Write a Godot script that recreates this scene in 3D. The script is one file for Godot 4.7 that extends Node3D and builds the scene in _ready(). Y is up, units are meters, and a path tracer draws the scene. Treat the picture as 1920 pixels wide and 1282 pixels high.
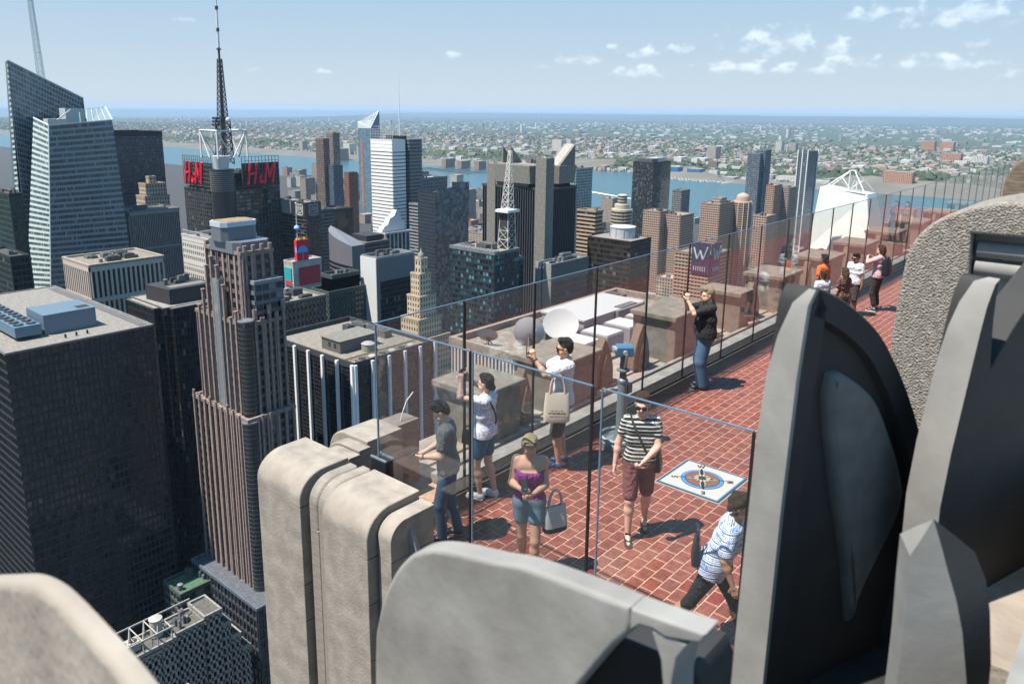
extends Node3D

const NEAR := 0.05
var rng := RandomNumberGenerator.new()
var mats := {}
var taken := {}
const GROUND := -250.0

func _ready() -> void:
	rng.seed = 7
	set_view()
	set_sky()
	make_materials()
	setting()
	terrace()
	parapets()
	foreground()
	near_towers()
	mid_towers()
	far_towers()
	low_city()
	far_shore()
	people()

func set_view() -> void:
	var cam := Camera3D.new()
	cam.name = "camera"
	cam.projection = Camera3D.PROJECTION_FRUSTUM
	cam.near = NEAR
	cam.far = 120000.0
	cam.size = 1282.0 / 1450.0 * NEAR
	cam.frustum_offset = Vector2(30.0, -100.0) / 1450.0 * NEAR
	cam.transform = Transform3D(Basis(Vector3(0.6607, 0.0085, 0.7506), Vector3(0.1617, 0.9747, -0.1535), Vector3(-0.7329, 0.2232, 0.6426)).orthonormalized(), Vector3(0, 4.98, 0))
	var at := CameraAttributesPhysical.new()
	at.frustum_focal_length = 31.0
	at.exposure_aperture = 4.0
	at.frustum_focus_distance = 13.0
	at.frustum_near = NEAR
	at.frustum_far = 120000.0
	cam.attributes = at
	add_child(cam)
	cam.current = true

func set_sky() -> void:
	var sun := DirectionalLight3D.new()
	sun.name = "sun"
	sun.light_energy = 1.6
	sun.light_color = Color(1.0, 0.965, 0.91)
	sun.light_angular_distance = 0.5
	sun.shadow_enabled = true
	add_child(sun)
	sun.look_at_from_position(Vector3.ZERO, Vector3(0.43, -1.0, 0.215), Vector3(1, 0, 0))
	var m := ProceduralSkyMaterial.new()
	m.sky_top_color = Color(0.055, 0.23, 0.42).linear_to_srgb()
	m.sky_horizon_color = Color(0.352, 0.387, 0.405).linear_to_srgb()
	m.sky_curve = 0.15
	m.ground_bottom_color = Color(0.08, 0.09, 0.1).linear_to_srgb()
	m.ground_horizon_color = Color(0.3, 0.36, 0.4).linear_to_srgb()
	m.ground_curve = 0.05
	m.sun_angle_max = 2.0
	m.sky_cover = clouds()
	m.sky_cover_modulate = Color(0.46, 0.455, 0.45)
	var sky := Sky.new()
	sky.sky_material = m
	var e := Environment.new()
	e.background_mode = Environment.BG_SKY
	e.sky = sky
	e.tonemap_mode = Environment.TONE_MAPPER_LINEAR
	e.tonemap_exposure = 1.98
	e.sdfgi_enabled = true
	e.ssao_enabled = true
	e.ssil_enabled = true
	e.fog_enabled = true
	e.fog_density = 0.00003
	e.fog_light_color = Color(0.76, 0.88, 1.0)
	var w := WorldEnvironment.new()
	w.name = "environment"
	w.environment = e
	add_child(w)

func clouds() -> ImageTexture:
	var w := 4096
	var im := Image.create_empty(w, 2048, false, Image.FORMAT_RGBA8)
	im.fill(Color(0, 0, 0, 0))
	# azimuth, elevation, half width and half height of each fair-weather cloud, in degrees
	var cl := [-62.7,5.7,0.76,0.23, -44.4,3.9,0.69,0.34, -58.2,2.7,0.53,0.23, -35.6,3.6,1.45,0.46, -38.4,3.2,0.69,0.23, -31.0,4.1,1.91,0.53, -28.6,4.4,0.84,0.38, -31.1,2.8,1.60,0.50, -22.8,4.5,2.87,0.99, -21.4,4.9,1.22,0.69, -19.0,4.2,1.91,0.61, -17.5,3.3,2.29,0.46, -24.1,3.0,2.29,0.46, -20.7,2.9,2.29,0.38, -16.5,6.2,1.15,0.61, -18.2,6.1,0.84,0.27, -11.0,6.1,3.44,0.99, -12.0,5.5,2.29,0.46, -9.2,5.8,1.72,0.76, -12.3,3.2,2.67,0.53, -10.5,4.3,0.76,0.34, -8.6,2.4,1.15,0.38, -33.2,4.5,0.57,0.23, -26.2,3.4,1.53,0.38, -53.8,2.6,0.76,0.19]
	var r := RandomNumberGenerator.new()
	r.seed = 21
	for i in 70:
		var el := r.randf_range(2.5, 30.0)
		var s := r.randf_range(0.6, 1.5) * (0.6 + el * 0.09)
		cl.append_array([r.randf_range(0.0, 290.0), el, s * 2.2, s * 0.7])
	var n := FastNoiseLite.new()
	n.seed = 4
	n.frequency = 0.045
	n.fractal_octaves = 6
	n.fractal_gain = 0.58
	var k := w / 360.0
	for i in range(0, cl.size(), 4):
		var cx: float = (cl[i] + 90.0) * k
		var cy: float = (90.0 - cl[i + 1]) * k
		var rx: float = cl[i + 2] * k * 1.25
		var ry: float = cl[i + 3] * k * 1.5
		for y in range(int(cy - ry * 1.4), int(cy + ry * 1.2) + 1):
			for x in range(int(cx - rx * 1.3), int(cx + rx * 1.3) + 1):
				var dx := (x - cx) / rx
				var dy := (y - cy) / ry
				if dy > 0.0:
					dy *= 1.7
				var f := n.get_noise_2d(x * 1.0, y * 1.7)
				var d := 0.72 - dx * dx - dy * dy + f * 1.7
				var a := smoothstep(0.0, 1.05, d) * 0.95
				if a > 0.0:
					var px := posmod(x, w)
					var old := im.get_pixel(px, y)
					var b := clampf(0.72 - dy * 0.35 + f * 0.4, 0.35, 1.0)
					if a > old.a:
						im.set_pixel(px, y, Color(b, b, b, a))
	return ImageTexture.create_from_image(im)

# ---- meshes -------------------------------------------------------------

class MB:
	var v := PackedVector3Array()
	var c := PackedColorArray()
	var col := Color.WHITE

	func tri(a: Vector3, b: Vector3, d: Vector3) -> void:
		v.append(a); v.append(d); v.append(b)
		c.append(col); c.append(col); c.append(col)

	func quad(a: Vector3, b: Vector3, d: Vector3, e: Vector3) -> void:
		tri(a, b, d)
		tri(a, d, e)

	func hexa(p: Array) -> void:   # 0-3 the bottom counter-clockwise from above, 4-7 the top
		quad(p[3], p[2], p[1], p[0])
		quad(p[4], p[5], p[6], p[7])
		for i in 4:
			var j := (i + 1) % 4
			quad(p[i], p[j], p[4 + j], p[4 + i])

	func box(a: Vector3, b: Vector3) -> void:
		var lo := a.min(b)
		var hi := a.max(b)
		hexa([Vector3(lo.x, lo.y, hi.z), Vector3(hi.x, lo.y, hi.z), Vector3(hi.x, lo.y, lo.z), lo, Vector3(lo.x, hi.y, hi.z), hi, Vector3(hi.x, hi.y, lo.z), Vector3(lo.x, hi.y, lo.z)])

	func bar(t: Transform3D, s: Vector3) -> void:
		var h := s / 2.0
		var p := []
		for y in [-h.y, h.y]:
			p.append_array([t * Vector3(-h.x, y, h.z), t * Vector3(h.x, y, h.z), t * Vector3(h.x, y, -h.z), t * Vector3(-h.x, y, -h.z)])
		hexa(p)

	func beam(a: Vector3, b: Vector3, w: float) -> void:
		var y := (b - a).normalized()
		var x := y.cross(Vector3(0.31, 0.2, 0.93)).normalized()
		bar(Transform3D(Basis(x, y, x.cross(y)), (a + b) / 2.0), Vector3(w, a.distance_to(b), w))

	func slab(a: Vector3, b: Vector3, d: Vector3, e: Vector3, o: Vector3) -> void:   # a face quad pushed out by o, with its four sides
		quad(a + o, b + o, d + o, e + o)
		quad(a, b, b + o, a + o)
		quad(b, d, d + o, b + o)
		quad(d, e, e + o, d + o)
		quad(e, a, a + o, e + o)

	func rings(r: Array, closed := true) -> void:   # rows of points; each row joined to the next
		for i in r.size() - 1:
			var p: Array = r[i]
			var q: Array = r[i + 1]
			for k in (p.size() if closed else p.size() - 1):
				var m := (k + 1) % p.size()
				quad(p[k], p[m], q[m], q[k])

	func fan(p: Array, flip := false) -> void:
		for i in range(1, p.size() - 1):
			if flip:
				tri(p[0], p[i + 1], p[i])
			else:
				tri(p[0], p[i], p[i + 1])

	func cyl(a: Vector3, b: Vector3, r0: float, r1: float, n := 12) -> void:
		var y := (b - a).normalized()
		var x := y.cross(Vector3(0.31, 0.2, 0.93)).normalized()
		var z := x.cross(y)
		var p := []
		var q := []
		for i in n:
			var t := -TAU * i / n
			var d := x * cos(t) + z * sin(t)
			p.append(a + d * r0)
			q.append(b + d * r1)
		rings([p, q])
		fan(p, true)
		fan(q)

	func lathe(at: Vector3, prof: Array, n := 20) -> void:   # [radius, height, ...] from the bottom up
		var rows := []
		for i in range(0, prof.size(), 2):
			var row := []
			for k in n:
				var t := -TAU * k / n
				row.append(at + Vector3(cos(t) * prof[i], prof[i + 1], sin(t) * prof[i]))
			rows.append(row)
		rings(rows)
		fan(rows[0], true)
		fan(rows[-1])

	func tube(p: Array, r: float, n := 6) -> void:
		for i in p.size() - 1:
			cyl(p[i], p[i + 1], r, r, n)

	func poly(pts: PackedVector2Array, o: Vector3, ux: Vector3, uy: Vector3, flip := false) -> void:
		var t := Geometry2D.triangulate_polygon(pts)
		for i in range(0, t.size(), 3):
			var a: Vector2 = pts[t[i]]
			var b: Vector2 = pts[t[i + 1]]
			var d: Vector2 = pts[t[i + 2]]
			if ((b - a).cross(d - a) < 0.0) != flip:
				var s := b
				b = d
				d = s
			tri(o + ux * a.x + uy * a.y, o + ux * b.x + uy * b.y, o + ux * d.x + uy * d.y)

	func lid(p: PackedVector2Array, row: Array, flip := false) -> void:   # fills a ring whose points follow the outline p
		var t := Geometry2D.triangulate_polygon(p)
		for i in range(0, t.size(), 3):
			var a := t[i]
			var b := t[i + 1]
			var d := t[i + 2]
			if ((p[b] - p[a]).cross(p[d] - p[a]) < 0.0) != flip:
				b = t[i + 2]
				d = t[i + 1]
			tri(row[a], row[b], row[d])

	# a slab whose outline is pts (in the plane ux, uy through o); the front looks along ux x uy, the back lies depth behind; edges rounded by r
	func plate(pts: PackedVector2Array, o: Vector3, ux: Vector3, uy: Vector3, depth: float, r := 0.0, steps := 3) -> void:
		var n := ux.cross(uy)
		var p := pts.duplicate()
		if Geometry2D.is_polygon_clockwise(p):
			p.reverse()
		var rows := []
		if r > 0.0:
			for s in range(steps, -1, -1):
				var t := PI / 2.0 * s / steps
				rows.append(inset(p, r * (1.0 - cos(t)), o - n * r * (1.0 - sin(t)), ux, uy))
		else:
			rows.append(inset(p, 0.0, o, ux, uy))
		rows.append(inset(p, 0.0, o - n * depth, ux, uy))
		rows.reverse()
		rings(rows)
		var t := Geometry2D.triangulate_polygon(p)
		var fr: Array = rows[-1]
		var bk: Array = rows[0]
		for i in range(0, t.size(), 3):
			var a := t[i]
			var b := t[i + 1]
			var d := t[i + 2]
			if (p[b] - p[a]).cross(p[d] - p[a]) < 0.0:
				b = t[i + 2]
				d = t[i + 1]
			tri(fr[a], fr[b], fr[d])
			tri(bk[a], bk[d], bk[b])

	func inset(p: PackedVector2Array, d: float, o: Vector3, ux: Vector3, uy: Vector3) -> Array:
		var out := []
		for i in p.size():
			var a := (p[i] - p[i - 1]).normalized()
			var b := (p[(i + 1) % p.size()] - p[i]).normalized()
			var m := Vector2(-a.y - b.y, a.x + b.x)
			var k := m.normalized() * d / maxf(0.5, m.length() / 2.0)
			var q := p[i] + k
			out.append(o + ux * q.x + uy * q.y)
		return out

	func mesh(crease := 0.0) -> ArrayMesh:
		var a := []
		a.resize(Mesh.ARRAY_MAX)
		a[Mesh.ARRAY_VERTEX] = v
		a[Mesh.ARRAY_COLOR] = c
		if crease > 0.0:
			var lim := cos(deg_to_rad(crease))
			var fn := PackedVector3Array()
			var at := {}
			for i in range(0, v.size(), 3):
				var n := (v[i + 2] - v[i]).cross(v[i + 1] - v[i])
				fn.append(n)
				for k in 3:
					var key := Vector3i((v[i + k] * 4000.0).round())
					if at.has(key):
						at[key].append(i / 3)
					else:
						at[key] = [i / 3]
			var nn := PackedVector3Array()
			nn.resize(v.size())
			for i in v.size():
				var f := fn[i / 3].normalized()
				var s := Vector3.ZERO
				for t in at[Vector3i((v[i] * 4000.0).round())]:
					if fn[t].normalized().dot(f) > lim:
						s += fn[t]
				nn[i] = s.normalized() if s.length() > 1e-12 else f
			a[Mesh.ARRAY_NORMAL] = nn
		var m := ArrayMesh.new()
		m.add_surface_from_arrays(Mesh.PRIMITIVE_TRIANGLES, a)
		return m

func pv(a: Array) -> PackedVector2Array:
	var p := PackedVector2Array()
	for i in range(0, a.size(), 2):
		p.append(Vector2(a[i], a[i + 1]))
	return p

func smooth(p: PackedVector2Array, n := 3) -> PackedVector2Array:
	# rounds an outline, keeping its sharp corners
	var out := PackedVector2Array()
	var c := p.size()
	for i in c:
		var a := p[(i - 1 + c) % c]
		var b := p[i]
		var d := p[(i + 1) % c]
		var e := p[(i + 2) % c]
		var sb := absf((b - a).angle_to(d - b)) > 0.7
		var sd := absf((d - b).angle_to(e - d)) > 0.7
		var t0 := Vector2.ZERO if sb else (d - a) * 0.5
		var t1 := Vector2.ZERO if sd else (e - b) * 0.5
		if sb:
			t0 = (d - b)
		if sd:
			t1 = (d - b)
		for k in n:
			var t := float(k) / n
			var t2 := t * t
			var t3 := t2 * t
			out.append(b * (2.0 * t3 - 3.0 * t2 + 1.0) + t0 * (t3 - 2.0 * t2 + t) + d * (3.0 * t2 - 2.0 * t3) + t1 * (t3 - t2))
	return out

# ---- nodes --------------------------------------------------------------

func numbered(called: String) -> String:
	var n: int = taken.get(called, -1) + 1
	taken[called] = n
	return called if n == 0 else "%s_%03d" % [called, n]

func thing(called: String, label: String, cat: String, at := Vector3.ZERO, group := "") -> Node3D:
	var o := Node3D.new()
	o.name = numbered(called)
	o.position = at
	add_child(o)
	o.set_meta("label", label)
	o.set_meta("category", cat)
	if group:
		o.set_meta("group", group)
	return o

func part(parent: Node, called: String, m: Mesh, mt: Material, stuff := false) -> MeshInstance3D:
	var o := MeshInstance3D.new()
	o.name = called
	o.mesh = m
	o.material_override = mt
	if stuff:
		o.set_meta("kind", "stuff")
	parent.add_child(o, true)
	return o

func ground(called: String, m: Mesh, mt: Material, kind := "structure") -> MeshInstance3D:
	var o := part(self, called, m, mt)
	o.set_meta("kind", kind)
	return o

func copy(o: Node3D, label: String, at: Vector3, turn := 0.0) -> Node3D:
	var r: Node3D = o.duplicate()
	r.name = numbered(String(o.name).rstrip("0123456789").rstrip("_"))
	add_child(r)
	r.position = at
	r.rotation.y = turn
	if label:
		r.set_meta("label", label)
	return r

# ---- materials ----------------------------------------------------------

func lin(r: float, g: float, b: float) -> Color:
	return Color(r, g, b).linear_to_srgb()

func noise(freq: float, lo: Color, hi: Color, oct := 4, seed_ := 1, size := 512) -> NoiseTexture2D:
	var n := FastNoiseLite.new()
	n.seed = seed_
	n.frequency = freq
	n.fractal_octaves = oct
	var t := NoiseTexture2D.new()
	t.width = size
	t.height = size
	t.seamless = true
	t.noise = n
	var g := Gradient.new()
	g.set_color(0, lo)
	g.set_color(1, hi)
	t.color_ramp = g
	return t

func mat(called: String, c: Color, rough := 0.8, metal := 0.0, vcol := false) -> StandardMaterial3D:
	var m := StandardMaterial3D.new()
	m.resource_name = called
	m.albedo_color = c
	m.roughness = rough
	m.metallic = metal
	m.vertex_color_use_as_albedo = vcol
	mats[called] = m
	return m

func rocky(m: StandardMaterial3D, tex: Texture2D, scale: Vector3, bump: Texture2D = null, height := 1.0, world := true) -> void:
	m.albedo_texture = tex
	m.uv1_triplanar = true
	m.uv1_world_triplanar = world
	m.uv1_scale = scale
	if bump:
		m.heightmap_enabled = true
		m.heightmap_texture = bump
		m.heightmap_scale = height

func make_materials() -> void:
	var soft := noise(0.012, Color(0.72, 0.71, 0.7), Color(1.0, 1.0, 1.0), 5, 3)
	var patch := noise(0.008, Color(0.8, 0.79, 0.78), Color(1.0, 0.995, 0.985), 7, 9)
	var grain := noise(0.06, Color(0, 0, 0), Color(1, 1, 1), 3, 5)
	var pits := noise(0.035, Color(0, 0, 0), Color(1, 1, 1), 2, 12)
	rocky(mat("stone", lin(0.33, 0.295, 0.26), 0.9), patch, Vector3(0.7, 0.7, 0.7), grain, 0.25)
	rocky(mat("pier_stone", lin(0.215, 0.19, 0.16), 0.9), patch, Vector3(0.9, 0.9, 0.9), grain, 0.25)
	rocky(mat("grooved", lin(0.31, 0.275, 0.24), 0.9), soft, Vector3(0.5, 7.0, 0.5), soft, 0.35)
	rocky(mat("cast", lin(0.27, 0.268, 0.262), 0.8), patch, Vector3(0.8, 0.8, 0.8), grain, 0.06)
	rocky(mat("cast_shaded", lin(0.024, 0.024, 0.026), 0.75), patch, Vector3(1.3, 1.3, 1.3), grain, 0.06)  # the same cast stone, with shade put into its colour
	rocky(mat("cast_half_shaded", lin(0.15, 0.148, 0.146), 0.8), patch, Vector3(1.7, 1.7, 1.7), grain, 0.06)  # cast stone between the two, partial shade put into its colour
	rocky(mat("granular", lin(0.33, 0.3, 0.265), 0.95), soft, Vector3(1.2, 1.2, 1.2), pits, 1.1)
	mats["granular"].uv1_scale = Vector3(3.6, 3.6, 3.6)
	rocky(mat("brown_stone", lin(0.2, 0.155, 0.115), 0.9), soft, Vector3(1, 5, 1), soft, 1.0)
	rocky(mat("tile", Color.WHITE, 0.55, 0.0, true), soft, Vector3(1.5, 1.5, 1.5), grain, 0.03)
	rocky(mat("grout", lin(0.56, 0.37, 0.26), 0.9), soft, Vector3(1, 1, 1))
	rocky(mat("street", lin(0.05, 0.05, 0.052), 0.9), soft, Vector3(0.02, 0.02, 0.02))
	rocky(mat("rough", Color.WHITE, 0.85, 0.0, true), soft, Vector3(0.08, 0.08, 0.08))
	mat("plain", Color.WHITE, 0.75, 0.0, true)
	mat("satin", Color.WHITE, 0.4, 0.0, true)
	mat("metal", Color.WHITE, 0.35, 0.6, true)
	var p := mat("panes", Color.WHITE, 0.09, 0.0, true)
	p.metallic_specular = 0.62
	var p2 := mat("mirror", Color.WHITE, 0.06, 0.75, true)
	p2.metallic_specular = 0.7
	var g := mat("glass", Color(0.3, 0.36, 0.36, 0.03), 0.02)
	g.transparency = BaseMaterial3D.TRANSPARENCY_ALPHA
	g.metallic_specular = 0.6
	mat("gasket", lin(0.012, 0.016, 0.02), 0.4)
	mat("glass_edge", lin(0.1, 0.16, 0.22), 0.3)
	rocky(mat("land", Color.WHITE, 0.95, 0.0, true), patch, Vector3(0.0011, 0.0011, 0.0011))
	var wt := mat("water", lin(0.028, 0.085, 0.105), 0.25)
	wt.heightmap_enabled = true
	wt.heightmap_texture = grain
	wt.heightmap_scale = 18.0
	wt.uv1_triplanar = true
	wt.uv1_world_triplanar = true
	wt.uv1_scale = Vector3(0.012, 0.012, 0.012)

# ---- the terrace --------------------------------------------------------

func terrace() -> void:
	var m := MB.new()
	m.col = Color.WHITE
	m.box(Vector3(5.3, -1.0, -7.1), Vector3(48, -0.008, -1.15))
	var floor_ := ground("terrace_floor", m.mesh(), mats["grout"])
	m = MB.new()
	m.box(Vector3(5.35, GROUND, -7.8), Vector3(48, -1.01, 6))
	m.box(Vector3(-9, GROUND, -0.02), Vector3(5.3, 3.2, 6))
	ground("tower_wall", m.mesh(), mats["stone"])
	m = MB.new()
	m.box(Vector3(5.31, -0.99, -1.12), Vector3(48, 3.3, -0.8))
	ground("upper_wall", m.mesh(), mats["stone"])
	m = MB.new()
	m.box(Vector3(-9, 3.21, -0.12), Vector3(48, 3.32, 6))
	ground("upper_floor", m.mesh(), mats["cast"])
	# tiles
	var r := RandomNumberGenerator.new()
	r.seed = 3
	var kinds := []
	for k in 7:
		m = MB.new()
		m.col = [Color(0.245, 0.073, 0.05), Color(0.22, 0.064, 0.045), Color(0.262, 0.086, 0.06), Color(0.2, 0.056, 0.04), Color(0.255, 0.07, 0.046), Color(0.225, 0.074, 0.055), Color(0.235, 0.045, 0.03)][k]
		var a := 0.109
		var b := 0.0725
		var e := 0.004
		var low := [Vector3(-a, -0.02, b), Vector3(a, -0.02, b), Vector3(a, -0.02, -b), Vector3(-a, -0.02, -b)]
		var mid := [Vector3(-a, -e, b), Vector3(a, -e, b), Vector3(a, -e, -b), Vector3(-a, -e, -b)]
		var top := [Vector3(-a + e, 0, b - e), Vector3(a - e, 0, b - e), Vector3(a - e, 0, -b + e), Vector3(-a + e, 0, -b + e)]
		m.rings([low, mid, top])
		m.quad(top[0], top[1], top[2], top[3])
		kinds.append(m.mesh())
	var all := []
	for j in range(-15, 18):
		var z := -3.795 + j * 0.16
		if z < -6.22 or z > -1.2:
			continue
		for i in range(-7, 176):
			var x := 7.104 + i * 0.2345 + (0.117 if posmod(j, 2) == 1 else 0.0)
			if x < 5.5 or x > 47.8:
				continue
			if absf(x - 9.365) < 0.365 and absf(z + 4.357) < 0.4:
				continue
			var k := r.randi() % 6
			if r.randf() < 0.035:
				k = 6
			var tilt := Basis.from_euler(Vector3(r.randf_range(-0.005, 0.005), r.randf_range(-0.006, 0.006), r.randf_range(-0.004, 0.004)))
			all.append([Vector2(x - 7.0, z + 4.2).length(), k, Transform3D(tilt, Vector3(x, r.randf_range(-0.0015, 0.0), z))])
	all.sort_custom(func(p, q): return p[0] < q[0])
	for i in mini(300, all.size()):
		var o := part(floor_, "tile", kinds[all[i][1]], mats["tile"])
		o.transform = all[i][2]
	for k in 7:
		var rest := all.slice(300).filter(func(p): return p[1] == k)
		var mm := MultiMesh.new()
		mm.transform_format = MultiMesh.TRANSFORM_3D
		mm.mesh = kinds[k]
		mm.instance_count = rest.size()
		for i in rest.size():
			mm.set_instance_transform(i, rest[i][2])
		var o := MultiMeshInstance3D.new()
		o.name = "tiles"
		o.multimesh = mm
		o.material_override = mats["tile"]
		o.set_meta("kind", "stuff")
		floor_.add_child(o, true)
	# slotted drain along the glass
	var d := thing("drain_grate", "dark slotted drain grate running along the foot of the long glass fence", "drain grate", Vector3(0, 0, -6.4))
	for i in 27:
		m = MB.new()
		m.col = Color(0.028, 0.017, 0.014)
		for k in 11:
			var z := -0.165 + k * 0.0335
			m.box(Vector3(5.6 + i * 1.56, -0.012, z + 0.011), Vector3(7.15 + i * 1.56, 0.002, z - 0.011))
		for k in 4:
			m.box(Vector3(5.61 + i * 1.56 + k * 0.5, -0.014, 0.17), Vector3(5.64 + i * 1.56 + k * 0.5, -0.001, -0.17))
		m.col = Color(0.004, 0.004, 0.004)
		m.quad(Vector3(5.6 + i * 1.56, -0.0075, 0.19), Vector3(7.16 + i * 1.56, -0.0075, 0.19), Vector3(7.16 + i * 1.56, -0.0075, -0.19), Vector3(5.6 + i * 1.56, -0.0075, -0.19))
		part(d, "grate_panel", m.mesh(), mats["satin"])
	compass()
	fence()
	viewer(Vector3(9.58, 0, -5.84))

func letter(parent: Node3D, s: String, at: Vector3, up: Vector3, size: float) -> void:
	var f := SystemFont.new()
	f.font_names = PackedStringArray(["Droid Sans"])
	f.font_weight = 700
	var t := TextMesh.new()
	t.text = s
	t.font = f
	t.font_size = 64
	t.pixel_size = size / 46.0
	t.depth = 0.003
	t.curve_step = 2.0
	var o := part(parent, "letter", t, mats["ink"])
	var y := up.normalized()
	o.transform = Transform3D(Basis(y.cross(Vector3.UP), y, Vector3.UP), at)

func compass() -> void:
	mat("ink", lin(0.02, 0.02, 0.022), 0.5)
	var c := thing("compass_inlay", "square compass rose inlay with W, N, E and S set in the red tile floor", "floor inlay", Vector3(9.365, 0.004, -4.357))
	var X := Vector3(1, 0, 0)
	var Z := Vector3(0, 0, -1)
	var sq := func(h: float) -> PackedVector2Array:
		return pv([-h, -h, h, -h, h, h, -h, h])
	var disc := func(rad: float) -> PackedVector2Array:
		var p := PackedVector2Array()
		for i in 48:
			p.append(Vector2.from_angle(TAU * i / 48.0) * rad)
		return p
	var layers := [["grout_edge", sq.call(0.482), 0.0, Color(0.42, 0.36, 0.3)], ["border", sq.call(0.468), 0.003, Color(0.02, 0.05, 0.09)], ["border_band", sq.call(0.436), 0.006, Color(0.09, 0.2, 0.32)], ["panel", sq.call(0.42), 0.009, Color(0.4, 0.38, 0.355)], ["ring_edge", disc.call(0.292), 0.012, Color(0.02, 0.05, 0.1)], ["ring", disc.call(0.284), 0.015, Color(0.07, 0.2, 0.4)], ["ring_line", disc.call(0.238), 0.018, Color(0.02, 0.04, 0.07)], ["disc", disc.call(0.23), 0.021, Color(0.16, 0.075, 0.055)]]
	for l in layers:
		var m := MB.new()
		m.col = l[3]
		m.plate(l[1], Vector3(0, l[2], 0), X, Z, 0.004)
		part(c, l[0], m.mesh(), mats["satin"])
	var w := Vector3(0.877, 0, -0.48)
	var dirs := {"W": w, "N": Vector3(0.48, 0, 0.877), "E": -w, "S": Vector3(-0.48, 0, -0.877)}
	for k in dirs:
		var u: Vector3 = dirs[k]
		var v := u.cross(Vector3.UP)
		letter(c, k, u * (0.4 if k in "WE" else 0.375) + Vector3(0, 0.013, 0) - u * 0.0, u, 0.085)
		var m := MB.new()
		if k in "WE":
			m.col = Color(0.015, 0.018, 0.02)
			m.plate(pv([-0.008, 0.06, -0.026, 0.15, -0.02, 0.26, 0.0, 0.31, 0.02, 0.26, 0.026, 0.15, 0.008, 0.06]), Vector3(0, 0.027, 0), v, u, 0.004)
			m.col = Color(0.36, 0.33, 0.26)
			m.plate(pv([-0.018, 0.05, -0.04, 0.15, -0.028, 0.25, 0.028, 0.25, 0.04, 0.15, 0.018, 0.05]), Vector3(0, 0.0245, 0), v, u, 0.003)
		else:
			m.col = Color(0.36, 0.32, 0.22)
			m.plate(pv([-0.035, 0.06, -0.03, 0.13, 0.0, 0.25, 0.03, 0.13, 0.035, 0.06]), Vector3(0, 0.0245, 0), v, u, 0.003)
			m.col = Color(0.015, 0.018, 0.02)
			m.plate(pv([-0.006, 0.06, -0.004, 0.33, 0.004, 0.33, 0.006, 0.06]), Vector3(0, 0.027, 0), v, u, 0.003)
			m.plate(pv([-0.02, 0.07, -0.016, 0.15, -0.011, 0.15, -0.013, 0.07]), Vector3(0, 0.027, 0), v, u, 0.003)
			m.plate(pv([0.02, 0.07, 0.016, 0.15, 0.011, 0.15, 0.013, 0.07]), Vector3(0, 0.027, 0), v, u, 0.003)
		part(c, "pointer", m.mesh(), mats["satin"])
	for i in 12:
		var a := TAU * (i + 0.5) / 12.0
		var u := Vector3(cos(a), 0, sin(a))
		var v := u.cross(Vector3.UP)
		var m := MB.new()
		m.col = Color(0.42, 0.38, 0.3) if i % 3 else Color(0.4, 0.29, 0.12)
		m.plate(pv([-0.006, 0.045, -0.017, 0.1, 0, 0.118, 0.017, 0.1, 0.006, 0.045]), Vector3(0, 0.031, 0), v, u, 0.007)
		part(c, "petal", m.mesh(), mats["satin"])
	var hub := MB.new()
	hub.col = Color(0.03, 0.034, 0.04)
	hub.plate(disc.call(0.055), Vector3(0, 0.034, 0), X, Z, 0.01)
	part(c, "hub", hub.mesh(), mats["satin"])

func panel(a: Vector3, b: Vector3, label: String, group: String, dark: float) -> void:
	# one sheet of glass from a to b along its foot, 2.63 m high
	var t := thing("glass_screen", label, "glass panel", a, group)
	var v := b - a
	var L := v.length()
	var u := v / L
	var n := u.cross(Vector3.UP)
	t.transform = Transform3D(Basis(u, Vector3.UP, n), a)
	var h := 2.63
	var m := MB.new()
	m.box(Vector3(0.02, 0.03, 0.008), Vector3(L - 0.02, h - 0.012, -0.008))
	part(t, "pane", m.mesh(), mats["glass"])
	m = MB.new()
	m.box(Vector3(0.012, h - 0.0115, 0.009), Vector3(L - 0.012, h, -0.009))
	part(t, "top_edge", m.mesh(), mats["glass_edge"])
	m = MB.new()
	m.box(Vector3(L - 0.0195, 0.03, dark), Vector3(L - 0.002, h - 0.0121, -dark))
	part(t, "seal", m.mesh(), mats["gasket"])
	m = MB.new()
	m.box(Vector3(0.006, 0.03, 0.009), Vector3(0.0195, h - 0.0121, -0.009))
	part(t, "side_edge", m.mesh(), mats["glass_edge"] if dark > 0.012 else mats["gasket"])
	m = MB.new()
	m.box(Vector3(0.0, 0.0, 0.022), Vector3(L, 0.0295, -0.022))
	part(t, "shoe", m.mesh(), mats["gasket"])

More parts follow.
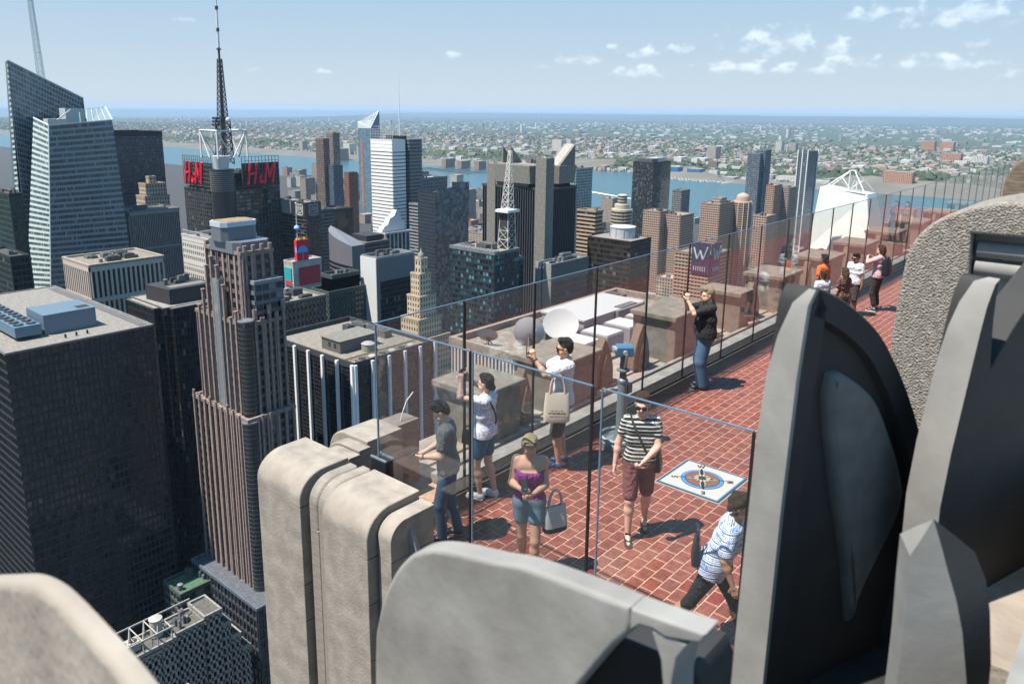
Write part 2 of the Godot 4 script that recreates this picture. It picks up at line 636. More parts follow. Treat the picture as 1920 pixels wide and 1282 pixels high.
func fence() -> void:
	var xs := [5.47, 6.95, 8.40, 9.96, 11.54, 13.02, 14.68, 16.28, 17.83, 19.34, 20.85, 22.43, 24.02]
	while xs[-1] < 46.0:
		xs.append(xs[-1] + 1.56)
	for i in xs.size() - 1:
		panel(Vector3(xs[i], 0, -6.63), Vector3(xs[i + 1], 0, -6.63), "tall clear glass panel in the long row along the far side of the tiled terrace", "glass panels of the long fence", 0.011)
	panel(Vector3(5.443, 0, -6.60), Vector3(5.443, 0, -5.10), "front glass panel at the corner beside the stone piers", "", 0.014)
	panel(Vector3(5.443, 0, -5.09), Vector3(5.443, 0, -3.61), "middle front glass panel before the woman in the purple top", "", 0.016)
	panel(Vector3(5.443, 0, -3.53), Vector3(5.443, 0, -2.13), "front glass panel before the man in the striped shirt", "", 0.014)
	var t := thing("corner_bracket", "black steel bracket holding the glass at the corner by the stone piers", "bracket", Vector3(5.46, 0.5, -6.55))
	var m := MB.new()
	m.box(Vector3(-0.06, 0, 0.13), Vector3(0.06, 0.5, -0.12))
	part(t, "body", m.mesh(), mats["gasket"])
	m = MB.new()
	m.col = Color(0.3, 0.31, 0.32)
	m.box(Vector3(-0.07, 0.5, 0.14), Vector3(-0.045, 0.52, -0.13))
	m.box(Vector3(0.045, 0.5, 0.14), Vector3(0.07, 0.52, -0.13))
	part(t, "clamp", m.mesh(), mats["metal"])

func viewer(at: Vector3) -> void:
	var t := thing("binocular_viewer", "grey coin-operated binocular viewer with blue head on a ring base", "binocular viewer", at)
	var g := Color(0.13, 0.16, 0.17)
	var m := MB.new()
	m.col = g
	m.lathe(Vector3.ZERO, [0.3, 0.0, 0.31, 0.02, 0.31, 0.1, 0.29, 0.125, 0.25, 0.13, 0.22, 0.09, 0.12, 0.09, 0.09, 0.2, 0.078, 0.32, 0.072, 1.02, 0.08, 1.03, 0.08, 1.07, 0.06, 1.09], 32)
	part(t, "pedestal", m.mesh(35), mats["satin"])
	m = MB.new()
	m.col = Color(0.3, 0.32, 0.33)
	for i in 24:
		var a := TAU * i / 24.0
		var b := TAU * (i + 1) / 24.0
		m.cyl(Vector3(cos(a) * 0.3, 0.17, sin(a) * 0.3), Vector3(cos(b) * 0.3, 0.17, sin(b) * 0.3), 0.02, 0.02, 8)
	for i in 3:
		var a := TAU * i / 3.0
		m.cyl(Vector3(cos(a) * 0.3, 0.1, sin(a) * 0.3), Vector3(cos(a) * 0.3, 0.17, sin(a) * 0.3), 0.014, 0.014, 8)
	part(t, "foot_ring", m.mesh(35), mats["satin"])
	m = MB.new()
	m.col = g * 0.9
	m.bar(Transform3D(Basis.IDENTITY, Vector3(0.09, 0.92, 0.02)), Vector3(0.12, 0.15, 0.12))
	m.col = Color(0.4, 0.4, 0.4)
	m.bar(Transform3D(Basis(Vector3(0, 0, 1), 0.5), Vector3(0.155, 0.95, 0.02)), Vector3(0.02, 0.1, 0.09))
	part(t, "coin_box", m.mesh(), mats["metal"])
	m = MB.new()
	m.col = Color(0.1, 0.11, 0.12)
	m.lathe(Vector3(0, 1.09, 0), [0.055, 0, 0.05, 0.1, 0.1, 0.12, 0.1, 0.14, 0.05, 0.16, 0.06, 0.2, 0.045, 0.3, 0.035, 0.38], 20)
	part(t, "neck", m.mesh(35), mats["satin"])
	m = MB.new()
	m.col = Color(0.25, 0.26, 0.27)
	for s in [-1.0, 1.0]:
		m.tube([Vector3(0.0, 1.24, 0.0), Vector3(0.05 * s, 1.3, -0.06 * s), Vector3(0.085 * s, 1.42, -0.1 * s), Vector3(0.09 * s, 1.5, -0.105 * s)], 0.022, 8)
	part(t, "yoke", m.mesh(35), mats["metal"])
	var head := Node3D.new()
	head.name = "head"
	head.transform = Transform3D(Basis(Vector3.UP, 0.75).scaled(Vector3(0.72, 0.78, 0.72)), Vector3(0, 1.53, 0))
	t.add_child(head)
	m = MB.new()
	m.col = Color(0.05, 0.13, 0.22)
	var p := pv([-0.13, -0.08, -0.1, -0.11, 0.1, -0.11, 0.13, -0.08, 0.13, 0.07, 0.09, 0.11, -0.09, 0.11, -0.13, 0.07])
	m.plate(p, Vector3(0, 0, 0.17), Vector3(1, 0, 0), Vector3(0, 1, 0), 0.34, 0.015)
	part(head, "housing", m.mesh(30), mats["satin"])
	m = MB.new()
	m.col = Color(0.45, 0.47, 0.48)
	m.plate(pv([-0.12, -0.02, 0.12, -0.02, 0.12, 0.02, -0.12, 0.02]), Vector3(0, 0.0, 0.182), Vector3(1, 0, 0), Vector3(0, 1, 0), 0.012)
	for s in [-1.0, 1.0]:
		m.cyl(Vector3(0.065 * s, 0.02, -0.17), Vector3(0.065 * s, 0.02, -0.24), 0.05, 0.055, 16)
		m.cyl(Vector3(0.06 * s, -0.07, 0.16), Vector3(0.06 * s, -0.07, 0.22), 0.035, 0.03, 14)
		m.cyl(Vector3(0.13 * s, -0.02, 0), Vector3(0.18 * s, -0.02, 0), 0.05, 0.04, 14)
	part(head, "lens_barrel", m.mesh(35), mats["metal"])

# ---- stone ---------------------------------------------------------------

func pier_side(front: float, back: float, top: float, low: float, rx: float, ry: float) -> PackedVector2Array:
	# the side outline of a pier whose outer upper edge is rounded; the outer face is at front
	var s := signf(back - front)
	var p := PackedVector2Array([Vector2(back, low), Vector2(back, top)])
	for i in 11:
		var a := PI / 2.0 * i / 10.0
		p.append(Vector2(front + s * rx * (1.0 - sin(a)), top - ry * (1.0 - cos(a))))
	p.append(Vector2(front, low))
	return p

func pier_stone(t: Node3D, front: float, back: float, top: float, rx: float, ry: float, z: float, depth: float, m_: String, courses: Array, r := 0.018) -> void:
	# the slab facing z, in courses; along x when its outline lies in x and y
	var hi := top
	for i in courses.size():
		var m := MB.new()
		if i == 0:
			m.plate(pier_side(front, back, top, courses[0], rx, ry), Vector3(0, 0, z), Vector3(1, 0, 0), Vector3(0, 1, 0), depth, r)
		else:
			m.plate(pv([front, courses[i], back, courses[i], back, hi - 0.007, front, hi - 0.007]), Vector3(0, 0, z), Vector3(1, 0, 0), Vector3(0, 1, 0), depth, 0.012)
		part(t, "stone", m.mesh(38), mats[m_])
		hi = courses[i]

func side_pier(t: Node3D, x0: float, x1: float, inner: float, outer: float, top: float, m_: String) -> void:
	var m := MB.new()
	m.plate(pier_side(outer, inner, top, -4.0, 0.35, 0.35), Vector3(x0, 0, 0), Vector3(0, 0, 1), Vector3(0, 1, 0), x1 - x0, 0.02)
	part(t, "stone", m.mesh(38), mats[m_])

func leaf_shape(w: float, h: float) -> PackedVector2Array:
	var p := PackedVector2Array()
	for i in 11:
		var a := float(i) / 10.0
		p.append(Vector2(w * (0.62 * sin(PI * 0.5 * (1.0 - a)) * (0.8 + 0.6 * a)), h * a))
	for i in range(9, -1, -1):
		var a := float(i) / 10.0
		p.append(Vector2(-w * (0.62 * sin(PI * 0.5 * (1.0 - a)) * (0.8 + 0.6 * a)), h * a))
	return p

func parapets() -> void:
	var t := thing("corner_pier", "large pale limestone corner pier of rounded fluted slabs in front of the glass", "stone pier", Vector3.ZERO)
	var cs := [0.545, -0.45, -0.93, -2.1, -3.6, -6.0]
	pier_stone(t, 4.59, 5.3, 0.93, 0.36, 0.3, -6.975, 0.875, "stone", cs)
	pier_stone(t, 4.55, 5.3, 0.93, 0.34, 0.3, -5.735, 0.765, "stone", [0.42, -0.12, -0.8, -1.6, -3.2, -6.0])
	pier_stone(t, 4.68, 5.3, 0.845, 0.22, 0.2, -5.51, 0.2, "stone", [0.42, -0.5, -2.0, -6.0], 0.01)
	for k in 3:
		var zz: float = [-6.765, -6.52, -6.62][k]
		pier_stone(t, [4.68, 4.63, 4.7][k], 5.28, [0.885, 0.925, 0.86][k], 0.3, 0.28, zz, [0.155, 0.16, 0.1][k], "grooved", [0.3, -0.7, -1.6, -6.0], [0.05, 0.05, 0.02][k])
	var m := MB.new()
	m.box(Vector3(4.82, -6, -5.55), Vector3(5.25, 0.78, -7.8))
	part(t, "core", m.mesh(), mats["stone"])
	t = thing("parapet_pier", "pale stone pier just outside the glass corner, behind the corner pier", "stone pier", Vector3.ZERO)
	side_pier(t, 5.73, 6.31, -7.15, -7.95, 0.93, "stone")
	side_pier(t, 5.56, 5.74, -7.1, -7.8, 0.88, "grooved")
	side_pier(t, 5.36, 5.53, -7.05, -7.75, 0.86, "grooved")
	side_pier(t, 6.32, 6.75, -7.3, -7.9, 0.9, "pier_stone")
	t = thing("wire", "thin white curved wire rising from the stone beside the glass corner", "wire", Vector3(6.5, 0.9, -7.4))
	m = MB.new()
	m.col = Color(0.6, 0.6, 0.58)
	m.tube([Vector3.ZERO, Vector3(0.05, 0.12, 0), Vector3(0.14, 0.25, -0.02), Vector3(0.28, 0.33, -0.04)], 0.008, 5)
	part(t, "strand", m.mesh(60), mats["plain"])
	t = thing("stone_leaf", "small pale carved leaf tip beside the corner pier, almost hidden by the near stone", "stone ornament", Vector3(4.93, 0.07, -5.5))
	m = MB.new()
	m.plate(leaf_shape(0.22, 0.62), Vector3.ZERO, Vector3(0.3, 0, 0.954), Vector3(0, 1, 0), 0.07, 0.01)
	part(t, "blade", m.mesh(38), mats["cast"])
	t = thing("parapet_block", "short pale stone block at the foot of the front glass", "stone block", Vector3(5.0, -0.3, -3.45))
	m = MB.new()
	m.plate(pv([-0.42, 0, 0.38, 0, 0.38, 1.04, 0.32, 1.09, -0.36, 1.09, -0.42, 1.04]), Vector3(0, 0, 0.22), Vector3(1, 0, 0), Vector3(0, 1, 0), 0.43, 0.04)
	part(t, "stone", m.mesh(38), mats["stone"])
	# the long parapet outside the fence
	m = MB.new()
	m.box(Vector3(6.8, -3, -7.5), Vector3(48, 0.02, -8.2))
	m.box(Vector3(5.5, -0.9, -7.12), Vector3(48, -0.02, -7.5))
	var wall := thing("parapet_wall", "low stone parapet wall and sill outside the long glass fence", "parapet", Vector3.ZERO)
	part(wall, "wall", m.mesh(), mats["stone"])
	m = MB.new()
	m.box(Vector3(6.8, -0.019, -6.72), Vector3(48, 0.13, -7.13))
	part(wall, "sill", m.mesh(), mats["cast"])
	m = MB.new()
	m.col = Color(0.03, 0.03, 0.03)
	m.box(Vector3(6.8, 0.131, -6.98), Vector3(48, 0.16, -7.01))
	part(wall, "cable", m.mesh(), mats["satin"])
	var ps := [[7.9, 8.84, 0.96], [9.75, 10.98, 0.95], [13.65, 15.25, 1.0], [16.7, 17.35, 0.97], [19.2, 20.5, 0.97], [22.6, 23.9, 0.97], [26.0, 27.3, 0.97], [29.4, 30.7, 0.97], [33.2, 34.5, 0.97], [37.5, 38.8, 0.97], [42, 43.3, 0.97]]
	var names := ["behind the patterned-top woman", "behind the white-tee man", "broad, left of the black-tee man", "narrow, right of the black-tee man", "left of the group", "behind the group", "beyond the backpack woman", "second beyond the backpack woman", "third beyond the backpack woman", "last but one at the far end", "last at the far end"]
	for i in ps.size():
		var p: Array = ps[i]
		t = thing("parapet_pier", "tan stone pier outside the long glass, %s" % names[i], "stone pier", Vector3(p[0], 0, -7.17))
		var w: float = p[1] - p[0]
		var c := MB.new()
		var body := pv([0.06, -0.2, 0.06, 0.66, 0.03, 0.78, 0.0, p[2] - 0.1, w, p[2] - 0.1, w - 0.03, 0.78, w - 0.06, 0.66, w - 0.06, -0.2])
		if i == 2:
			body = pv([0.05, -0.2, 0.05, p[2] - 0.16, 0.0, p[2] - 0.1, w, p[2] - 0.1, w - 0.05, p[2] - 0.16, w - 0.05, -0.2])
		c.plate(body, Vector3.ZERO, Vector3(1, 0, 0), Vector3(0, 1, 0), 1.0, 0.03)
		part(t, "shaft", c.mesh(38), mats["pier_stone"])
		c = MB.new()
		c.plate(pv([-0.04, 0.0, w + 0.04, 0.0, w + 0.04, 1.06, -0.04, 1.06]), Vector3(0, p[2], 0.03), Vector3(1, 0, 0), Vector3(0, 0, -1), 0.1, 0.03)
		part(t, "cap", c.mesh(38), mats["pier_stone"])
		if i > 0:
			var x0: float = ps[i - 1][1]
			var x1: float = p[0]
			var n := 2 if x1 - x0 > 1.9 else 1
			for k in n:
				var lw := (x1 - x0) / n * 0.42
				var lf := thing("stone_leaf", "brown stone leaf, %s of the pier %s" % ["first left" if k == n - 1 else "second left", names[i]], "stone ornament", Vector3(x0 + (x1 - x0) * (k + 0.5) / n, -0.1, -7.5))
				c = MB.new()
				c.plate(leaf_shape(lw, 1.02), Vector3.ZERO, Vector3(1, 0, 0), Vector3(0, 1, 0), 0.16, 0.02)
				part(lf, "blade", c.mesh(38), mats["brown_stone"])
				c = MB.new()
				c.plate(leaf_shape(lw * 0.55, 0.7), Vector3(0, 0.04, 0.05), Vector3(1, 0, 0), Vector3(0, 1, 0), 0.06, 0.03)
				part(lf, "inner_lobe", c.mesh(38), mats["brown_stone"])

func foreground() -> void:
	var t := thing("near_pier", "smooth pale grey rounded stone close in front, bottom centre, out of focus", "stone pier", Vector3.ZERO)
	var zx := [Vector3(0, 0, 1), Vector3(0, 1, 0)]
	var m := MB.new()
	var face := pv([-1.516, 2.98, -1.495, 3.493, -1.480, 3.595, -1.454, 3.682, -1.403, 3.785, -1.349, 3.855, -1.298, 3.895, -1.240, 3.923, -1.166, 3.945, -1.097, 3.960, -1.047, 3.971, -0.999, 3.985, -0.938, 3.998, -0.796, 4.014, -0.69, 4.022, -0.69, 3.966, -0.738, 3.892, -0.800, 3.783, -0.854, 3.687, -0.93, 3.55, -0.98, 2.98])
	m.plate(smooth(face), Vector3(1.2, 0, 0), zx[0], zx[1], 0.055, 0.012)
	part(t, "face_slab", m.mesh(40), mats["cast"])
	m = MB.new()
	m.plate(pv([-0.688, 4.0225, -0.688, 3.972, -0.665, 3.995, -0.64, 4.0, -0.61, 3.995, -0.575, 4.006, -0.535, 4.02, -0.529, 4.043, -0.6, 4.033]), Vector3(1.198, 0, 0), zx[0], zx[1], 0.055, 0.006)
	m.plate(pv([-0.642, 3.995, -0.618, 3.94, -0.608, 3.87, -0.6, 3.72, -0.588, 3.72, -0.594, 3.88, -0.585, 3.96, -0.565, 4.0]), Vector3(1.202, 0, 0), zx[0], zx[1], 0.1, 0.004)
	part(t, "flute_ridge", m.mesh(40), mats["cast"])
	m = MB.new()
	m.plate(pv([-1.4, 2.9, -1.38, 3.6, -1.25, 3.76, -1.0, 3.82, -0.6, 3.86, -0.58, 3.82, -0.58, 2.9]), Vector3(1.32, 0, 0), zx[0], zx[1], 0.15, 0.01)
	part(t, "back_slab", m.mesh(40), mats["cast_shaded"])  # dark behind the flutes: their shade is painted on this slab
	t = thing("near_coping", "very near tan stone coping, blurred, in the bottom left corner", "stone coping", Vector3.ZERO)
	m = MB.new()
	m.plate(smooth(pv([-2.056, 3.4, -2.056, 3.889, -1.511, 4.135, -1.366, 4.198, -1.272, 4.225, -1.203, 4.233, -1.102, 4.232, -1.030, 4.228, -0.963, 4.222, -0.832, 4.204, -0.8, 3.4])), Vector3(0.35, 0, 0), zx[0], zx[1], 0.03, 0.02)
	part(t, "stone", m.mesh(40), mats["stone"])
	# the big carved leaves at the right
	var n := Vector3(-0.3, 0, 0.954)
	var u := Vector3(0.954, 0, 0.3)
	var up := Vector3.UP
	t = thing("stone_leaf", "tall carved stone leaf with shade-coloured hollowed face and pale edge, largest in front at right", "stone ornament", Vector3(2.275, 3.773, -0.782))
	var outer := pv([0.002,-1.7,0.001,-0.899,-0.004,-0.631,0.000,0.000,0.006,0.201,0.012,0.415,0.022,0.540,0.032,0.651,0.062,0.697,0.082,0.697,0.192,0.650,0.307,0.584,0.419,0.502,0.517,0.397,0.611,0.279,0.703,0.141,0.765,0.028,0.817,-0.064,0.865,-0.194,0.893,-0.358,0.834,-0.568,0.794,-0.789,0.829,-1.0,0.9,-1.7])
	m = MB.new()
	# a rim round a sunken bowl
	var lip := smooth(outer)
	lip.reverse()
	var rows := []
	for s in [[0.0, -0.008], [0.006, 0.0], [0.085, 0.0], [0.095, -0.03]]:
		rows.append(m.inset(lip, s[0], n * (s[1] - 0.0), u, up))
	m.rings(rows)
	m.lid(lip, rows[-1])
	var back := m.inset(lip, 0.006, n * -0.115, u, up)
	m.rings([back, rows[0]])
	m.lid(lip, back, true)
	part(t, "blade", m.mesh(40), mats["cast_shaded"])  # the near-black face is painted shade, not darker stone
	m = MB.new()
	var edge := [Vector2(0.002,-1.6),Vector2(0.001,-0.899),Vector2(-0.004,-0.631),Vector2(0.0,0.0),Vector2(0.006,0.201),Vector2(0.012,0.415),Vector2(0.022,0.540),Vector2(0.032,0.651),Vector2(0.062,0.697)]
	var thick := [0.13, 0.13, 0.125, 0.117, 0.117, 0.105, 0.085, 0.05, 0.02]
	var e0 := []
	var e1 := []
	var e2 := []
	for i in edge.size():
		var q: Vector2 = edge[i]
		e0.append(u * (q.x - 0.012) + up * q.y + n * 0.002)
		e1.append(u * (q.x - 0.012) + up * q.y - n * (thick[i] + 0.002))
		e2.append(u * (q.x + 0.004) + up * q.y + n * 0.002)
	m.rings([e1, e0, e2], false)
	part(t, "pale_edge", m.mesh(40), mats["cast"])
	m = MB.new()
	var lobe := smooth(pv([0.448,-0.591,0.370,-0.304,0.271,-0.030,0.200,0.196,0.169,0.335,0.181,0.408,0.226,0.409,0.283,0.381,0.365,0.331,0.442,0.268,0.519,0.165,0.608,0.025,0.672,-0.106,0.676,-0.156,0.660,-0.222,0.599,-0.322,0.510,-0.451]), 4)
	lobe.reverse()
	rows = []
	for s in [[0.0, -0.1], [0.0, -0.03], [0.004, -0.012], [0.012, 0.0], [0.03, 0.008]]:
		rows.append(m.inset(lobe, s[0], n * s[1], u, up))
	m.rings(rows)
	m.lid(lobe, rows[-1])
	part(t, "inner_lobe", m.mesh(50), mats["cast_half_shaded"])  # lobe toned between lit and shaded stone by colour
	t = thing("stone_leaf", "shade-coloured carved stone leaf with pale curved edge at the right margin, before the rough pier", "stone ornament", Vector3(2.753, 4.207, -0.404))
	m = MB.new()
	m.plate(smooth(pv([-0.046,-0.812,-0.065,-0.471,-0.047,-0.284,0.000,0.000,0.018,0.106,0.035,0.189,0.065,0.259,0.090,0.272,0.090,0.208,0.096,0.120,0.122,-0.028,0.169,0.029,0.272,0.132,0.476,0.275,1.072,-1.153,0.536,-1.085])), Vector3.ZERO, u, up, 0.11, 0.006)
	part(t, "blade", m.mesh(40), mats["cast_shaded"])  # shade of this leaf is painted into the blade
	m = MB.new()
	edge = [Vector2(-0.05,-0.7),Vector2(-0.065,-0.471),Vector2(-0.047,-0.284),Vector2(0,0),Vector2(0.018,0.106),Vector2(0.035,0.189),Vector2(0.065,0.259),Vector2(0.09,0.275)]
	thick = [0.1, 0.1, 0.1, 0.095, 0.085, 0.07, 0.05, 0.02]
	e0 = []
	e1 = []
	for i in edge.size():
		var q: Vector2 = edge[i]
		e0.append(u * (q.x - 0.005) + up * q.y + n * 0.003)
		e1.append(u * (q.x - 0.005) + up * q.y - n * (thick[i] + 0.012))
	m.rings([e1, e0], false)
	part(t, "pale_edge", m.mesh(40), mats["cast"])
	t = thing("stone_leaf", "small worn stone leaf with chipped point, low at right between the larger leaves", "stone ornament", Vector3(2.019, 3.687, -0.292))
	n = Vector3(-0.9, 0, 0.436)
	u = Vector3(0.436, 0, 0.9)
	var lf := [Vector2(-0.067, -0.6), Vector2(-0.066, -0.144), Vector2(-0.065, -0.044), Vector2(-0.071, 0.114), Vector2(-0.077, 0.224), Vector2(-0.056, 0.276), Vector2(-0.038, 0.327)]
	var rt := [Vector2(0.129, -0.6), Vector2(0.092, -0.107), Vector2(0.064, 0.036), Vector2(0.040, 0.121), Vector2(0.010, 0.202), Vector2(-0.010, 0.26), Vector2(-0.036, 0.329)]
	var fr := [0.07, 0.085, 0.095, 0.1, 0.09, 0.05, 0.002]
	var a0 := []
	var a1 := []
	var a2 := []
	var a3 := []
	for i in 7:
		a0.append(u * lf[i].x + up * lf[i].y - n * 0.12 * (fr[i] / 0.1))
		a1.append(u * lf[i].x + up * lf[i].y)
		a2.append(u * rt[i].x + up * rt[i].y)
		a3.append(u * (rt[i].x + fr[i]) + up * rt[i].y - n * fr[i] * 1.2)
	m = MB.new()
	m.rings([a1, a0], false)
	m.rings([a2, a1], false)
	part(t, "blade", m.mesh(25), mats["cast"])
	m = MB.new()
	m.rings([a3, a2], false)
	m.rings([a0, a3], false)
	part(t, "shaded_side", m.mesh(25), mats["cast_shaded"])  # the shade on this side is put into its dark colour
	# rough piers of the upper parapet
	t = thing("rough_pier", "large rounded pier of coarse pitted stone with smooth moulded panel, at right", "stone pier", Vector3.ZERO)
	m = MB.new()
	m.plate(smooth(pv([-1.035, 2.4, -1.05, 2.91, -1.066, 3.363, -1.081, 3.741, -1.077, 3.896, -1.070, 4.035, -1.062, 4.171, -1.045, 4.276, -1.010, 4.353, -0.949, 4.426, -0.862, 4.488, -0.770, 4.526, -0.680, 4.553, -0.568, 4.565, 0.1, 4.572, 0.1, 4.40, -0.766, 4.385, -0.749, 4.132, -0.735, 4.002, -0.731, 3.635, -0.705, 3.022, -0.7, 2.4])), Vector3(4.6, 0, 0), Vector3(0, 0, 1), up, 0.6, 0.02)
	part(t, "face_slab", m.mesh(40), mats["granular"])
	m = MB.new()
	m.box(Vector3(4.7, 2.4, -0.76), Vector3(5.15, 4.41, 0.09))
	part(t, "smooth_panel", m.mesh(), mats["cast"])
	for k in 2:
		m = MB.new()
		var y: float = [4.3, 4.2][k]
		m.cyl(Vector3(4.69, y, -0.74), Vector3(4.69, y, 0.09), 0.045, 0.045, 16)
		part(t, "moulding", m.mesh(40), mats["cast"])
	t = thing("rough_pier", "brown ribbed stone pier at the right margin beyond the large rough pier", "stone pier", Vector3.ZERO)
	m = MB.new()
	m.plate(smooth(pv([-1.27, 3.3, -1.276, 3.938, -1.286, 4.148, -1.288, 4.330, -1.259, 4.451, -1.206, 4.541, -1.147, 4.589, -1.004, 4.625, 0.1, 4.641, 0.1, 3.3])), Vector3(9, 0, 0), Vector3(0, 0, 1), up, 0.8, 0.02)
	part(t, "face_slab", m.mesh(40), mats["brown_stone"])
	t = thing("inner_ledge", "weathered tan stone ledge behind the leaves, lower right corner", "stone ledge", Vector3.ZERO)
	m = MB.new()
	m.box(Vector3(2.62, 3.0, -0.36), Vector3(4.58, 3.3, -0.13))
	part(t, "stone", m.mesh(), mats["stone"])
	m = MB.new()
	m.box(Vector3(0.9, 3.33, -0.12), Vector3(4.58, 3.74, 0.02))
	part(t, "coping", m.mesh(), mats["cast"])
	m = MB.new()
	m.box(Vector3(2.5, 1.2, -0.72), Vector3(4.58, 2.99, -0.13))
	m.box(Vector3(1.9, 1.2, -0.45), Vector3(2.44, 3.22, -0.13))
	part(t, "base", m.mesh(), mats["cast_shaded"])  # fills the gap below the leaves in the shade-coloured stone

# ---- buildings ----------------------------------------------------------

func skin(pn: MB, gr: MB, a: Vector3, b: Vector3, c: Vector3, d: Vector3, s: Dictionary, fine := true) -> void:
	# glass and frame of one face: a, b its foot from left to right seen from outside, c, d its head
	var n := (b - a).cross(d - a).normalized()
	var nb := maxi(1, int(round((a.distance_to(b) + c.distance_to(d)) * 0.5 / s.bay)))
	var nf := maxi(1, int(round(a.distance_to(d) / s.flr)))
	var pts := func(u: float, v: float) -> Vector3:
		return a.lerp(b, u).lerp(d.lerp(c, u), v)
	var t: float = s.tilt
	var cells := nb if fine else 1
	for j in nf:
		for i in cells:
			var u0 := float(i) / cells
			var u1 := float(i + 1) / cells
			var v0 := float(j) / nf
			var v1 := float(j + 1) / nf
			var k := rng.randf()
			pn.col = s.g0.lerp(s.g1, k * k)
			if rng.randf() < s.blind:
				pn.col = s.bc.lerp(s.g1, rng.randf() * 0.6)
			var o := n * 0.04
			var e := n * rng.randf_range(-t, t)
			var f := n * rng.randf_range(-t, t)
			pn.quad(pts.call(u0, v0) + o - e - f, pts.call(u1, v0) + o + e - f, pts.call(u1, v1) + o + e + f, pts.call(u0, v1) + o - e + f)
	if s.sh > 0.0:
		gr.col = s.span
		var h: float = s.sh / s.flr
		for j in nf + 1:
			var v0 := clampf((j - h * 0.5) / nf, 0.0, 1.0)
			var v1 := clampf((j + h * 0.5) / nf, 0.0, 1.0)
			gr.slab(pts.call(0.0, v0), pts.call(1.0, v0), pts.call(1.0, v1), pts.call(0.0, v1), n * s.sd)
	for w in s.bands:
		gr.col = s.pier
		var hh := a.distance_to(d)
		var v1: float = clampf(1.0 - w[0] / hh, 0.0, 1.0)
		var v0: float = clampf(1.0 - w[1] / hh, 0.0, 1.0)
		gr.slab(pts.call(0.0, v0), pts.call(1.0, v0), pts.call(1.0, v1), pts.call(0.0, v1), n * (s.pd + 0.05))
	if s.pw > 0.0:
		gr.col = s.pier
		var w: float = s.pw / s.bay / nb * 0.5
		for i in nb + 1:
			var u0 := clampf(float(i) / nb - w, 0.0, 1.0)
			var u1 := clampf(float(i) / nb + w, 0.0, 1.0)
			gr.slab(pts.call(u0, 0.0), pts.call(u1, 0.0), pts.call(u1, 1.0), pts.call(u0, 1.0), n * s.pd)

func style(d: Dictionary) -> Dictionary:
	var s := {"bay": 3.0, "flr": 3.8, "pw": 0.5, "pd": 0.35, "sh": 1.3, "sd": 0.25, "pier": Color(0.1, 0.1, 0.1), "g0": Color(0.006, 0.008, 0.012), "g1": Color(0.03, 0.035, 0.045), "bc": Color(0.16, 0.17, 0.17), "gm": "panes", "wm": "plain", "tilt": 0.02, "blind": 0.05, "roof": Color(0.17, 0.165, 0.155), "bands": [], "rim": 1.3}
	s.merge(d, true)
	if not s.has("span"):
		s.span = s.pier
	if not s.has("wall"):
		s.wall = s.pier
	return s

func block(root: Node3D, lo: Vector3, size: Vector3, s: Dictionary) -> void:
	# lo: the near left foot (least x, greatest z); size: along x, up, away from us
	var w := size.x
	var h := size.y
	var d := size.z
	var core := MB.new()
	core.col = s.wall
	core.box(lo, lo + Vector3(w, h, -d))
	var p := [lo + Vector3(0, 0, -d), lo, lo + Vector3(w, 0, 0), lo + Vector3(w, 0, -d)]
	var pn := MB.new()
	var gr := MB.new()
	var up := Vector3(0, h, 0)
	for i in 4:
		var a: Vector3 = p[i]
		var b: Vector3 = p[(i + 1) % 4]
		skin(pn, gr, a, b, b + up, a + up, s, i < 2)
	part(root, "wall", core.mesh(), mats[s.wm])
	part(root, "window", pn.mesh(), mats[s.gm], true)
	if gr.v.size():
		part(root, "mullion", gr.mesh(), mats[s.wm], true)
	var r := MB.new()
	r.col = s.roof * 1.3
	var t := lo.y + h
	r.box(Vector3(lo.x, t + 0.01, lo.z), Vector3(lo.x + w, t + 0.12, lo.z - d))
	part(root, "roof", r.mesh(), mats["rough"])
	if s.rim > 0.0:
		var q := MB.new()
		q.col = s.get("rimc", s.pier)
		var e: float = s.pd + 0.1
		var k := 0.45
		q.box(Vector3(lo.x - e, t - 0.3, lo.z + e), Vector3(lo.x + w + e, t + s.rim, lo.z - k))
		q.box(Vector3(lo.x - e, t - 0.3, lo.z - d - e), Vector3(lo.x + w + e, t + s.rim, lo.z - d + k))
		q.box(Vector3(lo.x - e, t - 0.3, lo.z - k - 0.005), Vector3(lo.x + k, t + s.rim - 0.01, lo.z - d + k + 0.005))
		q.box(Vector3(lo.x + w - k, t - 0.3, lo.z - k - 0.005), Vector3(lo.x + w + e, t + s.rim - 0.01, lo.z - d + k + 0.005))
		part(root, "parapet", q.mesh(), mats["rough"])

func clutter(root: Node3D, lo: Vector3, w: float, d: float, n: int, seed_: int) -> void:
	var r := RandomNumberGenerator.new()
	r.seed = seed_
	for i in n:
		var m := MB.new()
		var g := r.randf_range(0.05, 0.24)
		m.col = Color(g * r.randf_range(0.9, 1.05), g, g * r.randf_range(0.95, 1.12))
		var s := Vector3(r.randf_range(0.08, 0.3) * w, r.randf_range(1.2, 4.0), r.randf_range(0.08, 0.3) * d)
		var at := lo + Vector3(r.randf_range(0.06, 0.92) * (w - s.x), 0.1, -r.randf_range(0.06, 0.92) * (d - s.z))
		if i % 4 == 3:
			m.cyl(at, at + Vector3(0, s.y, 0), 1.1, 1.1, 12)
			m.col = m.col * 1.3
			m.cyl(at + Vector3(0, s.y, 0), at + Vector3(0, s.y + 0.5, 0), 1.15, 0.2, 12)
		else:
			m.box(at, at + Vector3(s.x, s.y, -s.z))
			m.col = m.col * 0.6
			m.box(at + Vector3(s.x * 0.2, s.y, -s.z * 0.2), at + Vector3(s.x * 0.8, s.y + 0.25, -s.z * 0.8))
		part(root, "roof_unit", m.mesh(), mats["rough"])

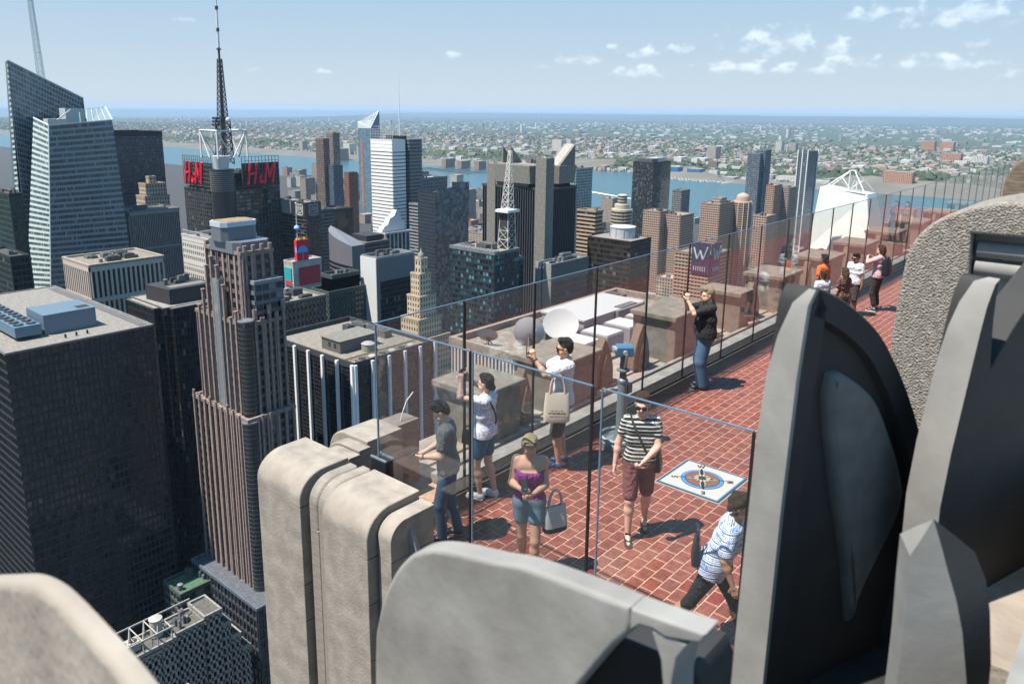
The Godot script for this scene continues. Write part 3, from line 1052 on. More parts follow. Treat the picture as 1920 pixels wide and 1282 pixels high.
func tower(called: String, label: String, x: float, z: float, w: float, d: float, top: float, s: Dictionary, junk := 5, group := "") -> Node3D:
	var root := thing(called, label, "building", Vector3(x, GROUND, z), group)
	var h := top - GROUND
	block(root, Vector3.ZERO, Vector3(w, h, d), style(s))
	if junk:
		clutter(root, Vector3(1, h, -1), w - 2.0, d - 2.0, junk, int(absf(x * 13.0 + z * 7.0)))
	return root

func g3(v: float, b := 1.0) -> Color:
	return Color(v, v * (0.5 + 0.5 * b), v * b)

func lattice(m: MB, a: Vector3, b: Vector3, w0: float, w1: float, bar: float, n: int) -> void:
	# a square mast of four legs, with rings and diagonals
	var q := func(t: float) -> Array:
		var c := a.lerp(b, t)
		var w := lerpf(w0, w1, t) / 2.0
		return [c + Vector3(-w, 0, w), c + Vector3(w, 0, w), c + Vector3(w, 0, -w), c + Vector3(-w, 0, -w)]
	for i in n:
		var p: Array = q.call(float(i) / n)
		var r: Array = q.call(float(i + 1) / n)
		for k in 4:
			var j := (k + 1) % 4
			m.beam(p[k], r[k], bar)
			m.beam(r[k], r[j], bar * 0.7)
			m.beam(p[k], r[j], bar * 0.6)
			m.beam(p[j], r[k], bar * 0.6)

func near_towers() -> void:
	var t: Node3D
	var m: MB
	# the broad black slab on the left
	t = tower("office_tower", "broad black glass office slab with pale roof and blue-grey penthouse at far left", 82.9, -305.5, 53.1, 104.0, -81.0, {"bay": 1.9, "flr": 3.6, "pw": 0.35, "pd": 0.3, "sh": 1.0, "pier": Color(0.02, 0.024, 0.031), "rimc": Color(0.2, 0.2, 0.2), "roof": Color(0.2, 0.185, 0.17), "rim": 0.5, "blind": 0.02, "bc": Color(0.03, 0.035, 0.04)}, 0)
	m = MB.new()
	m.col = Color(0.11, 0.16, 0.21)
	m.box(Vector3(18.2, 169.0, -15.2), Vector3(37.5, 177.0, -33.5))
	part(t, "penthouse", m.mesh(), mats["satin"])
	m = MB.new()
	m.col = Color(0.02, 0.02, 0.02)
	m.box(Vector3(32.0, 177.01, -18.0), Vector3(36.5, 177.15, -22.0))
	part(t, "roof_hatch", m.mesh(), mats["plain"])
	for i in 3:
		m = MB.new()
		m.col = Color(0.03, 0.03, 0.035)
		m.box(Vector3(22.0 + i * 4.0, 169.0, -6.0), Vector3(22.6 + i * 4.0, 170.6, -6.6))
		part(t, "roof_vent", m.mesh(), mats["plain"])
	m = MB.new()
	m.col = Color(0.09, 0.15, 0.21)
	m.box(Vector3(7.6, 170.5, -13.6), Vector3(16.7, 174.5, -62.0))
	part(t, "cooling_unit", m.mesh(), mats["satin"])
	for i in 9:
		for k in 2:
			m = MB.new()
			m.col = Color(0.012, 0.014, 0.016)
			var fc := Vector3(10.0 + k * 4.4, 174.5, -17.0 - i * 5.0)
			m.cyl(fc, fc + Vector3(0, 0.35, 0), 1.75, 1.75, 16)
			m.col = Color(0.1, 0.16, 0.22)
			m.cyl(fc + Vector3(0, 0.35, 0), fc + Vector3(0, 0.45, 0), 0.5, 0.5, 10)
			part(t, "fan", m.mesh(), mats["plain"])
	m = MB.new()
	m.col = Color(0.04, 0.04, 0.04)
	for i in 8:
		for k in 2:
			m.beam(Vector3(8.2 + k * 8.0, 169, -15.0 - i * 6.0), Vector3(8.2 + k * 8.0, 170.5, -15.0 - i * 6.0), 0.3)
	part(t, "support", m.mesh(), mats["plain"])
	m = MB.new()
	m.col = Color(0.14, 0.14, 0.15)
	for i in 3:
		m.beam(Vector3(49.0 + i * 1.2, 169.5, -2.0), Vector3(49.0 + i * 1.2, 169.5, -100.0), 0.35)
	part(t, "track", m.mesh(), mats["plain"])

	# black tower with chamfered corners and white roof edge
	t = thing("office_tower", "black tower with bright roof rim and dark penthouse, left of the granite tower", "building", Vector3(167.5, GROUND, -366.5))
	var s := style({"bay": 1.6, "flr": 3.6, "pw": 0.3, "pd": 0.25, "sh": 0.5, "pier": Color(0.013, 0.013, 0.015), "roof": Color(0.23, 0.22, 0.205), "rimc": Color(0.12, 0.12, 0.12), "rim": 0.4})
	block(t, Vector3(3.5, 0, -3.5), Vector3(30, 158, 36), s)
	block(t, Vector3(0, 0, -6.5), Vector3(3.4, 158, 30), s)
	block(t, Vector3(6.5, 0, 0), Vector3(27, 158, 3.4), s)
	m = MB.new()
	m.col = Color(0.028, 0.026, 0.03)
	m.hexa([Vector3(9.2, 158, -8.1), Vector3(33, 158, -8.1), Vector3(33, 158, -29.8), Vector3(7.1, 158, -29.8), Vector3(9.2, 166, -8.1), Vector3(33, 166, -8.1), Vector3(33, 166, -29.8), Vector3(7.1, 166, -29.8)])
	part(t, "penthouse", m.mesh(), mats["plain"])
	m = MB.new()
	m.col = Color(0.2, 0.19, 0.175)
	m.box(Vector3(12, 166.01, -11), Vector3(31, 166.2, -17))
	part(t, "penthouse_roof", m.mesh(), mats["rough"])
	clutter(t, Vector3(9, 166, -18), 20, 10, 5, 3)

	# pale striped block
	t = tower("office_block", "cream office block with tall narrow window strips behind the black slab", 175.5, -468.8, 43.2, 38.2, -85.0, {"bay": 2.9, "flr": 3.7, "pw": 1.25, "pd": 0.9, "sh": 0.0, "pier": Color(0.46, 0.385, 0.33), "wall": Color(0.02, 0.02, 0.02), "bands": [[0.0, 3.0], [19.0, 21.5], [60.0, 62.0]], "roof": Color(0.2, 0.17, 0.14), "rimc": Color(0.4, 0.34, 0.29)}, 0)
	clutter(t, Vector3(7, 165, -4), 32, 30, 12, 71)

	pink_tower()

	# black tower with white columns
	t = tower("office_tower", "black glass tower striped by white columns with a cluttered open roof", 192.1, -247.0, 46.1, 61.7, -100.0, {"bay": 1.28, "flr": 1.9, "pw": 0.1, "pd": 0.12, "sh": 0.16, "sd": 0.1, "pier": Color(0.035, 0.037, 0.04), "g0": Color(0.006, 0.006, 0.008), "g1": Color(0.016, 0.017, 0.02), "roof": Color(0.2, 0.18, 0.155), "rim": 2.4, "rimc": Color(0.05, 0.053, 0.06), "blind": 0.01, "bc": Color(0.05, 0.05, 0.05)}, 0)
	for i in 7:
		m = MB.new()
		m.col = Color(0.78, 0.78, 0.78)
		var z := -61.7 * i / 6.0
		m.box(Vector3(-1.6, 0, z + 0.65), Vector3(-0.5, 151.6, z - 0.65))
		part(t, "column", m.mesh(), mats["satin"])
	for i in 6:
		m = MB.new()
		m.col = Color(0.6, 0.6, 0.62)  # greyer than the sunlit row: shade of this face put into the colour
		var x := 46.1 * i / 5.0
		m.box(Vector3(x - 0.65, 0, 0.5), Vector3(x + 0.65, 151.6, 1.6))
		part(t, "column", m.mesh(), mats["satin"])
	m = MB.new()
	m.col = Color(0.1, 0.1, 0.1)
	m.box(Vector3(8, 150.1, -19.5), Vector3(29, 155.5, -33))
	part(t, "penthouse", m.mesh(), mats["plain"])
	m = MB.new()
	m.col = Color(0.21, 0.2, 0.18)
	m.box(Vector3(7.6, 155.51, -19.1), Vector3(29.4, 155.9, -33.4))
	part(t, "penthouse_roof", m.mesh(), mats["rough"])
	for i in 2:
		m = MB.new()
		m.col = Color(0.01, 0.01, 0.01)
		m.box(Vector3(7.9, 152, -22.5 - i * 4), Vector3(8.02, 154, -24 - i * 4))
		part(t, "window", m.mesh(), mats["panes"])
	m = MB.new()
	m.col = Color(0.24, 0.23, 0.22)
	m.lathe(Vector3(20, 150.1, -15), [3.0, 0, 3.0, 3.2, 3.2, 3.3, 2.0, 4.0, 0.1, 4.4], 20)
	part(t, "water_tank", m.mesh(40), mats["plain"])
	m = MB.new()
	m.col = Color(0.25, 0.17, 0.02)
	m.beam(Vector3(3, 151, -10), Vector3(43, 151, -10), 0.3)
	m.beam(Vector3(3, 151, -9), Vector3(43, 151, -9), 0.3)
	part(t, "davit_track", m.mesh(), mats["plain"])
	for i in 6:
		m = MB.new()
		m.col = Color(0.12, 0.125, 0.13)
		var fc := Vector3(8.0 + i * 5.6, 150.1, -4.5)
		m.box(fc + Vector3(-2.4, 0, 2), fc + Vector3(2.4, 1.2, -2))
		m.col = Color(0.3, 0.3, 0.3) if i % 2 else Color(0.03, 0.03, 0.03)
		m.cyl(fc + Vector3(0, 1.2, 0), fc + Vector3(0, 1.6, 0), 1.7, 1.5, 16)
		part(t, "fan", m.mesh(), mats["plain"])
	clutter(t, Vector3(29, 150, -20), 15, 38, 8, 5)

	# low setback block at bottom left
	var bs := {"bay": 1.9, "flr": 3.4, "pw": 1.0, "pd": 0.2, "sh": 2.0, "sd": 0.2, "pier": Color(0.26, 0.25, 0.24), "roof": Color(0.09, 0.085, 0.08), "rim": 1.0, "rimc": Color(0.3, 0.29, 0.27), "blind": 0.1}
	t = thing("setback_building", "low grey setback building with open framed rooftop, bottom left below the towers", "building", Vector3(82.1, GROUND, -238.8))
	block(t, Vector3.ZERO, Vector3(22.0, 74.5, 10.4), style(bs.merged({"pw": 1.9, "sh": 3.4})))
	block(t, Vector3(0.4, 0, 0.3), Vector3(16.0, 73, 0.2), style(bs.merged({"pw": 0.9, "rim": 0.0})))
	block(t, Vector3(22.05, 0, -1.7), Vector3(11.4, 74.5, 10.4), style(bs.merged({"pw": 1.9, "sh": 3.4})))
	var xs := [33.5, 40.0, 43.0, 46.5, 49.5]
	for i in 4:
		block(t, Vector3(xs[i], 0, -1.0 + i * 0.5), Vector3(xs[i + 1] - xs[i] - 0.02, 76.0 - i * 6.5, 12.0), style(bs.merged({"roof": Color(0.16, 0.11, 0.09)})))
	m = MB.new()
	m.col = Color(0.3, 0.29, 0.27)
	for i in 5:
		var x := 1.0 + i * 5.0
		m.beam(Vector3(x, 80, 0), Vector3(x, 80, -10.4), 0.35)
		m.beam(Vector3(x, 75, 0), Vector3(x, 80, 0), 0.35)
		m.beam(Vector3(x, 75, -10.4), Vector3(x, 80, -10.4), 0.35)
		if i < 4:
			m.beam(Vector3(x, 80, 0), Vector3(x + 5, 80, -10.4), 0.2)
	m.beam(Vector3(0, 80, 0), Vector3(22, 80, 0), 0.5)
	m.beam(Vector3(0, 80, -10.4), Vector3(33, 80, -10.4), 0.5)
	m.beam(Vector3(0, 80, 0), Vector3(0, 80, -10.4), 0.5)
	for i in 26:
		m.beam(Vector3(0, 75, -0.4 * i), Vector3(0, 80, -0.4 * i), 0.12)
	part(t, "roof_frame", m.mesh(), mats["plain"])
	m = MB.new()
	m.col = Color(0.33, 0.32, 0.3)
	m.lathe(Vector3(18.5, 75, -6.5), [2.1, 0, 2.1, 6.5, 2.3, 6.6, 0.1, 7.3], 18)
	part(t, "water_tank", m.mesh(40), mats["plain"])
	for i in 2:
		m = MB.new()
		m.col = Color(0.3, 0.3, 0.29)
		var fc := Vector3(6.0 + i * 3.6, 75, -5.0)
		m.box(fc + Vector3(-1.8, 0, 1.8), fc + Vector3(1.79, 3.4, -1.8))
		m.col = Color(0.02, 0.02, 0.02)
		m.cyl(fc + Vector3(0, 3.4, 0), fc + Vector3(0, 3.6, 0), 1.4, 1.4, 16)
		m.col = Color(0.3, 0.3, 0.3)
		m.beam(fc + Vector3(-1.3, 3.65, 0), fc + Vector3(1.3, 3.65, 0), 0.2)
		m.beam(fc + Vector3(0, 3.65, -1.3), fc + Vector3(0, 3.65, 1.3), 0.2)
		part(t, "fan_unit", m.mesh(), mats["plain"])
	clutter(t, Vector3(23, 74.5, -2.5), 9, 8, 5, 77)

	t = tower("small_rooftop_building", "small beige rooftop building with terrace rails beside the setback building, bottom edge", 78.0, -196.0, 16.0, 14.0, -172.0, bs.merged({"pier": Color(0.3, 0.25, 0.2), "roof": Color(0.12, 0.11, 0.1), "rimc": Color(0.42, 0.37, 0.3)}), 4)
	m = MB.new()
	m.col = Color(0.4, 0.34, 0.26)
	m.box(Vector3(6, 78, -6), Vector3(11, 83, -11))
	part(t, "bulkhead", m.mesh(), mats["plain"])
	tower("low_building", "low building with dark green roof tucked behind the setback building", 124, -276, 16, 14, -186, {"roof": Color(0.05, 0.12, 0.07), "pier": Color(0.08, 0.1, 0.09)}, 4)
	t = tower("pipe_roof_building", "low building with rooftop pipes and pink wall at the left edge below the slab", 41, -258, 20, 24, -172, {"pier": Color(0.3, 0.2, 0.19), "roof": Color(0.09, 0.09, 0.09), "rim": 0.8}, 7)
	m = MB.new()
	m.col = Color(0.4, 0.4, 0.4)
	for i in 5:
		m.tube([Vector3(3.0 + i * 3, 78, -2), Vector3(3.0 + i * 3, 81, -2), Vector3(3.0 + i * 3, 81, -12), Vector3(3.0 + i * 3, 78, -12)], 0.5)
	part(t, "pipe", m.mesh(), mats["satin"])

	# broad low roof with satellite dishes, below the terrace
	t = tower("office_block", "finned limestone block with satellite dishes on its wide roof just below the terrace", 117.1, -82.0, 66.0, 33.1, -45.0, {"bay": 1.0, "flr": 4.0, "pw": 0.45, "pd": 0.6, "sh": 0.0, "pier": Color(0.5, 0.46, 0.42), "wall": Color(0.02, 0.02, 0.02), "roof": Color(0.21, 0.18, 0.155), "rim": 1.6, "rimc": Color(0.3, 0.26, 0.22)}, 0)
	m = MB.new()
	m.col = Color(0.3, 0.29, 0.29)
	m.box(Vector3(24, 205.1, -15), Vector3(50, 208.5, -27))
	part(t, "penthouse", m.mesh(), mats["plain"])
	m = MB.new()
	m.col = Color(0.36, 0.36, 0.36)
	m.box(Vector3(23.7, 208.51, -14.7), Vector3(50.3, 208.9, -27.3))
	part(t, "penthouse_roof", m.mesh(), mats["plain"])
	for i in 5:
		m = MB.new()
		m.col = Color(0.22, 0.23, 0.25)
		m.box(Vector3(8.0 + i * 9, 205.1, -4), Vector3(14.5 + i * 9, 208.5, -11))
		m.col = Color(0.4, 0.4, 0.42)
		m.box(Vector3(8.2 + i * 9, 208.5, -4.2), Vector3(14.3 + i * 9, 208.8, -10.8))
		part(t, "air_handler", m.mesh(), mats["plain"])
	clutter(t, Vector3(4, 205, -11), 58, 20, 16, 91)
	m = MB.new()
	m.col = Color(0.1, 0.1, 0.1)
	for i in 12:
		m.beam(Vector3(2.5 + i, 205.2, -6), Vector3(2.5 + i, 207.2, -14), 0.12)
	m.beam(Vector3(2, 207, -6), Vector3(14, 207, -6), 0.15)
	m.beam(Vector3(2, 207, -14), Vector3(14, 207, -14), 0.15)
	part(t, "pipe_rack", m.mesh(), mats["plain"])
	var spots := [Vector3(9, 205.1, -19), Vector3(16.5, 205.1, -16), Vector3(3.5, 205.1, -26)]
	for i in 3:
		var r: float = [3.4, 4.0, 2.2][i]
		var dish := thing("satellite_dish", ["grey satellite dish seen edge-on, left one on the finned roof", "large white satellite dish tilted up beside the white penthouse", "small dish at the corner of the finned roof"][i], "satellite dish", Vector3(117.1, GROUND, -82.0) + spots[i])
		m = MB.new()
		m.col = Color(0.3, 0.3, 0.31) if i == 0 else Color(0.36, 0.36, 0.36)
		var rows := []
		for k in 6:
			var row := []
			var q := float(k) / 5.0 * r
			for a in 22:
				row.append(Vector3(cos(-TAU * a / 22) * q, q * q * 0.16 / r * 1.4, sin(-TAU * a / 22) * q))
			rows.append(row)
		m.rings(rows)
		var bowl := part(dish, "reflector", m.mesh(50), mats["plain"])
		bowl.transform = Transform3D(Basis(Vector3(0.6, 0, 0.8), [-1.5, 0.75, -0.9][i]), Vector3(0, r * 0.95, 0))
		m = MB.new()
		m.col = Color(0.1, 0.1, 0.1)
		m.beam(Vector3(0, 0, 0), Vector3(0, r * 0.9, 0), 0.4)
		m.beam(Vector3(-1.2, 0, 1), Vector3(0, r * 0.7, 0), 0.2)
		m.beam(Vector3(1.2, 0, 1), Vector3(0, r * 0.7, 0), 0.2)
		part(dish, "mount", m.mesh(), mats["plain"])

func pink_tower() -> void:
	var t := thing("granite_tower", "tall stepped pink granite tower with pinnacles, corner bow windows and grey metal top", "building", Vector3(144.2, GROUND, -250.3))
	var pink := Color(0.3, 0.225, 0.2)
	var gs := style({"bay": 4.0, "flr": 3.7, "pw": 0.7, "pd": 0.6, "sh": 1.5, "sd": 0.2, "pier": pink, "span": Color(0.1, 0.085, 0.08), "wall": Color(0.1, 0.08, 0.075), "g0": Color(0.008, 0.01, 0.013), "roof": Color(0.18, 0.15, 0.13), "rim": 1.0, "rimc": pink, "blind": 0.06})
	block(t, Vector3.ZERO, Vector3(20, 140, 40.8), gs)
	block(t, Vector3(2.8, 140.2, -3.2), Vector3(17, 36, 35), gs)
	block(t, Vector3(6, 176.3, -8), Vector3(13, 26, 25), style(gs.merged({"bay": 4.4, "pw": 1.2}, true)))
	var grey := style({"bay": 3.0, "flr": 4.0, "pw": 0.4, "pd": 0.2, "sh": 1.6, "pier": Color(0.1, 0.115, 0.13), "roof": Color(0.16, 0.15, 0.14), "rim": 1.0, "rimc": Color(0.28, 0.3, 0.33)})
	block(t, Vector3(8.5, 176.4, -4.0), Vector3(12, 15, 3.8), grey)
	var m := MB.new()
	m.col = Color(0.13, 0.145, 0.165)
	var oct := func(x0: float, z0: float, w: float, d: float, k: float) -> PackedVector2Array:
		return pv([x0 + k, -z0, x0 + w - k, -z0, x0 + w, -z0 + k, x0 + w, -z0 + d - k, x0 + w - k, -z0 + d, x0 + k, -z0 + d, x0, -z0 + d - k, x0, -z0 + k])
	m.plate(oct.call(5.0, -9.5, 15.5, 22.0, 2.5), Vector3(0, 206.5, 0), Vector3(1, 0, 0), Vector3(0, 0, -1), 4.4)
	part(t, "attic", m.mesh(), mats["satin"])
	m = MB.new()
	m.col = Color(0.12, 0.135, 0.16)
	m.plate(oct.call(3.8, -15.7, 15.0, 11.0, 2.0), Vector3(0, 212.2, 0), Vector3(1, 0, 0), Vector3(0, 0, -1), 6.0)
	part(t, "penthouse", m.mesh(), mats["satin"])
	m = MB.new()
	m.col = Color(0.4, 0.46, 0.52)
	m.plate(oct.call(3.6, -15.5, 15.4, 11.4, 2.0), Vector3(0, 213.6, 0), Vector3(1, 0, 0), Vector3(0, 0, -1), 1.9)
	part(t, "penthouse_rim", m.mesh(), mats["satin"])
	m = MB.new()
	m.col = Color(0.3, 0.22, 0.12)
	m.plate(oct.call(4.4, -16.3, 13.8, 9.8, 1.8), Vector3(0, 213.75, 0), Vector3(1, 0, 0), Vector3(0, 0, -1), 0.1)
	part(t, "penthouse_deck", m.mesh(), mats["rough"])
	# bowed glass at the near corner
	for lv in [[0.0, 0.0, 0.0, 139.0], [2.8, -3.2, 140.0, 177.5]]:
		m = MB.new()
		m.col = Color(0.02, 0.024, 0.03)
		m.cyl(Vector3(lv[0] + 1.5, lv[2], lv[1] - 1.5), Vector3(lv[0] + 1.5, lv[3], lv[1] - 1.5), 3.0, 3.0, 20)
		part(t, "bow_window", m.mesh(30), mats["panes"])
		m = MB.new()
		m.col = Color(0.09, 0.1, 0.11)
		for k in int((lv[3] - lv[2]) / 1.85):
			m.cyl(Vector3(lv[0] + 1.5, lv[2] + k * 1.85, lv[1] - 1.5), Vector3(lv[0] + 1.5, lv[2] + k * 1.85 + 0.16, lv[1] - 1.5), 3.06, 3.06, 20)
		part(t, "bow_mullion", m.mesh(30), mats["satin"], true)
		m = MB.new()
		m.col = Color(0.14, 0.15, 0.17)
		m.cyl(Vector3(lv[0] + 1.5, lv[3], lv[1] - 1.5), Vector3(lv[0] + 1.5, lv[3] + 0.6, lv[1] - 1.5), 3.15, 3.15, 20)
		part(t, "bow_cap", m.mesh(30), mats["satin"])
	# stone ribs that run up past each setback into pinnacles
	for k in 9:
		var z := -5.0 - k * 4.3
		m = MB.new()
		m.col = pink
		var top := 141.5 + (k % 3)
		m.box(Vector3(-1.3, 0, z + 0.45), Vector3(-0.5, top, z - 0.45))
		part(t, "rib", m.mesh(), mats["rough"])
	for k in 8:
		var z := -7.5 - k * 3.9
		m = MB.new()
		m.col = pink
		var far: float = [181, 178, 190, 197, 200, 196, 186, 179][k]
		m.box(Vector3(1.5, 140, z + 0.5), Vector3(2.5, far, z - 0.5))
		m.box(Vector3(1.3, far, z + 0.7), Vector3(2.7, far + 0.5, z - 0.7))
		part(t, "rib", m.mesh(), mats["rough"])
	for k in 5:
		var x := 6.8 + k * 3.1
		m = MB.new()
		m.col = pink
		var top: float = [182, 178.5, 183, 180, 184, 179, 182][k]
		m.box(Vector3(x - 0.5, 140, -2.9), Vector3(x + 0.5, top, -1.9))
		m.cyl(Vector3(x, top - 3.5, -2.4), Vector3(x, top, -2.4), 0.9, 0.9, 10)
		part(t, "rib", m.mesh(), mats["rough"])
	for k in 5:
		m = MB.new()
		m.col = pink
		m.box(Vector3(5.0 + k * 3.5, 0, 0.4), Vector3(5.9 + k * 3.5, 141.5, 1.3))
		part(t, "rib", m.mesh(), mats["rough"])
	m = MB.new()
	m.col = Color(0.17, 0.2, 0.23)
	m.box(Vector3(1.6, 60, -18), Vector3(3.4, 192, -23))
	part(t, "bay_shaft", m.mesh(), mats["panes"])
	m = MB.new()
	m.col = pink
	for k in 4:
		m.box(Vector3(5.4, 176, -8.4 - k * 8.0), Vector3(6.5, 205, -9.6 - k * 8.0))
		m.box(Vector3(7.0 + k * 3.6, 176, -8.2), Vector3(8.0 + k * 3.6, 204, -7.2))
		m.cyl(Vector3(7.5 + k * 3.6, 200, -7.8), Vector3(7.5 + k * 3.6, 205.5, -7.8), 0.8, 0.8, 10)
	m.box(Vector3(6.6, 201.5, -7.6), Vector3(19.4, 203.4, -8.6))
	part(t, "upper_rib", m.mesh(), mats["rough"])
	var pod := style({"bay": 2.6, "flr": 4.5, "pw": 0.5, "pd": 0.4, "sh": 1.2, "pier": Color(0.045, 0.05, 0.06), "roof": Color(0.08, 0.09, 0.11), "rim": 1.0, "rimc": Color(0.1, 0.13, 0.17)})
	block(t, Vector3(-7.5, 0, 10), Vector3(36, 68, 50), pod)

func mid_towers() -> void:
	var t: Node3D
	var m: MB
	glass_crystal()
	sign_tower()
	tower("office_slab", "wide dark blue office slab behind the slanted glass tower", 386.0, -920.0, 56, 60, -25.5, {"bay": 1.6, "flr": 3.8, "pw": 0.25, "pd": 0.15, "sh": 1.2, "pier": Color(0.028, 0.032, 0.045), "g0": Color(0.012, 0.015, 0.025), "g1": Color(0.03, 0.035, 0.05), "roof": Color(0.06, 0.06, 0.06), "rim": 5.0, "rimc": Color(0.025, 0.022, 0.03)}, 3)
	tower("office_tower", "grey tower of fine close vertical fins behind the cream striped block", 275.9, -643.3, 42, 36, -78.7, {"bay": 1.5, "flr": 3.8, "pw": 0.55, "pd": 0.7, "sh": 0.0, "pier": Color(0.2, 0.195, 0.19), "wall": Color(0.02, 0.02, 0.02), "bands": [[0.0, 2.0], [30.0, 31.2], [62.0, 63.2]], "roof": Color(0.14, 0.13, 0.12)}, 4)
	var ms := {"bay": 2.6, "flr": 3.6, "pw": 1.4, "pd": 0.3, "sh": 1.7, "sd": 0.28, "pier": Color(0.42, 0.34, 0.27), "roof": Color(0.18, 0.15, 0.13), "blind": 0.1}
	t = thing("setback_tower", "beige stone setback tower with stepped crown above the finned grey tower", "building", Vector3(319.4, GROUND, -711.6))
	var q := style(ms)
	block(t, Vector3.ZERO, Vector3(30, 163, 24), q)
	block(t, Vector3(3, 163.2, -3), Vector3(23, 12, 18), q)
	block(t, Vector3(5.5, 175.4, -5), Vector3(18.5, 11, 14), q)
	block(t, Vector3(11, 186.6, -9), Vector3(6, 6, 6), q)
	t = tower("office_block", "white stone block with square punched windows beside the pink granite tower", 244.8, -458.8, 34, 34, -76.8, {"bay": 2.7, "flr": 3.9, "pw": 1.35, "pd": 0.5, "sh": 1.5, "sd": 0.45, "pier": Color(0.52, 0.49, 0.44), "bands": [[0.0, 2.5], [16.0, 18.0]], "roof": Color(0.2, 0.19, 0.17), "blind": 0.05}, 4)
	m = MB.new()
	m.col = Color(0.35, 0.36, 0.38)
	for i in 18:
		m.beam(Vector3(0.5, 173, -i * 1.9), Vector3(0.5, 177, -i * 1.9), 0.2)
	m.beam(Vector3(0.5, 177, 0), Vector3(0.5, 177, -34), 0.25)
	part(t, "screen", m.mesh(), mats["satin"])

	# black tower with pale square emblems
	t = tower("office_tower", "black glass tower with pale square lettered emblems and a sloping grey crown", 434.2, -623.8, 17.0, 49.8, -82.0, {"bay": 1.6, "flr": 3.3, "pw": 0.1, "pd": 0.1, "sh": 0.9, "sd": 0.3, "pier": Color(0.055, 0.06, 0.062), "g0": Color(0.004, 0.005, 0.006), "g1": Color(0.03, 0.032, 0.035), "roof": Color(0.2, 0.19, 0.18), "rim": 1.0, "blind": 0.1}, 4)
	m = MB.new()
	m.col = Color(0.3, 0.3, 0.3)
	m.slab(Vector3(-0.4, 157, -49.5), Vector3(-0.4, 155.5, -24), Vector3(-0.4, 168.5, -24.0), Vector3(-0.4, 168.5, -49.5), Vector3(-0.3, 0, 0))
	part(t, "crown_panel", m.mesh(), mats["satin"])
	m = MB.new()
	m.col = Color(0.03, 0.032, 0.035)
	m.slab(Vector3(-0.4, 154.0, -24), Vector3(-0.4, 154, 0.2), Vector3(-0.4, 168.5, 0.2), Vector3(-0.4, 168.5, -24), Vector3(-0.25, 0, 0))
	m.slab(Vector3(-0.4, 154.0, 0.4), Vector3(17.2, 154, 0.4), Vector3(17.2, 168.5, 0.4), Vector3(-0.4, 168.5, 0.4), Vector3(0, 0, 0.25))
	part(t, "sign_panel", m.mesh(), mats["satin"])
	for side in 2:
		m = MB.new()
		m.col = Color(0.5, 0.5, 0.48) if side == 0 else Color(0.3, 0.3, 0.3)
		var o := Vector3(-0.7, 156.0, -14.5) if side == 0 else Vector3(2.5, 156.0, 0.7)
		var ux := Vector3(0, 0, 1) if side == 0 else Vector3(1, 0, 0)
		var nn := Vector3(-0.3, 0, 0) if side == 0 else Vector3(0, 0, 0.3)
		# a square fret: outer frame left open at one corner, with inner strokes
		for b in [[0, 0, 11, 1.1], [0, 10, 4.5, 1.1], [6, 10, 5, 1.1], [0, 0, 1.1, 11], [9.9, 0, 1.1, 11], [2.2, 2.2, 6.6, 1.0], [2.2, 2.2, 1.0, 6.4], [4.2, 4.4, 1.0, 6.6], [6.2, 4.4, 1.0, 4.2], [7.9, 2.2, 1.0, 6.6], [4.2, 4.4, 3.0, 1.0]]:
			var a: Vector3 = o + ux * b[0] + Vector3(0, b[1], 0)
			m.slab(a, a + ux * b[2], a + ux * b[2] + Vector3(0, b[3], 0), a + Vector3(0, b[3], 0), nn)
		part(t, "emblem", m.mesh(), mats["plain"])

	tower("office_tower", "dark tower banded with pale horizontal stripes beside the emblem tower", 466.0, -647.1, 18, 30, -93.9, {"bay": 3, "flr": 3.6, "pw": 0.0, "sh": 1.5, "sd": 0.3, "pier": Color(0.12, 0.135, 0.15), "roof": Color(0.1, 0.1, 0.1), "blind": 0.02}, 3)
	tower("office_tower", "plain flat-topped charcoal tower with dark blank upper walls", 494.0, -664.8, 29, 30, -99.0, {"bay": 2.4, "flr": 9.0, "pw": 0.3, "pd": 0.1, "sh": 0.3, "pier": Color(0.045, 0.042, 0.042), "g0": Color(0.02, 0.02, 0.022), "g1": Color(0.03, 0.03, 0.03), "roof": Color(0.06, 0.055, 0.05), "blind": 0.0, "rim": 2.5}, 2)

	# curved grey building with a sloping top
	t = thing("curved_building", "grey office building with curved banded front and sloping top", "building", Vector3(400.4, GROUND, -499.3))
	block(t, Vector3(4, 0, 0), Vector3(25, 147, 30), style({"bay": 3, "flr": 3.6, "pw": 0.0, "sh": 1.4, "pier": Color(0.13, 0.13, 0.145), "roof": Color(0.13, 0.13, 0.13), "blind": 0.03}))
	var arc := []
	for i in 9:
		var a := PI * 0.5 * i / 8.0
		arc.append(Vector3(4 - sin(a) * 14.0, 0, -46 + 46.0 * (1.0 - cos(a)) - 0.0))
	arc.reverse()
	var rows := []
	for y in [0.0, 1.0]:
		var row := []
		for i in 9:
			var p: Vector3 = arc[i]
			row.append(Vector3(p.x, y * (147.0 + i * 1.4), p.z))
		row.append(Vector3(4.2, y * 158.0, -46))
		row.append(Vector3(4.2, y * 147.0, 0))
		rows.append(row)
	m = MB.new()
	m.col = Color(0.14, 0.14, 0.155)
	m.rings([rows[1], rows[0]])
	m.fan(rows[1], true)
	part(t, "curved_wall", m.mesh(), mats["satin"])
	m = MB.new()
	for f in 30:
		var r0 := []
		var r1 := []
		for i in 9:
			var p: Vector3 = arc[i]
			var o := Vector3(-0.25, 0, -0.1)
			r0.append(p + o + Vector3(0, 128 - f * 3.7, 0))
			r1.append(p + o + Vector3(0, 130 - f * 3.7, 0))
		m.col = Color(0.012, 0.014, 0.018)
		for i in 8:
			m.quad(r1[i], r1[i + 1], r0[i + 1], r0[i])
	part(t, "window", m.mesh(), mats["panes"], true)
	m = MB.new()
	m.col = Color(0.02, 0.02, 0.024)
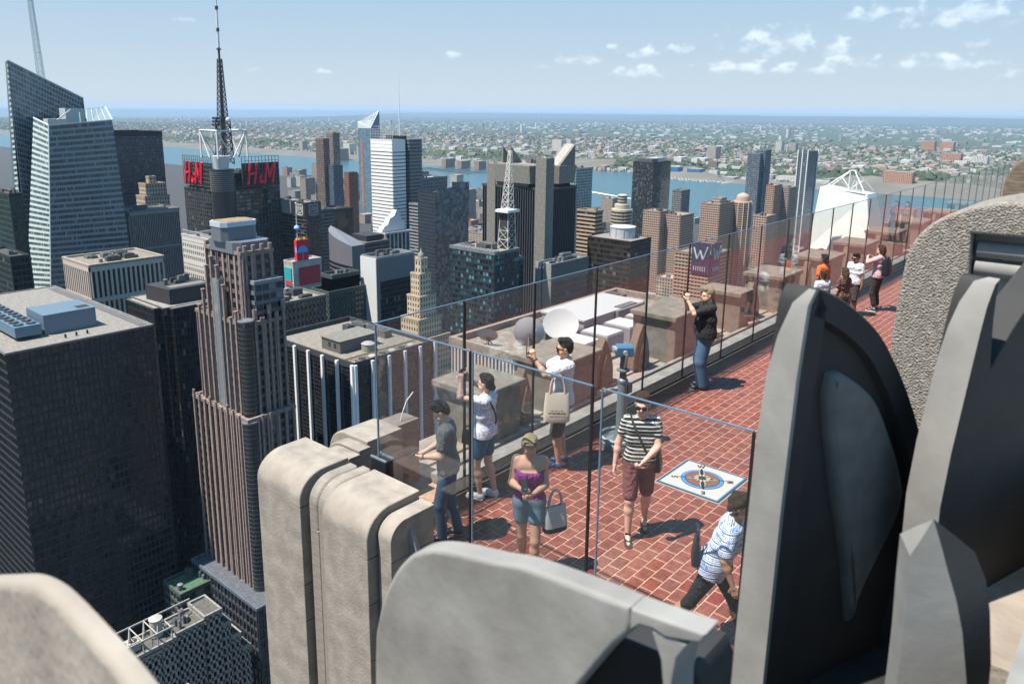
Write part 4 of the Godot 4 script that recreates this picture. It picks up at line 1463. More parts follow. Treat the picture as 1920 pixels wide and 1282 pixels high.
	m.box(Vector3(12, 147, -8), Vector3(30, 152, -28))
	part(t, "penthouse", m.mesh(), mats["plain"])

	# pale blank-walled block
	t = tower("office_block", "office block with blank pale grey end wall and dark gridded glass front", 307.2, -368.8, 30.8, 14.4, -85.9, {"bay": 1.7, "flr": 3.2, "pw": 0.2, "pd": 0.15, "sh": 0.35, "pier": Color(0.06, 0.065, 0.07), "g1": Color(0.02, 0.025, 0.03), "roof": Color(0.07, 0.07, 0.07), "rim": 1.8, "rimc": Color(0.3, 0.31, 0.32)}, 7)
	m = MB.new()
	m.col = Color(0.56, 0.56, 0.55)
	m.box(Vector3(-0.4, 0, 0.4), Vector3(-1.0, 165, -14.8))
	part(t, "end_wall", m.mesh(), mats["plain"])
	m = MB.new()
	m.col = Color(0.16, 0.175, 0.19)
	m.box(Vector3(-1.0, 150, 0.5), Vector3(31.2, 165, 0.9))
	m.box(Vector3(-1.0, 0, 0.5), Vector3(1.8, 150, 0.9))
	m.box(Vector3(29.6, 0, 0.5), Vector3(31.2, 150, 0.9))
	part(t, "front_frame", m.mesh(), mats["satin"])

	# dark green block
	t = thing("office_block", "dark green block with open rooftop plant in front of the curved building", "building", Vector3(277.8, GROUND, -379.1))
	var gr := style({"bay": 2.2, "flr": 3.5, "pw": 1.0, "pd": 0.2, "sh": 1.8, "sd": 0.2, "pier": Color(0.06, 0.085, 0.08), "roof": Color(0.06, 0.07, 0.065), "rim": 2.2})
	block(t, Vector3.ZERO, Vector3(40, 145, 18), gr)
	block(t, Vector3(5, 145.1, -3), Vector3(21, 9, 11), style(gr.merged({"pw": 2.2, "sh": 3.5}, true)))
	clutter(t, Vector3(6, 154, -4), 19, 9, 5, 8)
	t = tower("office_block", "grey stone block with flat pale roof between the granite tower and the green block", 216.0, -352.9, 40, 26, -97.4, {"bay": 2.6, "flr": 4.2, "pw": 1.1, "pd": 0.3, "sh": 1.9, "sd": 0.3, "pier": Color(0.12, 0.115, 0.105), "roof": Color(0.2, 0.185, 0.165), "rim": 1.2, "rimc": Color(0.2, 0.19, 0.17)}, 8)

	# cream ornate tower with stepped crown
	t = thing("setback_tower", "cream brick tower stepping up to a slim ornate crown, half behind the glass", "building", Vector3(271.9, GROUND, -293.4))
	var cb := style({"bay": 2.0, "flr": 3.3, "pw": 1.15, "pd": 0.25, "sh": 1.5, "sd": 0.22, "pier": Color(0.5, 0.4, 0.29), "roof": Color(0.2, 0.17, 0.14), "rim": 0.8, "blind": 0.06})
	block(t, Vector3(0, 0, 0), Vector3(24, 134, 20), cb)
	block(t, Vector3(4, 134.1, -4), Vector3(17, 10, 14), cb)
	block(t, Vector3(7, 144.2, -6), Vector3(12, 12, 10), cb)
	block(t, Vector3(9, 156.3, -8), Vector3(8, 12, 7), cb)
	block(t, Vector3(11, 168.4, -9), Vector3(4.5, 8, 4.5), cb)
	m = MB.new()
	m.col = Color(0.2, 0.23, 0.18)
	m.lathe(Vector3(13.2, 176.4, -11.2), [1.6, 0, 1.9, 1.5, 1.5, 3.0, 0.5, 4.2, 0.05, 6.5], 14)
	part(t, "finial", m.mesh(40), mats["plain"])

	# dark tower with bright teal windows
	var ts := {"bay": 2.3, "flr": 3.5, "pw": 0.5, "pd": 0.2, "sh": 1.2, "pier": Color(0.018, 0.022, 0.028), "g0": Color(0.008, 0.014, 0.02), "g1": Color(0.035, 0.09, 0.11), "bc": Color(0.1, 0.3, 0.33), "blind": 0.16, "roof": Color(0.24, 0.22, 0.19), "rim": 1.5, "rimc": Color(0.19, 0.2, 0.21)}
	t = tower("office_tower", "near-black tower with scattered teal windows and pale roof deck", 330.2, -290.8, 22.2, 36.4, -75.6, ts, 6)
	m = MB.new()
	m.col = Color(0.26, 0.27, 0.28)
	for i in 14:
		m.box(Vector3(0.6, 174.4, -1.5 - i * 2.4), Vector3(5.5, 176.2, -2.6 - i * 2.4))
	part(t, "cooling_fins", m.mesh(), mats["plain"])
	block(t, Vector3(22.4, 0, -7), Vector3(12, 167, 20), style(ts.merged({"g1": Color(0.06, 0.15, 0.17)}, true)))
	t = tower("low_block", "teal-glazed low block with tan roof behind the woman's raised hands", 262.0, -196.0, 60, 26, -128, ts.merged({"roof": Color(0.26, 0.22, 0.18), "pier": Color(0.16, 0.2, 0.2)}, true), 5)

	concrete_crown()
	var lm := MB.new()
	lm.col = Color(0.55, 0.53, 0.48)
	t = thing("lattice_mast", "steel lattice mast standing on the roof in front of the concrete-crowned tower", "mast", Vector3(352.0, -75.4, -300.0))
	lattice(lm, Vector3(0, 0, 0), Vector3(0, 22, 0), 8.0, 6.0, 0.35, 4)
	lattice(lm, Vector3(0, 24, 0), Vector3(2, 58, 0), 5.4, 1.6, 0.3, 8)
	part(t, "lattice", lm.mesh(), mats["plain"])
	lm = MB.new()
	lm.col = Color(0.6, 0.6, 0.6)
	lm.box(Vector3(-5.5, 22, 5), Vector3(5.5, 23.6, -5))
	part(t, "platform", lm.mesh(), mats["plain"])
	lm = MB.new()
	lm.col = Color(0.03, 0.03, 0.03)
	lm.box(Vector3(-3.5, 0.1, 3), Vector3(3.5, 21.8, -3))
	part(t, "core", lm.mesh(), mats["plain"])

	tower("glass_tower", "slim pale blue glass tower rising behind the concrete-crowned tower", 733.2, -522.0, 33, 13, -58.7, {"bay": 3.2, "flr": 3.3, "pw": 0.5, "pd": 0.2, "sh": 0.7, "pier": Color(0.3, 0.38, 0.38), "g0": Color(0.03, 0.06, 0.08), "g1": Color(0.1, 0.16, 0.19), "roof": Color(0.2, 0.2, 0.2)}, 3)

	# striped white tower with screens and a thin mast
	t = thing("office_tower", "white tower of fine horizontal louvre stripes with rooftop screens and thin mast", "building", Vector3(612.1, GROUND, -700.2))
	var wst := style({"bay": 4.0, "flr": 4.2, "pw": 0.25, "pd": 0.2, "sh": 2.9, "sd": 0.5, "pier": Color(0.72, 0.72, 0.7), "g0": Color(0.01, 0.012, 0.015), "g1": Color(0.03, 0.03, 0.03), "blind": 0.0, "bands": [[0.0, 13.0]], "roof": Color(0.1, 0.1, 0.1), "rim": 0.0})
	block(t, Vector3(0, 0, -0.6), Vector3(20, 222, 39.0), wst)
	var wsd := style({"bay": 3.0, "flr": 4.2, "pw": 0.4, "pd": 0.3, "sh": 2.0, "sd": 0.4, "pier": Color(0.17, 0.18, 0.2), "blind": 0.01, "roof": Color(0.1, 0.1, 0.1), "rim": 0.0})
	block(t, Vector3(20.2, 0, -5), Vector3(6, 226, 30), style({"pier": Color(0.03, 0.032, 0.036), "roof": Color(0.05, 0.05, 0.05), "rim": 0.0}))
	block(t, Vector3(26.4, 0, 0), Vector3(20, 222, 39.0), wsd)
	m = MB.new()
	m.col = Color(0.45, 0.46, 0.48)
	for i in 14:
		m.beam(Vector3(0, 222, -i * 3.0), Vector3(0, 238 if i < 9 else 234, -i * 3.0), 0.3)
		if i < 6:
			m.beam(Vector3(28 + i * 3.6, 222, 0), Vector3(28 + i * 3.6, 246, 0), 0.3)
			m.beam(Vector3(28 + i * 3.6, 222, -30), Vector3(28 + i * 3.6, 243, -30), 0.3)
	for k in 5:
		m.beam(Vector3(0, 225 + k * 3, 0), Vector3(0, 225 + k * 3, -39), 0.2)
		m.beam(Vector3(28, 226 + k * 4, 0), Vector3(46.4, 226 + k * 4, 0), 0.2)
	part(t, "roof_screen", m.mesh(), mats["plain"])
	m = MB.new()
	m.col = Color(0.7, 0.72, 0.74)
	m.cyl(Vector3(22, 222, -12), Vector3(22, 262, -12), 0.7, 0.6, 8)
	m.cyl(Vector3(22, 262, -12), Vector3(22, 297, -12), 0.5, 0.15, 8)
	part(t, "mast", m.mesh(), mats["satin"])

	tower("office_tower", "blue-grey finned tower directly below the white louvred tower", 656.5, -700.4, 46, 29.2, -76.9, {"bay": 2.4, "flr": 4, "pw": 0.5, "pd": 0.3, "sh": 0.5, "pier": Color(0.2, 0.23, 0.27), "g0": Color(0.02, 0.025, 0.035), "g1": Color(0.05, 0.06, 0.08), "roof": Color(0.3, 0.3, 0.3), "rim": 2}, 6)
	tower("office_tower", "grey tower of thin horizontal stripes wedged left of the dark angular glass tower", 613.9, -650.0, 6, 25, -101.3, {"bay": 4, "flr": 3.8, "pw": 0.0, "sh": 1.7, "sd": 0.3, "pier": Color(0.26, 0.27, 0.29), "roof": Color(0.1, 0.1, 0.1)}, 2)
	# angular dark glass tower
	t = thing("glass_tower", "dark angular glass tower with slanting roofline and grey mirrored side", "building", Vector3(599.5, GROUND, -616.6))
	var pn := MB.new()
	var gm := MB.new()
	var ds := style({"bay": 3.0, "flr": 4.0, "pw": 0.15, "pd": 0.1, "sh": 0.5, "sd": 0.1, "pier": Color(0.05, 0.06, 0.075), "g0": Color(0.014, 0.02, 0.032), "g1": Color(0.02, 0.03, 0.045), "blind": 0.0})
	var dm := style({"bay": 3.0, "flr": 4.0, "pw": 0.2, "pd": 0.1, "sh": 0.6, "sd": 0.1, "pier": Color(0.12, 0.125, 0.14), "g0": Color(0.03, 0.035, 0.045), "g1": Color(0.16, 0.17, 0.19), "blind": 0.1, "tilt": 0.12})
	skin(pn, gm, Vector3(0, 0, -28), Vector3(0, 0, 0), Vector3(0, 168, 0), Vector3(0, 169, -28), ds)
	skin(pn, gm, Vector3(0, 0, 0), Vector3(48, 0, 3), Vector3(55, 176, 0), Vector3(0, 168, 0), dm)
	skin(pn, gm, Vector3(48, 0, 3), Vector3(50, 0, -28), Vector3(55, 174, -28), Vector3(55, 176, 0), ds)
	part(t, "window", pn.mesh(), mats["panes"], true)
	part(t, "mullion", gm.mesh(), mats["plain"], true)
	m = MB.new()
	m.col = Color(0.25, 0.24, 0.23)
	m.box(Vector3(0.5, 160, -1), Vector3(50, 163, -27))
	part(t, "roof", m.mesh(), mats["rough"])
	clutter(t, Vector3(8, 163, -3), 36, 22, 7, 15)
	# white ragged crest block
	t = tower("office_block", "dark block with white columns and a jagged white screen roof", 454.7, -532.2, 28.5, 14.9, -104, {"bay": 4.7, "flr": 4, "pw": 1.2, "pd": 0.8, "sh": 0.0, "pier": Color(0.5, 0.5, 0.52), "wall": Color(0.02, 0.02, 0.03), "roof": Color(0.3, 0.3, 0.3)}, 0)
	m = MB.new()
	m.col = Color(0.55, 0.56, 0.58)
	var pp := pv([0, 0, 4, 5, 8, 6.5, 11, 12, 16, 14, 19, 19, 22, 18.5, 25, 9, 29, 7, 29, 0])
	m.plate(pp, Vector3(0, 147, -6), Vector3(1, 0, 0), Vector3(0, 1, 0), 6.0)
	part(t, "crest_screen", m.mesh(), mats["plain"])

	# dark tower with white drum tank
	t = tower("office_tower", "dark brown glass tower topped by a round white tank", 478.8, -290.5, 28, 37.7, -85.9, {"bay": 3.0, "flr": 3.8, "pw": 0.3, "pd": 0.2, "sh": 1.5, "sd": 0.2, "pier": Color(0.035, 0.026, 0.02), "span": Color(0.03, 0.022, 0.018), "g0": Color(0.01, 0.008, 0.007), "g1": Color(0.05, 0.042, 0.036), "roof": Color(0.2, 0.185, 0.165), "rim": 0.6}, 3)
	m = MB.new()
	m.col = Color(0.42, 0.43, 0.44)
	m.lathe(Vector3(15.5, 164.1, -17), [9.3, 0, 9.3, 7.6, 9.6, 7.7, 9.6, 8.3, 0.1, 8.6], 32)
	part(t, "tank", m.mesh(40), mats["plain"])
	m = MB.new()
	m.col = Color(0.35, 0.36, 0.38)
	for i in 10:
		var a := TAU * i / 10.0
		m.beam(Vector3(15.5 + cos(a) * 9.5, 164.1, -17 + sin(a) * 9.5), Vector3(15.5 + cos(a) * 9.5, 171.7, -17 + sin(a) * 9.5), 0.3)
	part(t, "tank_rib", m.mesh(), mats["plain"])
	t = tower("office_block", "grey concrete slab building with pale end pier behind the glass fence", 375.0, -283.3, 38.6, 11.2, -87.5, {"bay": 3.2, "flr": 3.6, "pw": 0.2, "pd": 0.15, "sh": 1.2, "pier": Color(0.05, 0.052, 0.055), "roof": Color(0.14, 0.16, 0.17), "rim": 1.2, "rimc": Color(0.25, 0.25, 0.25)}, 10)
	m = MB.new()
	m.col = Color(0.36, 0.35, 0.34)
	m.box(Vector3(-0.4, 0, 0.5), Vector3(-1.2, 164, -6))
	m.box(Vector3(-0.4, 0, -7.4), Vector3(-1.0, 164, -12))
	m.col = Color(0.13, 0.135, 0.14)
	m.box(Vector3(-1.2, 152, 0.52), Vector3(39, 163.5, 0.9))
	part(t, "end_pier", m.mesh(), mats["rough"])

	red_sign()

func concrete_crown() -> void:
	var t := thing("office_tower", "dark ribbed tower crowned by bare concrete boxes and pointed fins", "building", Vector3(443.3, GROUND, -342.2))
	block(t, Vector3.ZERO, Vector3(36.7, 200, 60.3), style({"bay": 2.2, "flr": 3.7, "pw": 0.5, "pd": 0.8, "sh": 0.0, "pier": Color(0.065, 0.065, 0.072), "wall": Color(0.015, 0.015, 0.018), "g1": Color(0.012, 0.012, 0.016), "roof": Color(0.1, 0.1, 0.1), "blind": 0.0}))
	var con := Color(0.25, 0.235, 0.215)
	var m := MB.new()
	m.col = con
	m.box(Vector3(-1.4, 0, -55.5), Vector3(-0.7, 217, -47))
	part(t, "corner_pier", m.mesh(), mats["rough"])
	m = MB.new()
	m.col = con
	m.plate(pv([-50, 0, -16, 0, -16, 2, -46, 2, -46, 16, -50, 20]), Vector3(-0.9, 201.5, 0), Vector3(0, 0, 1), Vector3(0, 1, 0), 2.0)
	part(t, "left_fin", m.mesh(), mats["rough"])
	m = MB.new()
	m.col = con * 1.05
	m.hexa([Vector3(-3, 204, -12), Vector3(4, 204, -9), Vector3(34, 204, -50), Vector3(-2, 204, -46), Vector3(-4, 217, -12), Vector3(5, 217, -8), Vector3(34, 217, -50), Vector3(-3, 217, -47)])
	part(t, "crown_box", m.mesh(), mats["rough"])
	m = MB.new()
	m.col = con
	m.hexa([Vector3(14, 204, 1.5), Vector3(33, 204, 1.5), Vector3(33, 204, -16), Vector3(14, 204, -16), Vector3(13, 217, 2.5), Vector3(34, 217, 2.5), Vector3(34, 217, -16), Vector3(13, 217, -16)])
	part(t, "crown_box", m.mesh(), mats["rough"])
	m = MB.new()
	m.col = con
	m.box(Vector3(-1.6, 0, 1.6), Vector3(0.8, 223, -8))
	m.box(Vector3(0.7, 0, 1.6), Vector3(8, 223, 0.9))
	part(t, "corner_pier", m.mesh(), mats["rough"])
	for k in 2:
		m = MB.new()
		m.col = con * 0.9
		m.plate(pv([0, 0, 19, 0, 19, 15]) if k == 0 else pv([0, 0, 14, 0, 0, 13]), Vector3(15, 217, 1.0) if k == 0 else Vector3(4, 217, -44), Vector3(1, 0, 0), Vector3(0, 1, 0), 1.6)
		m.plate(pv([0, 0, 19, 0, 19, 15]) if k == 0 else pv([0, 0, 14, 0, 0, 13]), Vector3(15, 217, -8.0) if k == 0 else Vector3(4, 217, -36), Vector3(1, 0, 0), Vector3(0, 1, 0), 1.6)
		m.col = Color(0.4, 0.38, 0.35)
		if k == 0:
			m.quad(Vector3(15, 217.2, -0.6), Vector3(34, 232.2, -0.6), Vector3(34, 232.2, -8), Vector3(15, 217.2, -8))
		part(t, "pointed_fin", m.mesh(), mats["rough"])
	m = MB.new()
	m.col = Color(0.02, 0.02, 0.022)
	m.box(Vector3(2, 200, -3), Vector3(34, 205, -56))
	part(t, "crown_recess", m.mesh(), mats["plain"])
	m = MB.new()
	m.col = Color(0.3, 0.27, 0.24)
	m.box(Vector3(0, 217.02, -9), Vector3(33, 217.6, -46))
	part(t, "roof", m.mesh(), mats["rough"])
	clutter(t, Vector3(10, 217.5, -18), 20, 22, 6, 33)

func red_sign() -> void:
	var t := thing("sign_building", "white low building carrying painted billboards below the emblem tower", "building", Vector3(330.0, GROUND, -494.0))
	block(t, Vector3.ZERO, Vector3(26, 142, 12), style({"bay": 5, "flr": 8, "pw": 0.2, "pd": 0.1, "sh": 0.5, "pier": Color(0.5, 0.48, 0.45), "g0": Color(0.4, 0.4, 0.38), "g1": Color(0.5, 0.5, 0.48), "roof": Color(0.3, 0.29, 0.27), "blind": 0.0}))
	for k in 2:
		var b := MB.new()
		b.col = [Color(0.02, 0.3, 0.36), Color(0.5, 0.03, 0.05)][k]
		if k == 0:
			b.box(Vector3(-0.3, 124, -2), Vector3(-0.7, 138, -11))
			b.col = Color(0.5, 0.03, 0.06)
			b.box(Vector3(-0.71, 124.5, -2.5), Vector3(-0.8, 128, -10))
		else:
			b.box(Vector3(5, 124, 0.4), Vector3(24, 138, 0.8))
		part(t, "billboard", b.mesh(), mats["plain"])
	var s := thing("umbrella_sign", "red rooftop sign with a blue umbrella under a ball-topped pole", "sign", Vector3(334, -108.0, -494.0))
	var m := MB.new()
	m.col = Color(0.6, 0.02, 0.04)
	m.box(Vector3(0, 0, 0), Vector3(10.5, 17, -3))
	part(s, "panel", m.mesh(), mats["plain"])
	m = MB.new()
	m.col = Color(0.12, 0.35, 0.75)
	var pts := PackedVector2Array()
	for i in 13:
		var a := PI * i / 12.0
		pts.append(Vector2(5.2 + cos(a) * 4.6, 7.0 + sin(a) * 5.6))
	for i in 5:
		pts.append(Vector2(0.6 + 1.84 * (i + 0.5), 8.0))
		if i < 4:
			pts.append(Vector2(0.6 + 1.84 * (i + 1), 6.9))
	m.plate(pts, Vector3(0, 0, 0.35), Vector3(1, 0, 0), Vector3(0, 1, 0), 0.33)
	m.col = Color(0.6, 0.6, 0.62)
	m.box(Vector3(5.1, 2, 0.3), Vector3(5.4, 7, 0.02))
	m.col = Color(0.12, 0.35, 0.75)
	m.plate(pts, Vector3(-0.35, 0, -5.2 - 1.5 + 5.0), Vector3(0, 0, 0.25), Vector3(0, 1, 0), 0.3)
	part(s, "umbrella", m.mesh(), mats["plain"])
	m = MB.new()
	m.col = Color(0.6, 0.45, 0.08)
	for i in 4:
		m.box(Vector3(1 + i * 2.3, 17, -0.8), Vector3(2.0 + i * 2.3, 18.4, -2.2))
	part(s, "crest", m.mesh(), mats["plain"])
	m = MB.new()
	m.col = Color(0.55, 0.56, 0.6)
	m.cyl(Vector3(2.0, 17, -1.5), Vector3(2.0, 45, -1.5), 0.35, 0.2, 8)
	m.col = Color(0.25, 0.4, 0.75)
	m.lathe(Vector3(2.0, 24, -1.5), [0.3, 0, 1.6, 0.7, 2.2, 2.2, 1.6, 3.7, 0.3, 4.4], 14)
	m.col = Color(0.7, 0.7, 0.7)
	m.lathe(Vector3(2.0, 44.5, -1.5), [0.1, 0, 0.7, 0.5, 0.1, 1.0], 8)
	part(s, "ball_pole", m.mesh(40), mats["plain"])

func glass_crystal() -> void:
	var t := thing("glass_tower", "faceted pale glass skyscraper with slanted wedge top and open crown, far left", "building", Vector3(216.1, GROUND, -623.6))
	var o := t.position
	var f := func(a: Array) -> Vector3:
		return Vector3(a[0], a[1], a[2]) - o
	var fTL: Vector3 = f.call([217.1, -2.2, -655.0])
	var fC: Vector3 = f.call([216.1, -7.2, -623.6])
	var fTR: Vector3 = f.call([270.6, -3.9, -645.6])
	var fBL: Vector3 = f.call([197.5, -146.7, -661.1])
	var fBC: Vector3 = f.call([204.3, -142.2, -627.6])
	var fBR: Vector3 = f.call([275.3, -151.1, -643.6])
	var wTL: Vector3 = f.call([214.1, 40.5, -687.4])
	var wTR: Vector3 = f.call([273.2, 13.1, -703.8])
	var wBR: Vector3 = f.call([242.0, -95.2, -704.6])
	var wBL: Vector3 = f.call([210.9, -89.6, -683.2])
	var sBL: Vector3 = f.call([204.8, -151.3, -692.4])
	var sBR: Vector3 = f.call([206.6, -150.3, -684.5])
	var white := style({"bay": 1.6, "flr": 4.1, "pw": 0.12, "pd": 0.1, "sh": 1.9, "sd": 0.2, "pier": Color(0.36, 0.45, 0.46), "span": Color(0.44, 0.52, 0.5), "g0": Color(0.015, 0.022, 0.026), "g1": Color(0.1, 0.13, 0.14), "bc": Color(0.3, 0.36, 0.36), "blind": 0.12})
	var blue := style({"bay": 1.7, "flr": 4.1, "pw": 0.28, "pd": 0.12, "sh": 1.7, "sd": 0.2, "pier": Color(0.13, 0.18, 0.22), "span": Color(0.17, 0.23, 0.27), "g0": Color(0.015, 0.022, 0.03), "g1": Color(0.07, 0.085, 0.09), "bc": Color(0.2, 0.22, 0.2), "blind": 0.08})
	var dark := style({"bay": 2.0, "flr": 4.1, "pw": 0.16, "pd": 0.12, "sh": 0.5, "sd": 0.2, "pier": Color(0.34, 0.42, 0.47), "g0": Color(0.03, 0.045, 0.06), "g1": Color(0.1, 0.13, 0.15), "blind": 0.05})  # wedge glass and frame lightened in colour to suggest reflected sky
	var down := func(p: Vector3, top: Vector3) -> Vector3:
		return p + (p - top).normalized() * (p.y / maxf(0.2, (top - p).normalized().y))
	var pn := MB.new()
	var gm := MB.new()
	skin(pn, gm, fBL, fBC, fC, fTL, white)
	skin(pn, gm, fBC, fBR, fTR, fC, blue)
	skin(pn, gm, wBL, wBR, wTR, wTL, dark)
	skin(pn, gm, sBL, sBR, wTL + Vector3(0.4, 0, 0.6), wTL, white)
	part(t, "window", pn.mesh(), mats["panes"], true)
	part(t, "mullion", gm.mesh(), mats["satin"], true)
	var m := MB.new()
	m.col = Color(0.05, 0.065, 0.075)
	var back := Vector3(14, 0, -34)
	var foot := [down.call(fBL, fTL), down.call(fBC, fC), down.call(fBR, fTR)]
	m.quad(foot[0], foot[1], fBC, fBL)
	m.quad(foot[1], foot[2], fBR, fBC)
	m.quad(foot[2], foot[2] + back, fTR + back, fTR)
	m.quad(foot[2] + back, foot[0] + back, fTL + back, fTR + back)
	m.quad(foot[0] + back, foot[0], fTL, fTL + back)
	var cut := Vector3(0, -7, 0)
	m.col = Color(0.14, 0.14, 0.14)
	m.quad(fC + cut, fTR + cut, fTR + back + cut, fTL + back + cut)
	m.tri(fC + cut, fTL + back + cut, fTL + cut)
	part(t, "wall", m.mesh(), mats["satin"])
	m = MB.new()
	m.col = Color(0.05, 0.07, 0.085)
	var wb := Vector3(8, 0, -30)
	m.quad(wTR, wTR + wb, Vector3(wTR.x + 10, 0, wTR.z - 30), Vector3(wTR.x + 2, 0, wTR.z))
	m.quad(wTL + wb, wTL, sBL, sBL + wb)
	m.quad(wTR + wb, wTL + wb, sBL + wb, wBR + wb)
	m.quad(wTL, wTL + wb, wTR + wb, wTR)
	part(t, "wedge_wall", m.mesh(), mats["satin"])
	m = MB.new()
	m.col = Color(0.5, 0.55, 0.55)
	m.beam(fTL, fC, 0.8)
	m.beam(fC, fTR, 0.8)
	m.beam(wTL, wTR, 0.9)
	m.beam(fC, fBC, 0.6)
	part(t, "edge_trim", m.mesh(), mats["satin"])
	var c1: Vector3 = f.call([265.4, 4.0, -680.1])
	var c2: Vector3 = f.call([280.5, 6.1, -679.4])
	var c3: Vector3 = f.call([271.8, -3.9, -647.3])
	var c4: Vector3 = f.call([258.7, -6.6, -663.3])
	m = MB.new()
	m.col = Color(0.2, 0.25, 0.27)
	m.slab(c4, c3, c2, c1, Vector3(-0.4, 0, 0.3))
	part(t, "crown_screen", m.mesh(), mats["panes"])
	m = MB.new()
	m.col = Color(0.55, 0.6, 0.6)
	m.beam(c1, c2, 0.6)
	m.beam(c2, c3, 0.9)
	m.beam(c1, c4, 0.5)
	for k in 4:
		m.beam(c1.lerp(c2, k / 4.0), c4.lerp(c3, k / 4.0), 0.3)
	part(t, "crown_frame", m.mesh(), mats["satin"])
	for k in 3:
		m = MB.new()
		m.col = [Color(0.4, 0.42, 0.43), Color(0.34, 0.38, 0.4), Color(0.1, 0.1, 0.1)][k]
		var a: Vector3 = [Vector3(8, 240, -24), Vector3(24, 240, -32), Vector3(36, 240, -24)][k]
		var b: Vector3 = [Vector3(22, 247, -33), Vector3(38, 255, -44), Vector3(48, 245, -30)][k]
		m.box(a, b)
		part(t, "roof_unit", m.mesh(), mats["plain"])
	m = MB.new()
	m.col = Color(0.5, 0.5, 0.5)
	m.beam(Vector3(14, 246, -22), Vector3(26, 254, -26), 0.8)
	m.beam(Vector3(30, 240, -20), Vector3(30, 252, -20), 0.8)
	part(t, "window_rig", m.mesh(), mats["plain"])
	m = MB.new()
	m.col = Color(0.36, 0.46, 0.48)
	var s0: Vector3 = f.call([242.8, 18.8, -704.3])
	lattice(m, s0, s0 + Vector3(-2.2, 108, -0.8), 4.6, 2.0, 0.3, 22)
	part(t, "spire", m.mesh(), mats["satin"])

